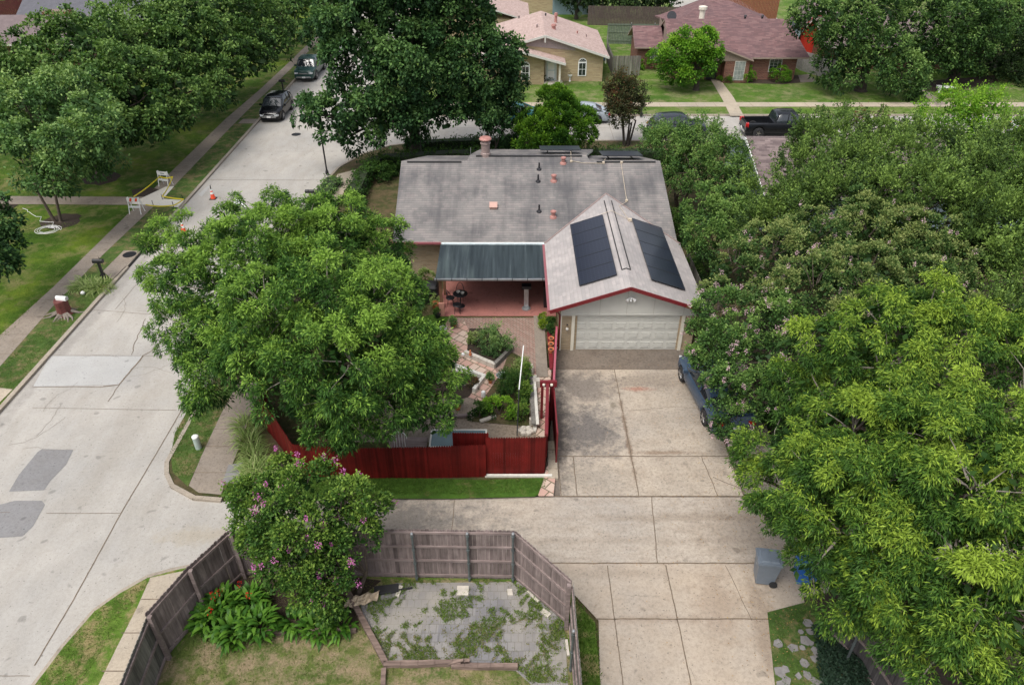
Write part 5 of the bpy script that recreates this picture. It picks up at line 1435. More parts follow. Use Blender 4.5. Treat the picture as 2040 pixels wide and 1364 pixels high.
# blade plants: curved strips
def blades(name, label, cat, c, n, L, W, spread, mat, part='leaves', loc_extra=None, group=None, lean=0.3, seg=4, flower=None, zc=.08, zr=0.):
    th = thing(name, label, cat, (c[0], c[1], zc), 0, group)
    V = []; F = []; Tn = []
    for i in range(n):
        a = random.uniform(0, 2 * PI); r = spread * math.sqrt(random.random())
        bx, by = c[0] + r * math.cos(a), c[1] + r * math.sin(a)
        hd = a + random.uniform(-.9, .9)
        LL = L * random.uniform(.6, 1.2); lean_ = lean * random.uniform(.4, 1.6)
        t0 = random.uniform(.15, .85)
        dx, dy = math.cos(hd), math.sin(hd); sx_, sy_ = -dy, dx; zz0 = zc + zr * random.random()
        k0 = len(V)
        for j in range(seg + 1):
            t = j / seg
            ang = lean_ * (.3 + 1.6 * t)
            x = LL * t * math.sin(min(ang, 1.7)); z = LL * t * math.cos(min(ang, 1.75))
            ww = W * math.sin(PI * (.12 + .86 * t)) * .5
            V += [(bx + dx * x + sx_ * ww, by + dy * x + sy_ * ww, zz0 + z), (bx + dx * x - sx_ * ww, by + dy * x - sy_ * ww, zz0 + z + W * .12)]
            if j: F.append((k0 + 2 * j - 2, k0 + 2 * j - 1, k0 + 2 * j + 1, k0 + 2 * j)); Tn.append(t0 + .15 * t)
    mb = MB(); mb.add(V, F); o = mb.build(part, mat, th, smooth=True)
    at_ = o.data.attributes.new('tint', 'FLOAT', 'FACE'); at_.data.foreach_set('value', np.array(Tn, np.float32))
    if flower:
        for _ in range(flower):
            a = random.uniform(0, 2 * PI); r = spread * .8 * random.random()
            p = np.array([c[0] + r * math.cos(a), c[1] + r * math.sin(a), zc + L + zr])
            m = 14; off = rng.normal(0, .035, (m, 3)) * np.array([1, 1, 1.8])
            leaf_object('flower', LM['redflower'], p + off, off + np.array([0, 0, .02]), np.full(m, .07), np.full(m, .04), rng.random(m) * .4, th)
    return th
for (px, py, nf, lb) in ((425, 1245, 1, 'leafy canna clump nearest the leaning near fence'), (470, 1268, 0, 'leafy canna clump lowest in the left bed'), (500, 1215, 2, 'tall canna clump with red flowers at the crape myrtle foot'), (450, 1220, 2, 'canna clump with red flowers between its leafy neighbours'), (520, 1258, 0, 'canna clump at the right end of the left bed')):
    c = at(px, py, .08); blades('canna_plant', lb, 'canna', c, 170, .36, .115, .42, LM['canna'], flower=nf, group='canna plants along the near fence', lean=.6, zr=.55)
for (px, py, lb) in ((590, 1245, 'low broad leaved clump left in the bed below the crape myrtle'), (635, 1258, 'low broad leaved clump in the middle of the bed below the crape myrtle'), (680, 1250, 'low broad leaved clump right in the bed, beside the dark log')):
    c = at(px, py, .08); blades('bed_plant', lb, 'garden plant', c, 80, .40, .10, .36, LM['canna'], group='broad leaved plants below the crape myrtle', lean=.6, zr=.25)
# ornamental grass by the red fence
for i, (px, py) in enumerate(((490, 850), (497, 880), (505, 905), (515, 930), (500, 950), (525, 950), (545, 960))):
    c = at(px, py, .08)
    blades('ornamental_grass', ['arching grass clump highest along the slanting red fence side', 'arching grass clump second along the slanting red fence side', 'arching grass clump third along the slanting red fence side', 'arching grass clump close to the corner of the red fence', 'arching grass clump on the walk side near the red fence corner', 'arching grass clump just below the red fence corner', 'arching grass clump under the front of the red fence'][i], 'grass clump', c, 170, .75, .022, .30, LM['ornam'], part='blades', lean=.9, group='ornamental grasses by the red fence')
for (px, py, lb) in ((170, 570, 'left half of the yellow green groundcover mound below the black mailbox'), (197, 572, 'right half of the yellow green groundcover mound below the black mailbox')):
    c = at(px, py, .1); blades('grass_mound', lb, 'grass mound', c, 330, .5, .03, .62, LM['ornam'], part='blades', lean=.9)

# dark ground cover lower right
def patch_cover(label, poly, z, dens, mat, L=.09, h=.35, name='ground_cover', kind='stuff', tint=.4):
    xs = [p[0] for p in poly]; ys = [p[1] for p in poly]
    n = int((max(xs) - min(xs)) * (max(ys) - min(ys)) * dens)
    P_ = np.stack([rng.uniform(min(xs), max(xs), n), rng.uniform(min(ys), max(ys), n)], 1)
    P_ = P_[in_poly(P_, poly)]; n = len(P_)
    hh = h * (.7 + .3 * np.sin(P_[:, 0] * 3.1) * np.sin(P_[:, 1] * 3.7)) * rng.uniform(.6, 1, n)
    base = np.concatenate([P_, (z + hh)[:, None]], 1)
    ax = rng.normal(0, .8, (n, 3)); ax[:, 2] = .35
    o = leaf_object(name, mat, base, ax, L * rng.uniform(.7, 1.3, n), L * .5 * rng.uniform(.7, 1.3, n), tint + rng.normal(0, .2, n), None, (0, 0, 0), .7)
    return tag(o, kind=kind)
patch_cover('', pp((1615, 1255), (1700, 1240), (1735, 1300), (1760, 1420), (1640, 1420), (1625, 1310)), .0, 1500, LM['cover'], .10, .4)
struct('soil_bed', MB().sheet(pp((1600, 1190), (1800, 1150), (2100, 1100), (2300, 1500), (1640, 1500), (1630, 1300)), .024), M['mulch'])
struct('soil_bed', MB().sheet([(9.9, 16.0), (30, 16.0), (30, 34), (10.4, 30), (10.4, 26)], .1), M['mulch'])
# dead leaves and litter
n = 2600
xy = np.stack([rng.uniform(2.5, 9.5, n), rng.uniform(10, 26, n)], 1)
wt = np.exp(-((xy[:, 0] - 8.0) / 1.2) ** 2) * .8 + .06 + .5 * (np.abs(xy[:, 1] - 15.1) < .12) + .5 * (np.abs(xy[:, 1] - 17.95) < .1)
xy = xy[rng.random(n) < wt]; n = len(xy)
ax = rng.normal(0, 1, (n, 3)); ax[:, 2] = .05
o = leaf_object('leaf_litter', leafmat('dry_leaf', (.16, .09, .04), (.30, .17, .07), (.42, .28, .12), .1), np.concatenate([xy, np.full((n, 1), .035)], 1), ax, rng.uniform(.03, .07, n), rng.uniform(.02, .035, n), rng.random(n), None, (0, 0, 0), .97)
tag(o, kind='stuff')
# ------------------------------------------------------------ fences
def fence(name, label, path, heights, mat, bw=.10, gap=.006, top='dog', rails=(), rail_side=1, rail_mat=None, posts=None, post_mat=None, post_r=.035, z0=.03, thick=.018, wob=.006, cat='fence', group=None, hjit=.012, square=False):
    mid = Vector((*path[0], 0)).lerp(Vector((*path[-1], 0)), .5)
    th = thing(name, label, cat, (mid.x, mid.y, z0), 0, group)
    mb = MB(); rl_ = MB(); tn = []; rp = {fr: MB() for fr in rails}
    for i, (a, b) in enumerate(zip(path[:-1], path[1:])):
        a = Vector((*a, 0)); b = Vector((*b, 0)); d = b - a; L = d.length; d.normalize(); s = Vector((-d.y, d.x, 0))
        n = max(1, int(L / bw)); w_ = L / n
        ha, hb = heights[i], heights[i + 1]
        for k in range(n):
            h = ha + (hb - ha) * (k + .5) / n + random.uniform(-hjit, hjit)
            o = s * random.uniform(-wob, wob)
            p0 = a + d * (k * w_ + gap / 2) + o; p1 = a + d * ((k + 1) * w_ - gap / 2) + o
            t = s * thick / 2
            if top == 'point': prof = [(0, 0), (1, 0), (1, h - .07), (.5, h), (0, h - .07)]
            elif top == 'dog': prof = [(0, 0), (1, 0), (1, h - .03), (.75, h), (.25, h), (0, h - .03)]
            else: prof = [(0, 0), (1, 0), (1, h), (0, h)]
            m = len(prof); tn += [min(1, max(.03, random.gauss(.5, .2)))] * (m + 2)
            vs = [p0.lerp(p1, u) + Vector((0, 0, z0 + z)) - t for u, z in prof] + [p0.lerp(p1, u) + Vector((0, 0, z0 + z)) + t for u, z in prof]
            mb.add(vs, [tuple(range(m)), tuple(reversed(range(m, 2 * m)))] + [(q, q + m, (q + 1) % m + m, (q + 1) % m) for q in range(m)])
        for fr in rails:
            o = s * rail_side * (thick / 2 + .022)
            rp[fr].bar(a + o + Vector((0, 0, z0 + ha * fr)), b + o + Vector((0, 0, z0 + hb * fr)), .04, .085)
    bo_ = mb.build('boards', mat, th)
    bo_.data.attributes.new('tint', 'FLOAT', 'FACE').data.foreach_set('value', np.array(tn, np.float32))
    for fr in rails: rp[fr].build('rail', rail_mat or mat, th)
    for k, (x, y, h) in enumerate(posts or ()):
        p = MB()
        if square: p.box((x, y, z0 + h / 2), (.11, .11, h))
        else:
            p.tube([(x, y, z0), (x, y, z0 + h)], post_r, 10); p.lathe((x, y, z0 + h), [(post_r * 1.3, -.03), (post_r * 1.3, .02), (post_r * .6, .05)], 10, m=1)
            for fr in rails: p.lathe((x, y, z0 + h * fr), [(post_r * 1.5, -.03), (post_r * 1.5, .03)], 10)
        p.build('post', [post_mat or M['post_green'], M['steel']], th)
    return th
A = at(638, 950); 
rc = (-7.75, 18.93)
fence('picket_fence', 'long dark red picket fence along the alley in front of the big ash', [rc, (-5.5, 18.78), (-3.0, 18.8), (-.9, 18.85)], [1.62, 1.58, 1.62, 1.68], M['redfence'], .085, .001, 'point', rails=(.2, .85), rail_side=1, hjit=.008)
fence('picket_fence', 'slanting bright red end of the picket fence rising beside the sidewalk', [rc, (-8.7, 20.3), (-9.75, 21.6), (-10.4, 24.5)], [1.62, 1.6, 1.6, 1.6], M['redfence'], .085, .001, 'point', rails=(.2, .85), rail_side=-1, hjit=.008)
fence('picket_fence', 'taller red picket fence panel at the driveway corner, right of the step in the boards', [(-.9, 18.98), (1.22, 19.0)], [1.84, 1.84], M['redfence'], .085, .001, 'point', rails=(.2, .85), rail_side=1, hjit=.006, z0=.08)
fence('picket_fence', 'short inner red picket panel seen behind the step in the long fence', [(-2.1, 19.35), (-.8, 19.3)], [1.80, 1.82], M['redfence'], .085, .001, 'point', hjit=.006)
struct('stone_kerb', MB().bb(-.95, 1.5, 18.82, 18.93, 0, .17), M['offwhite'])
# side wall of red boards, seen almost from above
fence('board_fence', 'red board fence running from the picket corner back to the garage wall', [(1.24, 19.1), (1.62, 23.1)], [1.72, 1.6], M['redfence'], .085, .001, 'flat', rails=(.5,), rail_side=-1)
fence('board_fence', 'red board fence between the flower pots and the garage corner', [(1.72, 23.9), (2.0, 27.0)], [1.25, 1.25], M['redfence'], .085, .001, 'flat', rails=(.5,), rail_side=-1)
bm = thing('gate_beam', 'square red beam laid along the top of the side gate', 'beam', (1.3, 21, 1.7))
MB().bar((1.25, 19.15, 1.86), (1.42, 22.1, 1.86), .12, .12).build('beam', M['trim_red'], bm)
MB().bb(1.12, 1.78, 22.05, 22.17, 1.72, 1.98).build('crosspiece', M['trim_red'], bm)
for xx in (1.22, 1.62): MB().bb(xx - .05, xx + .05, 22.03, 22.19, .05, 1.72).build('gate_post', M['trim_red'], bm)
for xx in (1.27, 1.57): MB().lathe((xx, 22.02, 1.86), [(.01, -.05), (.055, -.03), (.055, .03), (.01, .05)], 10).build('lamp', M['cream2'], bm)
bm = thing('gate_panel', 'sliding red gate panel standing on the edge of the driveway', 'gate', (1.72, 21, .05))
MB().bb(1.66, 1.70, 19.6, 22.1, .08, 1.55).build('panel', M['redfence'], bm)
fr = MB(); fr.bar((1.68, 19.58, 1.56), (1.68, 22.12, 1.56), .06, .05); fr.bar((1.68, 19.58, .1), (1.68, 22.12, .1), .06, .05); fr.bar((1.68, 19.58, .08), (1.68, 19.58, 1.56), .06, .06); fr.build('frame', M['trim_red'], bm)
bm = thing('top_rail', 'long purple red rail from the gate back towards the garage', 'rail', (1.8, 24, 0))
MB().bar((1.66, 22.2, 1.5), (2.02, 26.6, 1.5), .09, .07).build('bar', plain('worn_red_rail', (.36, .09, .12), .45), bm)
for y in (22.3, 24.5, 26.5): MB().box((1.66 + (y - 22.2) * .082, y, .76), (.08, .08, 1.45)).build('post', M['trim_red'], bm)

# weathered near fence: five stretches
W8 = 2.33
gN = 'stretches of the weathered near fence'
fence('plank_fence', 'weathered plank fence stretch with steel posts, parallel to the alley', [(-7.9, 14.62), (-3.6, 14.5), (0.12, 14.42)], [2.2, 2.3, W8], M['greyfence'], .125, .006, 'dog', rails=(.10, .40, .68, .95), rail_side=-1, rail_mat=M['rail'],
      posts=[(-2.95, 14.36, 2.25), (-1.3, 14.34, 2.28), (0.06, 14.3, 2.32)], group=gN)
fence('plank_fence', 'weathered plank fence stretch slanting towards the near driveway', [(0.12, 14.42), (1.70, 12.78)], [W8, 2.18], M['greyfence'], .125, .006, 'dog', rails=(.10, .40, .68, .95), rail_side=-1, rail_mat=M['rail'],
      posts=[(1.62, 12.68, 2.1)], square=True, post_mat=M['rail'], group=gN)
fence('plank_fence', 'grey plank fence stretch seen edge on beside the grass verge of the near driveway', [(1.74, 12.74), (1.76, 8)], [2.1, 2.0], M['greyfence_d'], .125, .006, 'dog', rails=(.10, .5, .92), rail_side=-1, rail_mat=M['rail'],
      posts=[(1.66, 11.35, 1.95)], group=gN)
fence('plank_fence', 'dark purple plank fence stretch slanting down the left, with square wooden posts', [(-7.95, 14.62), (-8.5, 14.5), (-9.25, 13.2), (-9.82, 11.75)], [2.25, 2.2, 2.15, 2.12], M['greyfence'], .125, .006, 'dog', rails=(.10, .5, .92), rail_side=1, rail_mat=M['rail'],
      posts=[(-8.36, 14.46, 2.15), (-9.12, 13.17, 2.1), (-9.70, 11.72, 2.05)], square=True, post_mat=M['rail'], group=gN)
fence('plank_fence', 'greener grey plank fence stretch at the bottom edge left of the lowest post', [(-9.80, 11.85), (-9.68, 9.8), (-9.5, 8.0)], [2.02, 2.0, 2.0], M['greyfence_d'], .125, .002, 'dog', rails=(.10, .5, .92), rail_side=1, rail_mat=M['rail'], wob=.002, group=gN)
fence('plank_fence', 'dark plank fence below the yellow green pecan at the lower right', [(9.3, 12.6), (9.8, 11.6), (10.3, 9)], [1.8, 1.8, 1.8], wood('shaded_planks', (.05, .045, .045), (.11, .10, .098)), .125, .006, 'dog', rails=(.1, .5, .92), rail_side=-1, rail_mat=M['rail'], posts=[(9.45, 11.6, 1.9)])
# ------------------------------------------------------------ things in the near yard
for (a, b, wd, lb, k) in (((690, 1175), (768, 1322), .17, 'dark split timber slanting along the left of the paver terrace', 0), ((765, 1326), (935, 1322), .15, 'grey timber at the lower left edge of the paver terrace', 1), ((900, 1328), (1030, 1330), .14, 'second grey timber continuing the lower edge of the paver terrace', 2), ((530, 1262), (710, 1258), .10, 'thin half buried timber at the edge of the planted bed', 3), ((765, 1335), (762, 1420), .14, 'short timber running out of the bottom edge', 4)):
    p, q = at(*a, .1), at(*b, .1)
    mb = MB(); pts = [p.lerp(q, t) + Vector((random.uniform(-.01, .01), random.uniform(-.012, .012), .07)) for t in (0, .2, .4, .6, .8, 1)]
    for i in range(5): mb.bar(pts[i], pts[i + 1] + (pts[i + 1] - pts[i]) * .02, wd * random.uniform(.9, 1.06), .15)
    o = mb.build('timber', M['tie'], loc=(p.x, p.y, .1)); tag(o, lb, 'timber', 'timbers edging the near yard')
p = at(885, 1318, .2); q = at(922, 1316, .3)
mb = MB(); mb.bar(at(893, 1322, .22), at(923, 1314, .30), .07, .06); mb.bar(at(890, 1320, .2), at(918, 1322, .24), .05, .04)
tag(mb.build('wood_splinter', M['tie'], loc=(p.x, p.y, .1)), 'loose split piece of wood lying on the timber below the terrace', 'wood')
# white stepping stones and fallen concrete bits
for i, (px, py, w_, d_, a, lb) in enumerate(((922, 1177, .36, .34, 0, 'white square stepping stone by the middle steel fence post'), (1016, 1180, .16, .22, .1, 'small white stone by the right steel fence post'), (1062, 1188, .5, .1, -.9, 'long pale stone nearest the corner of the slanting fence'), (1087, 1221, .30, .16, -.7, 'pale flat stone below the slanting fence'), (1130, 1290, .08, .5, .05, 'pale edging strip beside the edge on fence'), (795, 1178, .12, .4, -.2, 'pale plank end behind the fallen tan sheet'))):
    c = at(px, py, .11)
    mb = MB(); mb.box((c.x, c.y, .13), (w_, d_, .05), rz=a)
    tag(mb.build('paving_stone', M['stone'], loc=(c.x, c.y, .1)), lb, 'stone')
# torn tan sheet
c = at(722, 1197, .15)
mb = MB(); vs = []; fs = []
for i in range(9):
    for j in range(5):
        u, v = i / 8 - .5, j / 4 - .5
        vs.append((c.x + u * .95 + v * .05, c.y + v * .42 * (1 - .5 * abs(u)) - u * -.28, .26 + .06 * math.sin(i * 2.1 + j) + .04 * math.sin(j * 3)))
for i in range(8):
    for j in range(4): a = i * 5 + j; fs.append((a, a + 5, a + 6, a + 1))
mb.add(vs, fs); mb.add([(x, y, z - .03) for x, y, z in vs], [tuple(reversed(f)) for f in fs])
tag(mb.build('crumpled_sheet', plain('tan_sheet', (.50, .40, .28), .85, .25, 8), loc=(c.x, c.y, .1)), 'crumpled tan sheet lying on the dark corner of the paver terrace', 'sheet')
c = at(770, 1175, .12)
mb = MB(); mb.box((c.x, c.y, .16), (.75, .3, .06), rz=.15); mb.box((c.x + .55, c.y + .02, .15), (.5, .05, .04), rz=.2)
tag(mb.build('black_mat', M['rubber'], loc=(c.x, c.y, .1)), 'black mat bunched beside the crumpled tan sheet under the fence', 'mat')

# ------------------------------------------------------------ garden of the corner house
struct('herringbone_paving', MB().sheet(pp((895, 633), (1074, 633), (1077, 728), (1080, 745), (1055, 760), (1000, 790), (960, 800), (900, 760), (905, 690), (880, 660), z=.1), .105), M['herring'])
struct('concrete_strip', MB().bb(1.10, 1.60, 24.75, 29.6, .05, .16), M['walk'])
struct('pink_paving', MB().sheet(pp((900, 650), (925, 640), (935, 660), (930, 700), (985, 735), (1000, 755), (960, 800), (930, 790), (962, 752), (900, 725), (880, 700), (885, 665), z=.1), .11), M['pinkpaver'])
struct('gravel_bed', MB().sheet(pp((700, 800), (960, 790), (1050, 800), (1085, 840), (1085, 880), (700, 880), z=.1), .10), M['gravel'])
struct('flagstone_strip', MB().sheet(pp((1072, 728), (1098, 735), (1098, 800), (1088, 870), (1068, 870), (1070, 800), z=.1), .12), M['pinkpaver'])
struct('soil_bed', MB().sheet(pp((935, 655), (990, 655), (1018, 697), (986, 728), (930, 705), z=.1), .13), M['mulch'])
struct('soil_bed', MB().sheet(pp((900, 735), (960, 752), (935, 790), (900, 800), (860, 780), z=.1), .125), M['mulch'])
struct('soil_bed', MB().sheet(pp((1015, 700), (1055, 720), (1055, 850), (940, 840), (960, 800), (1000, 740), z=.1), .128), M['ground'])
for (pts, wd, h, mt, lb) in ((((926, 707), (987, 733)), .18, .24, 'stone', 'grey concrete edging below the round shrub bed'), (((986, 732), (1021, 697)), .16, .26, 'greyfence_d', 'grey timber edging at the right of the round shrub bed'), (((905, 733), (966, 755)), .16, .22, 'offwhite', 'cream concrete edging of the bed below the pink pavers'), (((966, 753), (944, 782)), .15, .22, 'offwhite', 'cream concrete edging turning towards the table')):
    p, q = at(*pts[0], .1), at(*pts[1], .1)
    mb = MB(); n_ = 4
    for i in range(n_): mb.bar(p.lerp(q, i / n_ + .005) + Vector((0, 0, h / 2)), p.lerp(q, (i + 1) / n_ - .005) + Vector((0, 0, h / 2 + random.uniform(-.008, .008))), wd, h)
    tag(mb.build('bed_edging', M[mt], loc=(p.x, p.y, .1)), lb, 'edging', 'raised edgings of the garden beds')
c = at(985, 705, .13); bush('shrub', 'tall fine leaved green shrub filling the raised bed', (c.x, c.y + .35, .1), (.62, .62, .55), LM['young'], 'small', .95, 1.2, spray=.35)
c = at(950, 690, .13); bush('shrub', 'lower variegated shrub at the left of the raised bed', (c.x, c.y + .3, .1), (.45, .45, .38), LM['ornam'], 'small', .9, 1.1)
c = at(1012, 785, .13); bush('shrub', 'blue green feathery fennel beside the bird bath', (c.x + .12, c.y, .1), (.40, .5, .6), LM['hedge'], 'small', .7, 1.3, spray=.25)
c = at(995, 825, .13); bush('shrub', 'bright green leafy bush above the gravel by the fence step', (c.x, c.y, .1), (.75, .42, .42), LM['bright'], 'small', 1.1, 1.1)
c = at(955, 830, .13); bush('shrub', 'darker leafy bush between the bright bush and the glass table', (c.x, c.y, .1), (.5, .35, .32), LM['hedge'], 'small', 1.2, 1.1, tint=.15)
for i, (px, py) in enumerate(((1040, 835), (1044, 800), (1046, 770))):
    c = at(px, py, .13); bush('climbing_plant', ['climbing bean plant at the foot of the tall pole, nearest the fence', 'climbing bean plant halfway along the plank bench', 'climbing bean plant at the back end of the plank bench'][i], (c.x, c.y, .1), (.22, .35, .6), LM['crape_n'], 'small', 1.0, 1.1, cat='plant', tint=.12)
c = at(1035, 745, .13); bush('shrub', 'yellow green feathery plant below the herringbone bricks', (c.x, c.y, .1), (.35, .5, .35), LM['ornam'], 'small', .8, 1.2, spray=.2)
c = at(938, 770, .13); bush('shrub', 'rusty brown plant in the cream edged bed', (c.x - .1, c.y, .1), (.4, .3, .25), LM['red'], 'small', .9, 1.0)
c = at(826, 622); bush('shrub', 'grassy plant by the wall left of the patio', (c.x, c.y, .1), (.5, .4, .3), LM['ornam'], 'small', 1., .9)
c = at(860, 520); bush('shrub', 'yellow green bush against the brick wall beside the patio cover', (c.x + .1, 32.2, .1), (.4, .35, .7), LM['ornam'], 'small', 1.1, 1.0)
# bird bath
c = at(1000, 775, .1)
bb = thing('bird_bath', 'grey bird bath on a thin stem between the beds', 'bird bath', (c.x, c.y, .1))
MB().tube([(c.x, c.y, .1), (c.x, c.y, .78)], .03, 8).build('stem', M['rubber'], bb)
MB().lathe((c.x, c.y, .78), [(.04, 0), (.2, .04), (.25, .08), (.24, .085), (.18, .05), (.03, .035)], 20).build('basin', M['steel'], bb)
# tall pole, white above
p0 = at(1032, 872, .1); 
tp = thing('garden_pole', 'tall leaning pole, black below and white above, among the bean plants', 'pole', (p0.x, p0.y, .1))
a = at(1030, 868, .3); b = at(1034, 776, 1.2); c2 = at(1043, 688, 2.3)
MB().tube([a, b], .022, 8).build('lower_pole', M['black'], tp)
MB().tube([b, c2], .024, 8).build('upper_pole', M['white'], tp)
# plank bench and stones along the side
pb = thing('plank_bench', 'low bench of pale planks beside the bean plants', 'bench', (.85, 21, .1))
for i, (px0, px1, w_) in enumerate(((1058, 1063, .17), (1064, 1071, .12))):
    MB().bar(at(px0, 750, .45), at(px1, 845, .45), w_, .04).build('plank', M['greyfence_d'] if i == 0 else M['offwhite'], pb)
for y in (755, 800, 840):
    c = at(1062, y, .25); MB().box((c.x, c.y, .28), (.3, .15, .3)).build('block', M['stone'], pb)
for i, (px, py, lb) in enumerate(((1055, 735, 'pale square slab at the back end of the plank bench'), (1068, 762, 'pale square slab touching the plank bench'))):
    c = at(px, py, .3); tag(MB().box((c.x, c.y, .3), (.3, .28, .36), rz=.1).build('stone_block', M['stone'], loc=(c.x, c.y, .1)), lb, 'stone')
c = at(1048, 860, .1)
mb = MB()
for k in range(6):
    a_ = k * 1.05; mb.lathe((c.x + .2 * math.cos(a_), c.y + .14 * math.sin(a_), .1), [(.05, 0), (.14, .03), (.13, .12), (.05, .17)], 7)
tag(mb.build('rock_pile', M['stone'], loc=(c.x, c.y, .1)), 'pile of pale rocks behind the tall red fence panel', 'rocks')
# glass topped table behind the fence
c = at(885, 862, .7)
gt_ = thing('garden_table', 'large glass topped table with white frame just behind the red fence', 'table', (-1.9, 20.2, .1))
MB().bb(-3.0, -.95, 19.75, 20.65, .72, .74).build('tabletop', plain('green_glass', (.10, .16, .17), .12, .15, 2), gt_)
fm = MB()
for (x0_, x1_, y0_, y1_) in ((-3.04, -.91, 19.70, 19.76), (-3.04, -.91, 20.64, 20.70), (-3.04, -2.98, 19.76, 20.64), (-.97, -.91, 19.76, 20.64)): fm.bb(x0_, x1_, y0_, y1_, .70, .76)
fm.build('frame', M['offwhite'], gt_)
for (x, y) in ((-2.95, 19.8), (-1.0, 19.8), (-2.95, 20.6), (-1.0, 20.6)): MB().bb(x - .03, x + .03, y - .03, y + .03, .1, .70).build('leg', M['offwhite'], gt_)
tag(MB().bb(-4.6, -3.15, 19.9, 20.5, .5, .54).build('board', M['rail'], loc=(-3.9, 20.2, .1)), 'long pale board lying left of the glass topped table', 'board')
mb = MB(); mb.bb(-.75, .6, 19.35, 19.65, .1, .55); mb.bb(-.72, .57, 19.38, 19.62, .55, .56)
tag(mb.build('garden_chest', plain('pale_blue_grey', (.38, .42, .45), .6), loc=(0, 19.5, .1)), 'pale blue grey chest along the inside of the tall red panel', 'chest')
wc = thing('metal_chair', 'white metal garden chair just showing over the long red fence', 'chair', (-4.1, 19.6, .1))
bk = MB(); arc = [(-4.1 + .28 * math.cos(a_), 19.75, 1.15 + .35 * math.sin(a_)) for a_ in [PI * k / 8 for k in range(9)]]; bk.tube(arc, .018, 6)
for k in (2, 3, 4, 5, 6): bk.tube([arc[k], (arc[k][0], 19.72, .75)], .01, 5)
bk.build('backrest', M['white'], wc)
MB().lathe((-4.1, 19.45, .55), [(.05, 0), (.28, 0), (.28, .03), (.05, .04)], 14).build('seat', M['white'], wc)
for sx_ in (-1, 1):
    for sy_ in (-1, 1): MB().tube([(-4.1 + sx_ * .2, 19.45 + sy_ * .2, .56), (-4.1 + sx_ * .24, 19.45 + sy_ * .24, .1)], .014, 6).build('leg', M['white'], wc)
# pots
def pot(px, py, r, h, z, mat, label, plant=None, name='flower_pot', group=None):
    c = at(px, py, z)
    th = thing(name, label, 'pot', (c.x, c.y, z), 0, group)
    MB().lathe(c, [(r * .65, 0), (r * .92, h * .8), (r * 1.08, h * .8), (r * 1.08, h), (r * .9, h), (r * .85, h * .88), (.01, h * .86)], 18).build('pot', mat, th)
    MB().lathe(c + Vector((0, 0, h * .84)), [(.01, .0), (r * .86, .004), (.01, .015)], 14).build('soil', M['mulch'], th)
    if plant:
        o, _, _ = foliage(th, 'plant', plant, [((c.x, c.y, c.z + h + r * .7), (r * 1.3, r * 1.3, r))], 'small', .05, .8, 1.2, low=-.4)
    return th
for i, (px, py) in enumerate(((1098, 680), (1097.5, 691), (1097.5, 702))):
    pot(px, py, .12, .2, 1.0, M['terracotta'], ['orange clay pot farthest of the three empty ones on the side fence', 'orange clay pot in the middle of the three empty ones on the side fence', 'orange clay pot nearest of the three empty ones on the side fence'][i], group='clay pots on the side fence')
tag(MB().bb(1.62, 1.80, 24.2, 27.0, .95, .99).build('shelf_board', M['trim_red'], loc=(1.7, 25.5, .95)), 'narrow red shelf board carrying the clay pots', 'shelf')
for i, (px, py) in enumerate(((1097, 650), (1098, 664))): pot(px, py, .13, .2, 1.0, M['rubber'], ['dark pot with a leafy plant, farther one near the garage downspout', 'dark pot with a leafy plant, just behind the clay pots'][i], LM['hedge'], group='dark pots on the side fence')
for i, (px, py) in enumerate(((1080, 642), (1085, 655))): pot(px, py, .15, .2, .16, M['stone'], ['pot of yellow green leaves nearest the patio slab on the concrete strip', 'pot of yellow green leaves second on the concrete strip'][i], LM['hedge_l'], group='leafy pots on the concrete strip')
pot(883, 664, .17, .34, .1, M['white'], 'tall white bucket planter on the small lawn left of the pavers', LM['hedge'])
pot(868, 614, .21, .32, .1, M['terracotta'], 'brown clay pot beside the salmon post boards', LM['ornam'])
pot(851, 600, .17, .26, .1, M['terracotta'], 'small brown clay pot by the covered grill', LM['crape_l'])
pot(872, 632, .15, .22, .1, M['darkmetal'], 'dark pot at the foot of the salmon post boards', LM['hedge'])
struct('small_lawn', MB().sheet(pp((780, 640), (870, 625), (908, 636), (882, 668), (860, 700), (800, 700), z=.1), .10), M['strip'])
c = at(937, 708, .33)
tag(MB().lathe(c, [(.03, 0), (.07, .04), (.06, .14), (.03, .2), (.05, .25), (.02, .3)], 10).build('garden_figure', M['terracotta'], loc=c), 'small red clay figure on the concrete bed edging', 'figure')
c = at(922, 708, .33)
tag(MB().lathe(c, [(.04, 0), (.08, .04), (.08, .1), (.04, .13)], 10).build('garden_figure', M['white'], loc=c), 'small white stone ball on the concrete bed edging', 'figure')
c = at(963, 790, .1)
tag(MB().lathe(c, [(.06, 0), (.1, .03), (.09, .26), (.05, .3)], 12).build('white_jug', M['white'], loc=c), 'white jug standing among the leaves below the bird bath', 'jug')
c = at(193, 422)

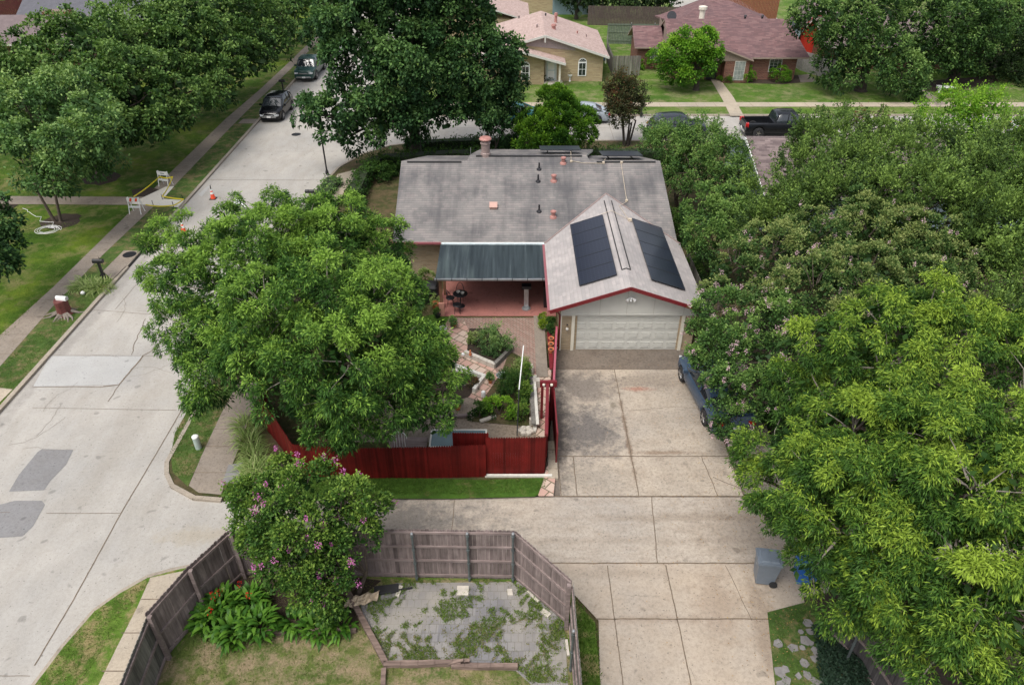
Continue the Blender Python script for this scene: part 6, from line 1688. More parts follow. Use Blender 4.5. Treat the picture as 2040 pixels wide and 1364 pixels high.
# ------------------------------------------------------------ street furniture, left side
def cone(c, label, tipped=False):
    th = thing('traffic_cone', label, 'traffic cone', (c.x, c.y, c.z))
    prof = [(.145, .03), (.12, .16)]; w1 = [(.119, .16), (.085, .36)]; o2 = [(.084, .36), (.045, .60)]; 
    if not tipped:
        MB().box((c.x, c.y, c.z + .02), (.40, .40, .04)).build('base', M['rubber'], th)
        MB().lathe(c, [(.17, .04), (.15, .10), (.105, .34)], 16).build('cone_body', M['cone'], th)
        MB().lathe(c, [(.104, .34), (.080, .48)], 16).build('reflective_band', M['white'], th)
        MB().lathe(c, [(.079, .48), (.066, .56), (.065, .56)], 16).build('cone_top', M['cone'], th)
        MB().lathe(c, [(.066, .56), (.05, .66)], 16).build('reflective_band', M['white'], th)
        MB().tube([c + Vector((0, 0, .66)), c + Vector((0, 0, .9))], .03, 8).build('handle', M['rubber'], th)
    else:
        d = Vector((-.8, -.55, 0)).normalized()
        ax = [(0, .17), (.12, .15), (.42, .10)]
        MB().tube([c + Vector((0, 0, .17)) + d * t for t, _ in ax], [r for _, r in ax], 14).build('cone_body', M['cone'], th)
        MB().tube([c + Vector((0, 0, .17)) + d * .421, c + Vector((0, 0, .15)) + d * .6], [.098, .07], 14).build('reflective_band', M['white'], th)
        MB().box(c + Vector((0, 0, .17)) - d * .02, (.03, .34, .34), rz=math.atan2(d.y, d.x)).build('base', M['rubber'], th)
    return th
M['cone'] = plain('cone_orange', (.80, .085, .03), .5, .05)
cone(at(425, 396), 'orange traffic cone with white bands standing in the street')
cone(at(367, 464), 'orange traffic cone lying on its side by the ash leaves')
def barricade(c, rz, label, striped):
    th = thing('barricade', label, 'barricade', (c.x, c.y, .11), rz, 'folding barricades at the new concrete')
    for s in (-1, 1):
        for q in (-1, 1): MB().bar((s * .36, q * .26, 0), (s * .33, q * .02, 1.02), .035, .035).build('leg', M['white'], th, local=True)
    bd = MB().bb(-.40, .40, -.055, -.03, .74, 1.0).build('board', M['white'], th, local=True)
    MB().bb(-.36, .36, -.10, -.085, .36, .5).build('lower_board', M['white'], th, local=True)
    if striped:
        st = MB()
        for x in (-.25, .10):
            st.add([(x - .02, -.058, .76), (x + .12, -.058, .76), (x + .2, -.058, .98), (x + .06, -.058, .98)], [(0, 1, 2, 3)])
        st.build('stripes', plain('barricade_red', (.70, .07, .02), .5), bd, local=True)
    else:
        st = MB()
        for k, x in enumerate((-.12, -.06, .0, .06, .12)): st.add([(x - .022, -.058, .84), (x + .022, -.058, .84), (x + .022, -.058, .90), (x - .022, -.058, .90)], [(0, 1, 2, 3)])
        st.build('marking', M['darkmetal'], bd, local=True)
    return th
barricade(at(274, 424, .1), R(-3), 'white barricade with two red stripes at the near end of the new concrete', True)
barricade(at(331, 370, .1), R(-14), 'plain white barricade at the far end of the new concrete', False)
tp = MB()
yel = plain('caution_tape_yellow', (.72, .60, .03), .4)
def tape(a, b, sag=.06):
    a = Vector(a); b = Vector(b)
    pts = [a.lerp(b, t / 10) - Vector((0, 0, sag * math.sin(PI * t / 10))) for t in range(11)]
    for u, v in zip(pts[:-1], pts[1:]): tp.bar(u, v, .012, .075)
A_ = at(266, 392, .95); B_ = at(318, 352, .9); Cc = at(344, 352, .95); D_1 = at(323, 391, .25); E_1 = at(366, 397, .25); F_1 = at(290, 408, .4); G_1 = at(346, 409, .3)
tape(A_, B_); tape(Cc, D_1, .1); tape(D_1, E_1, .03); tape(F_1, G_1, .08); tape(G_1, E_1, .03); tape(B_, Cc, .1)
to = tp.build('caution_tape', yel, loc=(A_.x, A_.y, .1)); tag(to, 'yellow caution tape strung round the new concrete between the barricades', 'tape')
for i, (px, py, lb) in enumerate(((324, 398, 'small black stake holding the tape at the inner corner of the new concrete'), (346, 413, 'small black stake at the tape below the new concrete'), (306, 411, 'small black stake nearest the striped barricade'), (365, 400, 'small black stake at the kerb end of the tape'))):
    c = at(px, py, .1); tag(MB().tube([c, c + Vector((0, 0, .4))], .022, 6).build('stake', M['rubber'], loc=c), lb, 'stake', 'stakes holding the caution tape')
# mailboxes
def mailbox(c, rz, label, post_h=1.0, col='black', shape='post'):
    th = thing('mailbox', label, 'mailbox', (c.x, c.y, c.z), rz)
    if shape == 'post':
        MB().box((0, 0, post_h / 2), (.11, .11, post_h)).build('post', M[col], th, local=True)
        MB().box((0, 0, .16), (.2, .2, .32)).build('post_sleeve', M[col], th, local=True)
    L_, w_, h_ = .52, .2, .16
    prof = [(-w_ / 2, 0), (w_ / 2, 0), (w_ / 2, h_ * .6)] + [(w_ / 2 * math.cos(a), h_ * .6 + w_ / 2 * math.sin(a)) for a in [PI * k / 8 for k in range(1, 8)]] + [(-w_ / 2, h_ * .6)]
    n_ = len(prof)
    vs = [(-L_ / 2, x, post_h + z) for x, z in prof] + [(L_ / 2, x, post_h + z) for x, z in prof]
    MB().add(vs, [tuple(reversed(range(n_))), tuple(range(n_, 2 * n_))] + [(q, (q + 1) % n_, (q + 1) % n_ + n_, q + n_) for q in range(n_)]).build('box', M[col], th, local=True)
    MB().box((L_ / 2 + .01, 0, post_h + .08), (.02, w_ * .96, .17)).build('door', M['darkmetal'] if col == 'black' else M['steel'], th, local=True)
    MB().box((.05, w_ / 2 + .01, post_h + .18), (.03, .012, .16)).build('flag', M['darkmetal'], th, local=True)
    return th
c = at(208, 556, .1); mailbox(c, 0, 'black mailbox on a thick black post beside the kerb inlet')
c = at(566, 188, .1); mailbox(c, 0, 'dark mailbox on twin leafy posts beyond the parked black suv', 1.1)
c = at(1277, 232, .1); mailbox(c, PI / 2, 'dark mailbox by the kerb of the far street, right of the bronze crape myrtle', 1.0)
c = at(622, 412, .1); mailbox(c, PI, 'black and white mailbox at the street edge above the ash leaves', .95)
# painted stump with white mailbox on it
c = at(130, 625, .1)
st = thing('tree_stump', 'red brown painted tree stump with grey roots at the kerb', 'stump', (c.x, c.y, .1))
mb = MB(); n_ = 18; prof = [(.40, 0), (.33, .12), (.30, .4), (.30, .78), (.28, .80)]
vs = []; fs = []
for r_, z in prof:
    for k in range(n_):
        a_ = 2 * PI * k / n_; q = r_ * (1 + .08 * math.sin(3 * a_) + .05 * math.sin(7 * a_))
        vs.append((c.x + q * math.cos(a_), c.y + q * math.sin(a_), .1 + z))
for i in range(len(prof) - 1):
    for k in range(n_):
        a_ = i * n_ + k; b_ = i * n_ + (k + 1) % n_; fs.append((a_, b_, b_ + n_, a_ + n_))
fs.append(tuple(range((len(prof) - 1) * n_, len(prof) * n_)))
mb.add(vs, fs); mb.build('stump', plain('stump_paint', (.13, .035, .03), .6, .3, 9, bump=.5), st)
rt = MB()
for k in range(11):
    a_ = random.uniform(-PI, PI * .4); L_ = random.uniform(.5, 1.1)
    p1 = Vector((c.x + .3 * math.cos(a_), c.y + .3 * math.sin(a_), .24)); p2 = Vector((c.x + L_ * math.cos(a_), c.y + L_ * math.sin(a_), .09))
    rt.tube([p1, p1.lerp(p2, .5) + Vector((random.uniform(-.1, .1), random.uniform(-.1, .1), -.03)), p2], [.09, .05, .02], 6)
rt.build('roots', plain('grey_root', (.20, .17, .14), .95, .3, 12, bump=.6), st)
mailbox(Vector((c.x + .12, c.y + .02, .9)), R(-8), 'white mailbox lying on top of the painted stump', 0.0, 'white', 'none')
c = at(166, 586, .12); tag(MB().lathe(c, [(.03, 0), (.1, .03), (.11, .1), (.05, .17)], 10).build('white_stone', M['white'], loc=c), 'small white stone in the grass beside the stump', 'stone')
# utility pedestal
c = at(396, 892, .1)
up_ = thing('utility_pedestal', 'short pale green utility pedestal in the grass by the sidewalk', 'pedestal', c)
MB().lathe(c, [(.12, 0), (.12, .5), (.125, .5), (.125, .56)], 16).build('column', plain('pale_green', (.40, .47, .43), .5), up_)
MB().lathe(c + Vector((0, 0, .56)), [(.125, 0), (.12, .04), (.07, .07), (.01, .08)], 16).build('cap', M['white'], up_)
# street post
c = at(652, 347, .1)
lp_ = thing('street_post', 'slim dark post rising from the low shrubs into the oak leaves', 'street post', c)
MB().tube([c, c + Vector((-.02, 0, 3.6))], .055, 10).build('pole', M['black'], lp_)
MB().lathe(c, [(.12, 0), (.12, .15), (.07, .3)], 12).build('base', M['black'], lp_)
MB().lathe(c + Vector((-.02, 0, 3.6)), [(.06, 0), (.16, .1), (.19, .42), (.1, .52), (.02, .58)], 12).build('lamp_head', M['darkmetal'], lp_)
# white cord on the lawn
mb = MB(); c = at(95, 458, .13)
pts = []
for k in range(90):
    t = k / 89; a_ = t * 2 * PI * 3.3; r_ = .78 - .42 * t
    pts.append((c.x + r_ * math.cos(a_) * 1.0, c.y + r_ * .8 * math.sin(a_) - .0, .14 + .01 * math.sin(k)))
q0 = at(45, 415, .13)
tail = [(q0.x, q0.y, .14)]
for k in range(1, 14): p = Vector(tail[0]).lerp(Vector(pts[0]), k / 14); tail.append((p.x + .18 * math.sin(k * 1.4), p.y + .15 * math.cos(k * 1.9), .14))
mb.tube(tail + pts, .013, 6)
tag(mb.build('coiled_cord', M['white'], loc=(c.x, c.y, .1)), 'white cord coiled loosely on the sunlit lawn', 'cord')
# traces of white road paint
struct('paint_mark', MB().sheet(pp((460, 408), (473, 395), (480, 400), (492, 415), (480, 406), (470, 410)), .0098), M['white'])
struct('paint_mark', MB().sheet(pp((395, 388), (412, 372), (420, 370), (402, 392)), .0098), M['patch_pale'])

# bins
def bin_(c, rz, label, col, h=1.05, w_=.6):
    th = thing('wheeled_bin', label, 'bin', (c.x, c.y, c.z), rz)
    def taper(z0, z1, a0, a1, b0, b1):
        return [(-a0, -b0, z0), (a0, -b0, z0), (a0, b0, z0), (-a0, b0, z0), (-a1, -b1, z1), (a1, -b1, z1), (a1, b1, z1), (-a1, b1, z1)]
    F6 = [(3, 2, 1, 0), (4, 5, 6, 7), (0, 1, 5, 4), (1, 2, 6, 5), (2, 3, 7, 6), (3, 0, 4, 7)]
    a = w_ / 2
    b1 = MB(); b1.add(taper(.06, h * .9, a * .78, a * .98, a * .85, a * 1.1), F6); b1.add(taper(h * .86, h * .9, a * 1.02, a * 1.04, a * 1.15, a * 1.17), F6); b1.build('body', col, th, local=True)
    ld = MB(); ld.add(taper(h * .905, h * .96, a * 1.06, a * 1.03, a * 1.2, a * 1.16), F6)
    ld.add(taper(h * .96, h * 1.0, a * .8, a * .7, a * .9, a * .8), F6); ld.bb(-a * .8, a * .8, -.012, .012, h * .955, h * 1.012); ld.build('lid', col, th, local=True)
    MB().tube([(-a * .8, a * 1.27, h * .88), (a * .8, a * 1.27, h * .88)], .02, 8).build('handle', col, th, local=True)
    for s in (-1, 1):
        wh = MB(); wh.tube([(s * a * .92 - .03, a * .82, .12), (s * a * .92 + .03, a * .82, .12)], .12, 16); wh.build('wheel', M['rubber'], th, local=True)
    MB().bb(-a * .25, a * .15, -a * 1.02, -a * .985, h * .62, h * .76).build('label_plate', M['white'], th, local=True)
    return th
gbin = plain('grey_bin_plastic', (.16, .19, .225), .4, .08)
c = at(1518, 1158, .02); bin_(c + Vector((.05, .1, 0)), R(-98), 'blue grey wheeled bin standing at the edge of the alley, clear of the leaves', gbin, 1.12, .62)
c = at(1580, 1160, .02); bin_(c + Vector((.34, .12, 0)), R(-95), 'bright blue wheeled bin almost hidden by pecan leaves', plain('blue_bin_plastic', (.02, .12, .42), .4, .08), 1.0, .6)
# bench at the top right
c = at(1881, 184, .1)
bn = thing('stone_bench', 'white stone bench on the shaded lawn at the top right', 'bench', c)
MB().box((c.x, c.y, .58), (1.5, .5, .1), rz=-.2).build('seat', M['white'], bn)
for s in (-1, 1): MB().box((c.x + s * .5, c.y - s * .1, .32), (.14, .4, .44), rz=-.2).build('leg', M['white'], bn)
# side chain fence bits between the house and the crapes
fence('plank_fence', 'low weathered fence in the gap between the garage and the crape myrtles', [(9.3, 26.5), (9.3, 34)], [1.4, 1.4], M['greyfence_d'], .14, .01, 'flat', rails=(.9,), rail_side=-1)
c = at(1385, 500, .5); tag(MB().tube([at(1376, 480, 1.5), at(1386, 505, 1.5)], .02, 6).build('fence_rail_end', M['steel'], loc=c), 'short pale pipe rail above the low fence by the garage', 'pipe')
for i, (px, py, dx, L_, a, mt, lb) in enumerate(((925, 742, 0, 1.1, -.3, 'offwhite', 'weathered pale board leaning on the cream bed edging'), (905, 830, 0, 1.4, .1, 'rail', 'grey board lying on the gravel near the ash shade'), (972, 835, 0, .7, .5, 'stone', 'pale slab lying between the leafy bushes and the gravel'), (1066, 852, 0, .5, 1.4, 'offwhite', 'short white pipe length by the pile of pale rocks'), (918, 770, 0, .9, .4, 'rail', 'short grey timber in the rusty plant bed'), (890, 700, 0, .8, .7, 'stone', 'pale concrete block by the white bucket planter'))):
    c = at(px, py, .15)
    tag(MB().box((c.x, c.y, .19), (L_, .14, .09), rz=a).build('garden_board', M[mt], loc=(c.x, c.y, .14)), lb, 'board')
for i, (px, py, r_, lb) in enumerate(((977, 762, .11, 'small clay pot left of the bird bath stem'), (985, 806, .12, 'clay pot among the leaves in front of the fennel'), (905, 650, .12, 'clay pot at the corner of the small lawn'), (912, 815, .13, 'clay pot on the gravel by the grey board'))):
    pot(px, py, r_, .2, .12, M['terracotta'], lb, LM['young'])
# ------------------------------------------------------------ vehicles
def paint(name, col, rough=.25, metal=.0):
    m, t, b = new_mat(name)
    b.inputs['Base Color'].default_value = (*col, 1)
    b.inputs['Roughness'].default_value = rough
    b.inputs['Metallic'].default_value = metal
    b.inputs['Coat Weight'].default_value = .1
    b.inputs['Specular IOR Level'].default_value = .3
    b.inputs['Coat Roughness'].default_value = .06
    return m
M['tail'] = plain('tail_lamp_red', (.45, .01, .01), .2, .05)
M['head'] = plain('head_lamp_glass', (.55, .57, .58), .12, .05)
M['chrome'] = plain('chrome', (.55, .56, .57), .2, .05, metal=.9)
CARS = {
    # length, half width, stations: x from rear (-) to front (+), belt height, roof outline
    'suv': dict(L=4.55, w=.93, belt=[(-2.27, .80), (-2.15, .98), (-1.6, 1.05), (.9, 1.02), (1.2, .98), (2.0, .86), (2.22, .70), (2.27, .55)],
                roof=[(-2.12, .98), (-1.85, 1.42), (-1.5, 1.60), (-.3, 1.66), (.35, 1.60), (1.12, 1.0)], wb=(-1.38, 1.38), wr=.35, plan=[(-2.27, .80), (-2.1, .9), (-1.5, .93), (1.4, .93), (2.0, .86), (2.27, .66)]),
    'sedan': dict(L=4.85, w=.92, belt=[(-2.42, .70), (-2.3, .96), (-1.75, 1.0), (.85, .94), (1.2, .92), (2.1, .74), (2.35, .6), (2.42, .48)],
                  roof=[(-1.95, .98), (-1.2, 1.34), (-.5, 1.44), (.1, 1.42), (1.1, .93)], wb=(-1.42, 1.45), wr=.34, plan=[(-2.42, .74), (-2.2, .87), (-1.5, .92), (1.4, .92), (2.1, .84), (2.42, .62)]),
    'pickup': dict(L=5.85, w=.99, belt=[(-2.92, 1.0), (-2.9, 1.15), (-.75, 1.16), (1.3, 1.14), (1.7, 1.12), (2.75, 1.05), (2.9, .9), (2.92, .7)],
                   roof=[(-.72, 1.16), (-.55, 1.72), (-.3, 1.84), (.9, 1.84), (1.6, 1.14)], wb=(-1.9, 1.75), wr=.41, plan=[(-2.92, .97), (1.8, .99), (2.6, .95), (2.92, .84)]),
    'van': dict(L=5.2, w=.98, belt=[(-2.6, .9), (-2.55, 1.15), (1.2, 1.15), (1.6, 1.1), (2.4, .92), (2.6, .7)],
                roof=[(-2.52, 1.15), (-2.45, 1.9), (-2.2, 2.0), (.7, 2.0), (1.6, 1.12)], wb=(-1.6, 1.5), wr=.36, plan=[(-2.6, .94), (1.8, .98), (2.3, .92), (2.6, .74)]),
}
def car(label, loc, rz, kind, col, name='parked_car', cat='car', group='parked vehicles'):
    k = CARS[kind]
    th = thing(name, label, cat, loc, rz, group)
    bx = [a for a, _ in k['belt']]; bz = [b for _, b in k['belt']]
    px = [a for a, _ in k['plan']]; pw = [b for _, b in k['plan']]
    xs = np.unique(np.concatenate([np.linspace(-k['L'] / 2, k['L'] / 2, 70), np.array(k['wb']) - k['wr'] - .05, np.array(k['wb']) + k['wr'] + .05]))
    V = []; F = []
    zb = .26 if kind != 'pickup' else .38
    bed = kind == 'pickup'
    rings = []
    for x in xs:
        wd = float(np.interp(x, px, pw)); zt = float(np.interp(x, bx, bz))
        z0 = zb
        for wx in k['wb']:
            d = abs(x - wx); Rr = k['wr'] + .055
            if d < Rr: z0 = max(z0, k['wr'] + math.sqrt(max(0, Rr * Rr - d * d)) * .98)
        z0 = min(z0, zt - .12)
        end = min(1, (k['L'] / 2 - abs(x)) / .10); 
        zt2 = zt
        inbed = bed and -2.82 < x < -.85
        zm = z0 + (zt2 - z0) * .55
        rings.append([(x, wd * .93, z0), (x, wd, z0 + (zt2 - z0) * .25), (x, wd * 1.0, zm), (x, wd * .975, zt2 - .05), (x, wd * .93, zt2), (x, wd * .86, zt2 if inbed else zt2 + .015), (x, wd * .84, .72 if inbed else zt2 + .02), (x, wd * .4, .72 if inbed else zt2 + .045)])
    m = len(rings[0])
    for r_ in rings:
        V += [(a, b, c) for a, b, c in r_] + [(a, -b, c) for a, b, c in reversed(r_)]
    M2 = 2 * m
    for i in range(len(rings) - 1):
        for j in range(M2 - 1):
            a = i * M2 + j; F.append((a, a + M2, a + M2 + 1, a + 1))
    F.append(tuple(reversed(range(M2)))); F.append(tuple(range((len(rings) - 1) * M2, len(rings) * M2)))
    bd = MB().add(V, [tuple(reversed(f)) for f in F]).build('body', col, th, smooth=True, local=True)
    try: bd.data.set_sharp_from_angle(angle=R(38))
    except Exception: pass
    ub = MB(); ub.bb(-k['L'] / 2 + .15, k['L'] / 2 - .15, -k['w'] * .8, k['w'] * .8, .2, .62); ub.build('underbody', M['rubber'], th, local=True)
    # greenhouse
    rx = [a for a, _ in k['roof']]; rzv = [b for _, b in k['roof']]
    gx = np.linspace(rx[0], rx[-1], 26)
    V = []; F = []
    zmax = max(rzv)
    for x in gx:
        wd = float(np.interp(x, px, pw)); zt = float(np.interp(x, bx, bz)); zr = max(zt + .01, float(np.interp(x, rx, rzv)))
        f = (zr - zt) / (zmax - 1.0)
        wtop = wd * (.93 - .17 * min(1, f))
        V += [(x, wd * .925, zt - .01), (x, wtop, zr - .05 * f), (x, wtop * .82, zr), (x, 0, zr + .025 * f), (x, -wtop * .82, zr), (x, -wtop, zr - .05 * f), (x, -wd * .925, zt - .01)]
    for i in range(len(gx) - 1):
        for j in range(6):
            a = i * 7 + j; F.append((a + 1, a, a + 7, a + 8)[::-1])
    gh = MB().add(V, F).build('windows', M['glass'], th, smooth=True, local=True)
    # roof panel, only over the high part, slightly proud
    V = []; F = []
    xr = [x for x, z in zip(gx, [float(np.interp(x, rx, rzv)) for x in gx]) if z > zmax - .17]
    xr = np.linspace(min(xr), max(xr), 12)
    for x in xr:
        wd = float(np.interp(x, px, pw)); zt = float(np.interp(x, bx, bz)); zr = float(np.interp(x, rx, rzv)); f = (zr - zt) / (zmax - 1.0)
        wtop = wd * (.93 - .17 * min(1, f))
        V += [(x, wtop * 1.01, zr - .06 * f), (x, wtop * .83, zr + .014), (x, 0, zr + .025 * f + .016), (x, -wtop * .83, zr + .014), (x, -wtop * 1.01, zr - .06 * f)]
    for i in range(11):
        for j in range(4):
            a = i * 5 + j; F.append((a, a + 5, a + 6, a + 1))
    MB().add(V, F).build('roof', col, th, smooth=True, local=True)
    # pillars
    pl = MB()
    for s in (-1, 1):
        def gp(x, fr):
            wd = float(np.interp(x, px, pw)); zt = float(np.interp(x, bx, bz)); zr = float(np.interp(x, rx, rzv)); f = (zr - zt) / (zmax - 1.0)
            return Vector((x, s * (wd * .925 + (wd * (.93 - .17 * min(1, f)) * 1.0 - wd * .925) * fr + .006), zt + (zr - .05 * f - zt) * fr))
        n_ = len(k['roof'])
        fr_t = max(xr); rr_t = min(xr)
        pl.tube([Vector((rx[-1], s * float(np.interp(rx[-1], px, pw)) * .88, np.interp(rx[-1], bx, bz))), gp(fr_t, 1)], .035, 6)
        pl.tube([Vector((rx[0], s * float(np.interp(rx[0], px, pw)) * .88, np.interp(rx[0], bx, bz))), gp(rr_t, 1)], .05, 6)
        mid_ = (fr_t + rr_t) / 2
        pl.tube([gp(mid_ - .05, 0), gp(mid_, 1)], .03, 6)
        if kind in ('suv', 'van'): pl.tube([gp(rr_t + .35, 0), gp(rr_t + .3, 1)], .05, 6)
    pl.build('pillars', col, th, local=True)
    for s in (-1, 1):
        ms_ = MB(); ms_.box((rx[-1] - .32, s * (k['w'] + .09), float(np.interp(rx[-1], bx, bz)) + .08), (.12, .2, .14)); ms_.build('mirror', col, th, local=True)
    for wx in k['wb']:
        for s in (-1, 1):
            wy = s * (k['w'] - .11)
            ty = MB(); ty.tube([(wx, wy - .11, k['wr']), (wx, wy - .09, k['wr']), (wx, wy + .09, k['wr']), (wx, wy + .11, k['wr'])], [k['wr'] * .9, k['wr'], k['wr'], k['wr'] * .9], 24)
            tyo = ty.build('tyre', M['rubber'], th, local=True)
            rm = MB(); rm.tube([(wx, wy + s * .105, k['wr']), (wx, wy + s * .118, k['wr'])], [k['wr'] * .66, k['wr'] * .62], 20)
            for q in range(5):
                a_ = 2 * PI * q / 5; rm.bar((wx, wy + s * .12, k['wr']), (wx + .2 * math.cos(a_), wy + s * .124, k['wr'] + .2 * math.sin(a_)), .02, .05, m=1)
            rm.build('rim', [M['darkmetal'], M['chrome']], tyo, local=True)
    xf = k['L'] / 2; zf = float(np.interp(xf - .12, bx, bz)); wf = float(np.interp(xf - .1, px, pw)); wr_ = float(np.interp(-xf + .05, px, pw)); zr_ = float(np.interp(-xf + .1, bx, bz))
    for s in (-1, 1):
        MB().box((xf - .10, s * wf * .80, zf - .13), (.26, .32, .12), rz=-s * .35).build('headlight', M['head'], th, local=True)
        MB().box((-xf + .09, s * wr_ * .84, zr_ - .14), (.22, .28, .16 if kind != 'pickup' else .30), rz=s * .25).build('taillight', M['tail'], th, local=True)
    bp = MB(); bp.box((xf - .02, 0, .5), (.12, wf * 1.6, .14)); bp.box((xf + .0, 0, zf - .16), (.06, wf * 1.0, .10))
    bp.build('grille', M['chrome'] if kind in ('pickup', 'suv') else M['darkmetal'], th, local=True)
    rb = MB(); rb.box((-xf + .0, 0, .52), (.14, wr_ * 1.75, .16)); rb.build('rear_bumper', M['chrome'] if kind == 'pickup' else M['rubber'], th, local=True)
    MB().box((xf + .05, 0, .5), (.012, .32, .14)).build('licence_plate', M['white'], th, local=True)
    MB().box((-xf - .075, 0, .62), (.012, .32, .14)).build('licence_plate', M['white'], th, local=True)
    return th
blackp = paint('black_car_paint', (.004, .004, .006), .12); 
car('black suv parked facing us at the kerb of the left street', (-19.75, 61.3, 0), R(-91), 'suv', blackp, 'parked_suv', 'suv')
car('dark green pickup parked facing us up the left street', (-19.75, 73.9, 0), R(-90), 'pickup', paint('green_car_paint', (.02, .055, .05)), 'parked_pickup', 'pickup')
car('white van behind the green pickup, half hidden by oak leaves', (-19.0, 84.5, 0), R(-90), 'van', paint('white_car_paint', (.62, .63, .64), .3, 0), 'parked_van', 'van')
car('black crew cab pickup parked on the far street above the brown roof', (21.1, 56.3, 0), R(0), 'pickup', paint('pickup_black', (.009, .010, .012)), 'parked_pickup', 'pickup')
car('dark grey suv with a red tail lamp behind the feathery crape myrtle', (13.1, 56.2, 0), R(4), 'suv', paint('slate_car_paint', (.03, .035, .045)), 'parked_suv', 'suv')
car('silver blue car behind the tallest round conifer on the far street', (5.6, 59.6, 0), R(180), 'sedan', paint('silver_car_paint', (.32, .36, .40)))
car('teal car glimpsed between the dark tree and the conifers on the far street', (-.3, 59.6, 0), R(180), 'sedan', paint('teal_car_paint', (.03, .14, .16)))
car('white car glimpsed through the leaves at the right end of the far street', (42.0, 56.4, 0), R(0), 'sedan', paint('white_car_paint_b', (.65, .66, .68), .3, 0))
car('blue car in the driveway half covered by the pale pink crape myrtle', (8.35, 23.35, .02), R(97), 'sedan', paint('blue_car_paint', (.045, .075, .12)))

# ------------------------------------------------------------ houses across the far street
def gable_x(mb, x0, x1, y0, y1, z, rise, over=.4, t=.14):          # ridge runs along X
    ym = (y0 + y1) / 2
    a, b, c, d = x0 - over, x1 + over, y0 - over, y1 + over
    s = rise / (ym - y0); ze = z - s * over
    plate(mb, [(a, c, ze), (b, c, ze), (b, ym, z + rise), (a, ym, z + rise)], t)
    plate(mb, [(a, ym, z + rise), (b, ym, z + rise), (b, d, ze), (a, d, ze)], t)
def gable_y(mb, x0, x1, y0, y1, z, rise, over=.4, t=.14, xm=None):  # ridge runs along Y
    xm = xm if xm is not None else (x0 + x1) / 2
    a, b, c, d = x0 - over, x1 + over, y0 - over, y1 + over
    zl = z - rise / (xm - x0) * over; zr = z - rise / (x1 - xm) * over
    plate(mb, [(a, c, zl), (xm, c, z + rise), (xm, d, z + rise), (a, d, zl)][::1], t)
    plate(mb, [(xm, c, z + rise), (b, c, zr), (b, d, zr), (xm, d, z + rise)], t)
# tan brick house: gable facing us
th = thing('brick_house', 'tan brick house with pinkish roof, arched windows and white front door', 'house', (3.5, 71, .1))
X0, X1, XM, Y0, Y1, Z = -3.2, 8.7, 3.15, 71.1, 81.5, 2.62
RISE = 1.75
wm = MB(); wm.bb(X0, X1, Y0, Y1, .1, Z - .04)
wm.add([(X0, Y0, Z - .04), (X1, Y0, Z - .04), (XM, Y0, Z + RISE - .15)], [(0, 1, 2)])
wm.build('wall', M['brick_far'], th)
rm = MB(); gable_y(rm, X0, X1, Y0, Y1, Z, RISE, .5, .16, XM)
ro = rm.build('roof', [M['shingle_tan'], M['cream']], th)
bgm = MB(); 
def rz_(x): return Z + RISE * (1 - (x - XM) / (X1 - XM)) if x > XM else Z + RISE * (1 - (XM - x) / (XM - X0))
bgm.bar((X0 - .5, Y0 - .52, rz_(X0 - .5) - .1), (XM, Y0 - .52, rz_(XM) - .1), .05, .2); bgm.bar((XM, Y0 - .52, rz_(XM) - .1), (X1 + .5, Y0 - .52, rz_(X1 + .5) - .1), .05, .2)
bgm.box((XM, Y0 - .57, rz_(XM) - .35), (.12, .05, .6)); bgm.box((X1 + .2, Y0 - .2, 2.2), (.1, .1, .8))
bgm.build('barge_board', M['cream'], th)
# small projecting porch gable
pm_ = MB(); gable_y(pm_, -2.4, 4.6, 69.6, 71.0, 2.35, .95, .45, .12, .95)
pr_ = pm_.build('porch_roof', [M['shingle_tan'], M['cream']], th)
pg = MB(); pg.bb(-2.4, 3.1, 70.0, 71.1, .1, 2.33); pg.add([(-2.4, 70.0, 2.33), (3.1, 70.0, 2.33), (3.1, 70.0, 2.65), (.95, 70.0, 3.2)], [(0, 1, 2, 3)]); pg.build('front_wall', M['brick_far'], th)
pb_ = MB(); pb_.bar((-2.85, 69.12, 2.15), (.95, 69.12, 3.2), .05, .2); pb_.bar((.95, 69.12, 3.2), (5.05, 69.12, 2.12), .05, .2); pb_.box((.95, 69.08, 2.95), (.12, .05, .55)); pb_.build('barge_board', M['cream'], pr_)
sv = MB(); sv.add([(1.2, 71.05, 3.35), (6.0, 71.05, 2.9), (6.0, 71.05, 3.4), (XM, 71.05, 4.15)], [(0, 1, 2, 3)]); sv.build('gable_siding', plain('mauve_siding', (.30, .25, .24), .7), th)
MB().bb(4.45, 4.62, 69.5, 69.67, .1, 2.3).build('porch_post', M['cream2'], th)
MB().bb(3.1, 4.9, 69.3, 71.1, .1, .22).build('porch_step', M['stone'], th)
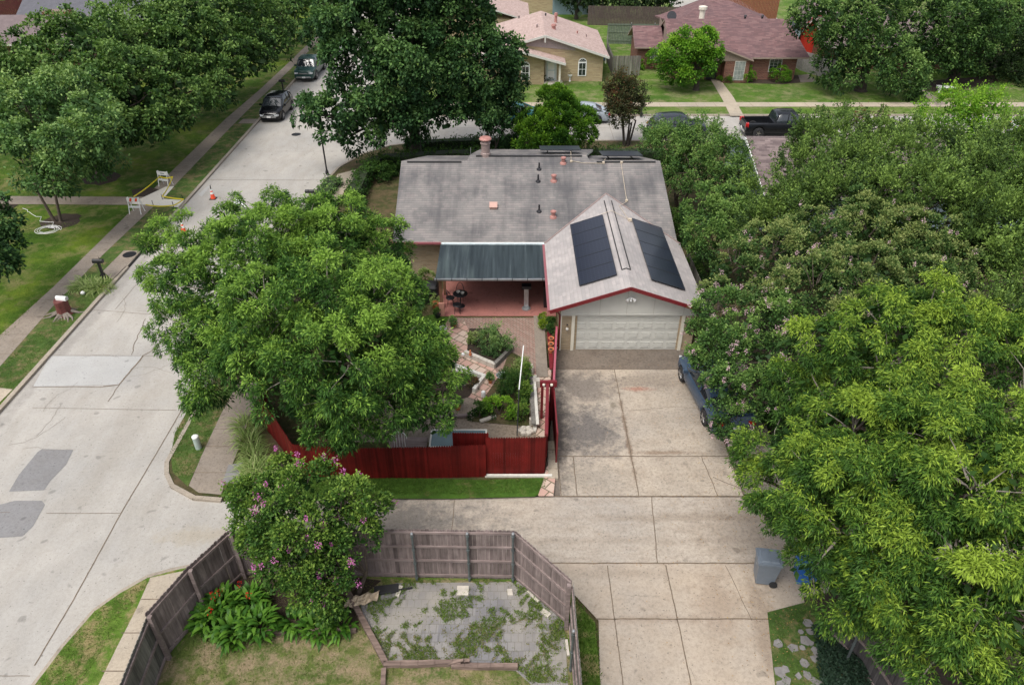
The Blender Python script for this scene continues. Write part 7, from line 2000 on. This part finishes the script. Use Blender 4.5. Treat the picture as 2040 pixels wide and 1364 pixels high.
def archwin(th, x, y, zb, w_, h_, fm='white'):
    f = MB(); f.bb(x - w_ / 2, x + w_ / 2, y - .03, y, zb, zb + h_)
    n_ = 10
    vs = [(x + w_ / 2 * math.cos(PI * k / n_), y - .03, zb + h_ + w_ / 2 * math.sin(PI * k / n_)) for k in range(n_ + 1)]
    f.add(vs, [tuple(reversed(range(n_ + 1)))])
    wo = f.build('window', M[fm], th)
    g_ = MB()
    for zz in (zb + .08, zb + h_ * .5 + .03):
        for xx in (-1, 0):
            g_.bb(x + xx * (w_ / 2 - .08) + .015, x + (xx + 1) * (w_ / 2 - .08) - .015, y - .045, y - .031, zz, zz + h_ * .42)
    g_.build('pane', M['glass'], wo)
    g2 = MB()
    for q in range(4):
        a0 = PI * q / 4 + .08; a1 = PI * (q + 1) / 4 - .08; r2 = w_ / 2 - .08
        g2.add([(x, y - .04, zb + h_ + .06)] + [(x + r2 * math.cos(a0 + (a1 - a0) * k / 3), y - .04, zb + h_ + .06 + (r2 - .05) * math.sin(a0 + (a1 - a0) * k / 3)) for k in range(4)], [(4, 3, 2, 1, 0)])
    g2.build('pane', M['glass'], wo)
archwin(th, 1.35, 69.97, .55, .8, 1.25); archwin(th, 6.75, 71.07, .6, .8, 1.25)
dr = MB(); dr.bb(3.25, 4.35, 71.0, 71.08, .2, 2.3); fro = dr.build('door_frame', M['cream'], th)
do = MB(); do.bb(3.38, 4.22, 70.95, 70.998, .22, 2.2); do.bb(3.5, 4.1, 70.94, 70.949, .35, 1.1, m=1); do.bb(3.5, 4.1, 70.94, 70.949, 1.2, 1.8, m=1)
doo = do.build('door', [plain('pale_blue_door', (.55, .62, .64), .4), M['white']], th)
MB().lathe((3.8, 70.93, 1.95), [(.02, 0), (.22, .01), (.2, .12), (.05, .16)], 10).build('fanlight', M['glass_pale'], doo)
for (px, py, hh, rr, mt) in ((1107, 45, .9, .17, 'redpipe'), (1096, 27, .35, .22, 'redpipe'), (1103, 58, .45, .24, 'redpipe'), (1034, 37, .25, .07, 'darkmetal'), (1070, 55, .25, .1, 'ventmetal'), (1087, 32, .25, .08, 'darkmetal'), (1070, 20, .2, .06, 'darkmetal'), (1150, 67, .25, .08, 'redpipe'), (1168, 74, .25, .05, 'ventmetal'), (1018, 73, .15, .12, 'darkmetal')):
    lo, hi = 60., 95.
    for _ in range(30):
        ym = (lo + hi) / 2; p = aty(px, py, ym)
        if p.z > rz_(p.x): lo = ym
        else: hi = ym
    p = aty(px, py, lo)
    if Y0 - .4 < lo < Y1 + .4: MB().lathe((p.x, p.y, p.z - .08), [(rr, 0), (rr * .8, hh * .3), (rr * .8, hh * .75), (rr * 1.15, hh * .8), (rr * .9, hh + .08)], 10).build('roof_vent', M[mt], ro)
for (px, lb) in ((1076, 'white urn on a pedestal left of the tan house door'), (1135, 'white urn on a pedestal right of the tan house porch post')):
    c = at(px, 162, .1); u = thing('garden_urn', lb, 'urn', c)
    MB().lathe(c, [(.12, 0), (.08, .1), (.08, .3), (.05, .34), (.2, .5), (.22, .62)], 12).build('urn', M['white'], u); 
    leaf_object('plant', LM['hedge'], np.array([[c.x, c.y, .75]]) + rng.normal(0, .08, (60, 3)), rng.normal(0, 1, (60, 3)), np.full(60, .12), np.full(60, .06), rng.random(60), u)
# pink roofed house further back left
th = thing('brick_house', 'pinkish roofed house behind the huge oak, partly hidden by the tan brick house', 'house', (-4, 88, .1))
MB().bb(-12, 1.6, 86.5, 96, .1, 2.7).build('wall', M['brick_far'], th)
rm = MB(); gable_y(rm, -12, 1.6, 86.5, 96, 2.75, 2.0, .5); rm.build('roof', [M['shingle_tan'], M['cream']], th)
MB().bb(-9, -7.5, 86.45, 86.5, .9, 2.1).build('window', M['glass'], th)
# maroon roofed brick house
th = thing('brick_house', 'long red brown brick house with maroon roof and a curtained front window', 'house', (20, 73, .1))
BX0, BX1, BY, BD = 15.4, 27.2, 71.7, 8.4
wm = MB(); wm.bb(BX0, BX1, BY, BY + BD, .1, 2.5); wm.bb(12.6, 15.4, 75.6, 80.0, .1, 2.4); wm.build('wall', M['brick_red'], th)
rm = MB()
SR = 2.15
ym = BY + BD / 2
plate(rm, [(BX0 - .4, BY - .6, 2.28), (BX1 + .9, BY - .6, 2.28), (BX1 - .2, ym, 2.6 + SR), (BX0 - .4, ym, 2.6 + SR)])
plate(rm, [(BX0 - .4, ym, 2.6 + SR), (BX1 - .2, ym, 2.6 + SR), (BX1 + .9, BY + BD + .6, 2.28), (BX0 - .4, BY + BD + .6, 2.28)])
plate(rm, [(12.2, 75.1, 2.3), (15.45, 75.1, 2.3), (15.45, 77.8, 3.75), (12.2, 77.8, 3.75)])
plate(rm, [(12.2, 77.8, 3.75), (15.45, 77.8, 3.75), (15.45, 80.4, 2.4), (12.2, 80.4, 2.4)])
# cross gable over the entrance
plate(rm, [(16.6, 70.2, 2.25), (19.5, 70.2, 3.35), (19.5, 73.9, 3.35), (16.6, 72.0, 2.3)]); plate(rm, [(19.5, 70.2, 3.35), (22.6, 70.2, 2.25), (22.6, 71.6, 2.3), (19.5, 73.9, 3.35)])
ro = rm.build('roof', [M['shingle_brown'], plain('brown_fascia', (.30, .23, .19), .7)], th)
gw = MB(); gw.add([(16.8, 70.5, 2.1), (22.4, 70.5, 2.1), (22.4, 70.5, 2.25), (19.5, 70.5, 3.2), (16.8, 70.5, 2.25)], [(0, 1, 2, 3, 4)])
gw.add([(BX0 - .3, BY - .3, 2.4), (BX0 - .3, BY + BD, 2.4), (BX0 - .3, ym, 2.5 + SR)], [(0, 2, 1)]); gw.add([(12.55, 75.4, 2.4), (12.55, 80, 2.4), (12.55, 77.8, 3.6)], [(0, 2, 1)]); gw.add([(15.1, 76.2, 2.9), (15.1, 76.2, 3.9), (15.1, 79, 4.4), (15.1, 79, 3.0)], [(0, 1, 2, 3)])
gw.build('gable_siding', plain('taupe_siding', (.25, .19, .155), .75), th)
MB().bb(18.75, 19.7, 71.6, 71.69, .15, 2.1).build('door', M['black'], th)
MB().bb(20.1, 22.4, 70.55, 71.7, .1, 2.1).build('front_wall', M['brick_red'], th)
for (x, w_, zb, h_, gm, yy) in ((21.5, 1.0, .35, 1.75, 'glass_pale', 70.52), (25.2, 1.2, .8, 1.25, 'glass', 71.67), (14.5, 1.2, .9, 1.25, 'glass_pale', 75.57)):
    f = MB(); f.bb(x - w_ / 2, x + w_ / 2, yy - .02, yy + .02, zb, zb + h_); wo = f.build('window', M['offwhite'], th)
    g_ = MB()
    for i in range(3):
        for j in range(4): g_.bb(x - w_ / 2 + .04 + i * (w_ - .08) / 3 + .012, x - w_ / 2 + .04 + (i + 1) * (w_ - .08) / 3 - .012, yy - .035, yy - .022, zb + .05 + j * (h_ - .1) / 4 + .012, zb + .05 + (j + 1) * (h_ - .1) / 4 - .012)
    g_.build('pane', M[gm], wo)
MB().lathe((19.0, 77.6, 3.7), [(.28, 0), (.28, 1.6), (.42, 1.6), (.42, 1.85), (.3, 1.9)], 12).build('chimney', M['cream2'], ro)
for px in (23.2, 24.9): MB().lathe((px, 77.2, 4.1), [(.12, 0), (.1, .6), (.16, .62), (.1, .75)], 8).build('roof_vent', M['darkmetal'], ro)
# the roof behind it
rb_ = MB(); plate(rb_, [(17.2, 80.5, 3.4), (27.5, 80.5, 3.2), (22.4, 87.0, 5.3)]); plate(rb_, [(17.2, 80.5, 3.4), (22.4, 87.0, 5.3), (22.4, 91, 3), (16.2, 88, 2.8)]); plate(rb_, [(27.5, 80.5, 3.2), (29, 90, 2.6), (22.4, 91, 3), (22.4, 87, 5.3)])
rb_.build('roof', [M['shingle_brown'], M['shingle_brown']], th)
MB().bb(17.6, 27, 81, 88, .1, 2.7).build('wall', M['brick_red'], th)
ds = MB(); ds.lathe((16.7, 81.3, 3.3), [(.05, 0), (.05, .6)], 6); ds.tube([(16.7, 81.3, 3.9), (16.7, 81.0, 4.05)], [.05, .5], 14); ds.build('satellite_dish', M['darkmetal'], th)
# dark brick house top right
th = thing('brick_house', 'shaded red brick house behind the two large trees at the top right', 'house', (38, 76, .1))
MB().bb(31.5, 47, 75.5, 85, .1, 2.6).build('wall', M['brick_red'], th)
rm = MB(); gable_x(rm, 31.5, 47, 75.5, 85, 2.65, 2.0, .6); rm.build('roof', [M['shingle_nb'], M['offwhite']], th)
for x in (33.2, 36.0, 40.6, 43.9):
    wo = MB().bb(x - .7, x + .7, 75.46, 75.5, .6, 2.1).build('window', M['rubber'], th)
    MB().bb(x - .6, x + .6, 75.44, 75.458, .7, 1.3).build('pane', M['glass'], wo)
# red barn like shed
th = thing('barn_shed', 'red barn shed with pale roof edges between the maroon roof and the big tree', 'shed', (31, 79, .1))
wm = MB(); wm.bb(30.0, 33.2, 79.5, 84, .1, 3.0); wm.add([(29.8, 79.48, 3.0), (33.4, 79.48, 3.0), (31.6, 79.48, 5.2)], [(0, 1, 2)]); wm.build('wall', plain('bright_red_paint', (.50, .035, .02), .6), th)
rm = MB(); gable_y(rm, 30.0, 33.2, 79.5, 84, 3.0, 2.2, .3, .1); rm.build('roof', [M['shingle_nb'], M['offwhite']], th)
th = thing('side_shed', 'pale blue lean-to beside the red barn shed', 'shed', (29, 79.5, .1))
MB().bb(28.5, 29.7, 79, 82, .1, 3.3).build('wall', plain('pale_blue_paint', (.35, .45, .47), .6), th)
MB().bb(28.3, 29.9, 78.8, 82.2, 3.3, 3.4).build('roof', M['darkmetal'], th)
# blue grey shed behind the tan house
th = thing('garden_shed', 'small building with a blue grey roof behind the tan house roof', 'shed', (9, 102, .1))
MB().bb(-3, 5.5, 104, 110, .1, 2.8).build('wall', M['brick_far'], th)
MB().bb(5.5, 11.0, 103, 108, .1, 2.4).build('side_wall', plain('slate_blue', (.18, .25, .28), .6), th)
rm = MB(); plate(rm, [(5.3, 102.2, 2.5), (11.2, 102.2, 2.5), (11.2, 105.5, 3.9), (5.3, 105.5, 3.9)]); rm.build('roof', [plain('slate_roof', (.10, .13, .16), .7), M['offwhite']], th)
# far fences
fence('plank_fence', 'grey plank fence stretch running back beside the tan brick house', [(9.9, 73.3), (10.0, 79.5), (10.6, 84.0)], [1.9, 1.9, 1.9], M['greyfence_d'], .16, .02, 'flat', rails=(.9,), rail_side=1)
fence('plank_fence', 'grey plank fence stretch joining the tan and the maroon roofed houses', [(9.9, 73.2), (12.6, 73.2)], [1.9, 1.9], M['greyfence_d'], .16, .02, 'flat')
fence('plank_fence', 'greenish plank fence across the back yard between the two houses', [(10.8, 86.5), (20.0, 86.0)], [2.2, 2.2], plain('green_stained_planks', (.11, .135, .10), .85, .3, 5), .18, .02, 'flat', rails=(.2, .6, .95), rail_side=-1, posts=[(13.4, 86.2, 2.3), (16.0, 86.1, 2.3)])
fence('plank_fence', 'dark brown plank fence left of the pale back lane', [(9.5, 96.5), (21.2, 95.5)], [2.3, 2.3], plain('dark_brown_planks', (.08, .058, .05), .85, .3, 5), .18, .02, 'flat')
fence('plank_fence', 'reddish brown plank fence right of the pale back lane', [(25.5, 98), (33.4, 98)], [2.8, 2.8], plain('redwood_planks', (.20, .065, .035), .8, .3, 5), .18, .02, 'flat')
fence('plank_fence', 'green plank fence behind the maroon roofed house with pale posts', [(27.5, 88.0), (33.5, 88.0)], [2.2, 2.2], plain('green_planks_b', (.10, .13, .09), .85, .3, 5), .18, .02, 'flat', posts=[(30.0, 87.9, 2.5), (32.8, 87.9, 2.5)], square=True, post_mat=M['offwhite'])
fence('plank_fence', 'pale grey plank fence stretch at the right corner of the maroon roofed house', [(28.6, 79.2), (29.0, 75.0), (30.9, 71.4)], [1.9, 1.9, 1.9], plain('pale_grey_planks', (.30, .29, .28), .85, .25, 5), .15, .02, 'flat')
fence('plank_fence', 'grey plank fence in shade right of the shaded brick house', [(47.2, 75.2), (56, 75.2)], [1.9, 1.9], M['greyfence_d'], .16, .02, 'flat')
tag(bin_(Vector((9.55, 79.0, .1)), 0, 'small blue bin beside the wall of the tan brick house', plain('far_blue_bin', (.05, .1, .22), .4), 1.0, .6))
# neighbour on our side, among the elms
th = thing('neighbour_house', 'brown shingled house with a pale blue gable wall half buried in the elms', 'house', (20, 42, .1))
NX0, NX1, NE, NR = 14.45, 31.0, 38.4, 43.6
rm = MB()
plate(rm, [(NX0, NE, 2.45), (NX1, NE, 2.45), (NX1, NR, 4.1), (NX0 - .05, NR, 4.1)]); plate(rm, [(NX0 - .05, NR, 4.1), (NX1, NR, 4.1), (NX1, 48.6, 2.5), (NX0, 48.6, 2.5)])
rm.build('roof', [M['shingle_nb'], M['white']], th)
wm = MB(); wm.bb(NX0 + .35, NX1, 38.9, 48.2, .1, 2.4); wm.add([(NX0 + .34, 38.9, 2.4), (NX0 + .34, 48.2, 2.4), (NX0 + .34, NR, 3.95)], [(0, 2, 1)]); wm.build('wall', plain('pale_blue_siding', (.30, .37, .41), .6), th)
rk = MB(); rk.bar((NX0 - .05, NE, 2.42), (NX0 - .07, NR, 4.08), .05, .2); rk.bar((NX0 - .07, NR, 4.08), (NX0 - .02, 48.6, 2.48), .05, .2); rk.build('barge_board', M['white'], th)
MB().lathe((18.8, 42.2, 3.6), [(.08, 0), (.08, .45)], 8).build('vent_pipe', M['white'], th)
# top left corner: maroon fence, chimney roof, far house
th = thing('brick_house', 'low house with a dusty pink roof and brick chimney among the left trees', 'house', (-52, 78, .1))
MB().bb(-64, -44, 76.4, 84, .1, 2.6).build('wall', M['brick_red'], th)
rm = MB(); gable_x(rm, -64, -44, 76.4, 84, 2.6, 1.7, .5); rm.build('roof', [plain('dusty_pink_roof', (.15, .115, .115), .9, .15, 2), M['offwhite']], th)
c = aty(117, 40, 83.5)
MB().bb(c.x - 1.3, c.x + 1.3, 83, 84.4, 2.0, c.z + .9).build('chimney', brick('chimney_brick', [(.34, .12, .09), (.24, .08, .06), (.38, .18, .14)], (.2, .15, .12), bw=.3, bh=.12), th)
th = thing('far_house', 'grey roofed house seen through the bare stems at the top left', 'house', (-52, 92, .1))
MB().bb(-56, -40, 89, 97, .1, 2.6).build('wall', M['brick_red'], th)
rm = MB(); gable_x(rm, -56, -40, 89, 97, 2.6, 2.2, .5); rm.build('roof', [plain('blue_grey_roof', (.10, .10, .115), .9, .15, 2), M['offwhite']], th)
fence('plank_fence', 'long maroon plank fence slanting across the top left corner', [(-70, 90.0), (-46, 104)], [3.2, 3.0], plain('maroon_planks', (.115, .028, .026), .8, .25, 5), .2, .01, 'flat')
th = thing('open_carport', 'timber framed shelter beyond the maroon fence at the very top left', 'shelter', (-74, 102, .1))
rm = MB(); plate(rm, [(-84, 100, 3.4), (-68.5, 103, 3.4), (-69.5, 110, 3.9), (-85, 108, 3.9)]); rm.build('roof', [M['darkmetal'], M['darkmetal']], th)
for k in range(5):
    MB().bb(-80 + k * 2.6, -79.8 + k * 2.6, 101 + k * .5, 101.2 + k * .5, .1, 3.35).build('post', M['cream2'], th)
MB().bar((-81, 100.9, 1.4), (-69, 103.1, 1.4), .15, .2).build('cross_rail', M['cream2'], th)
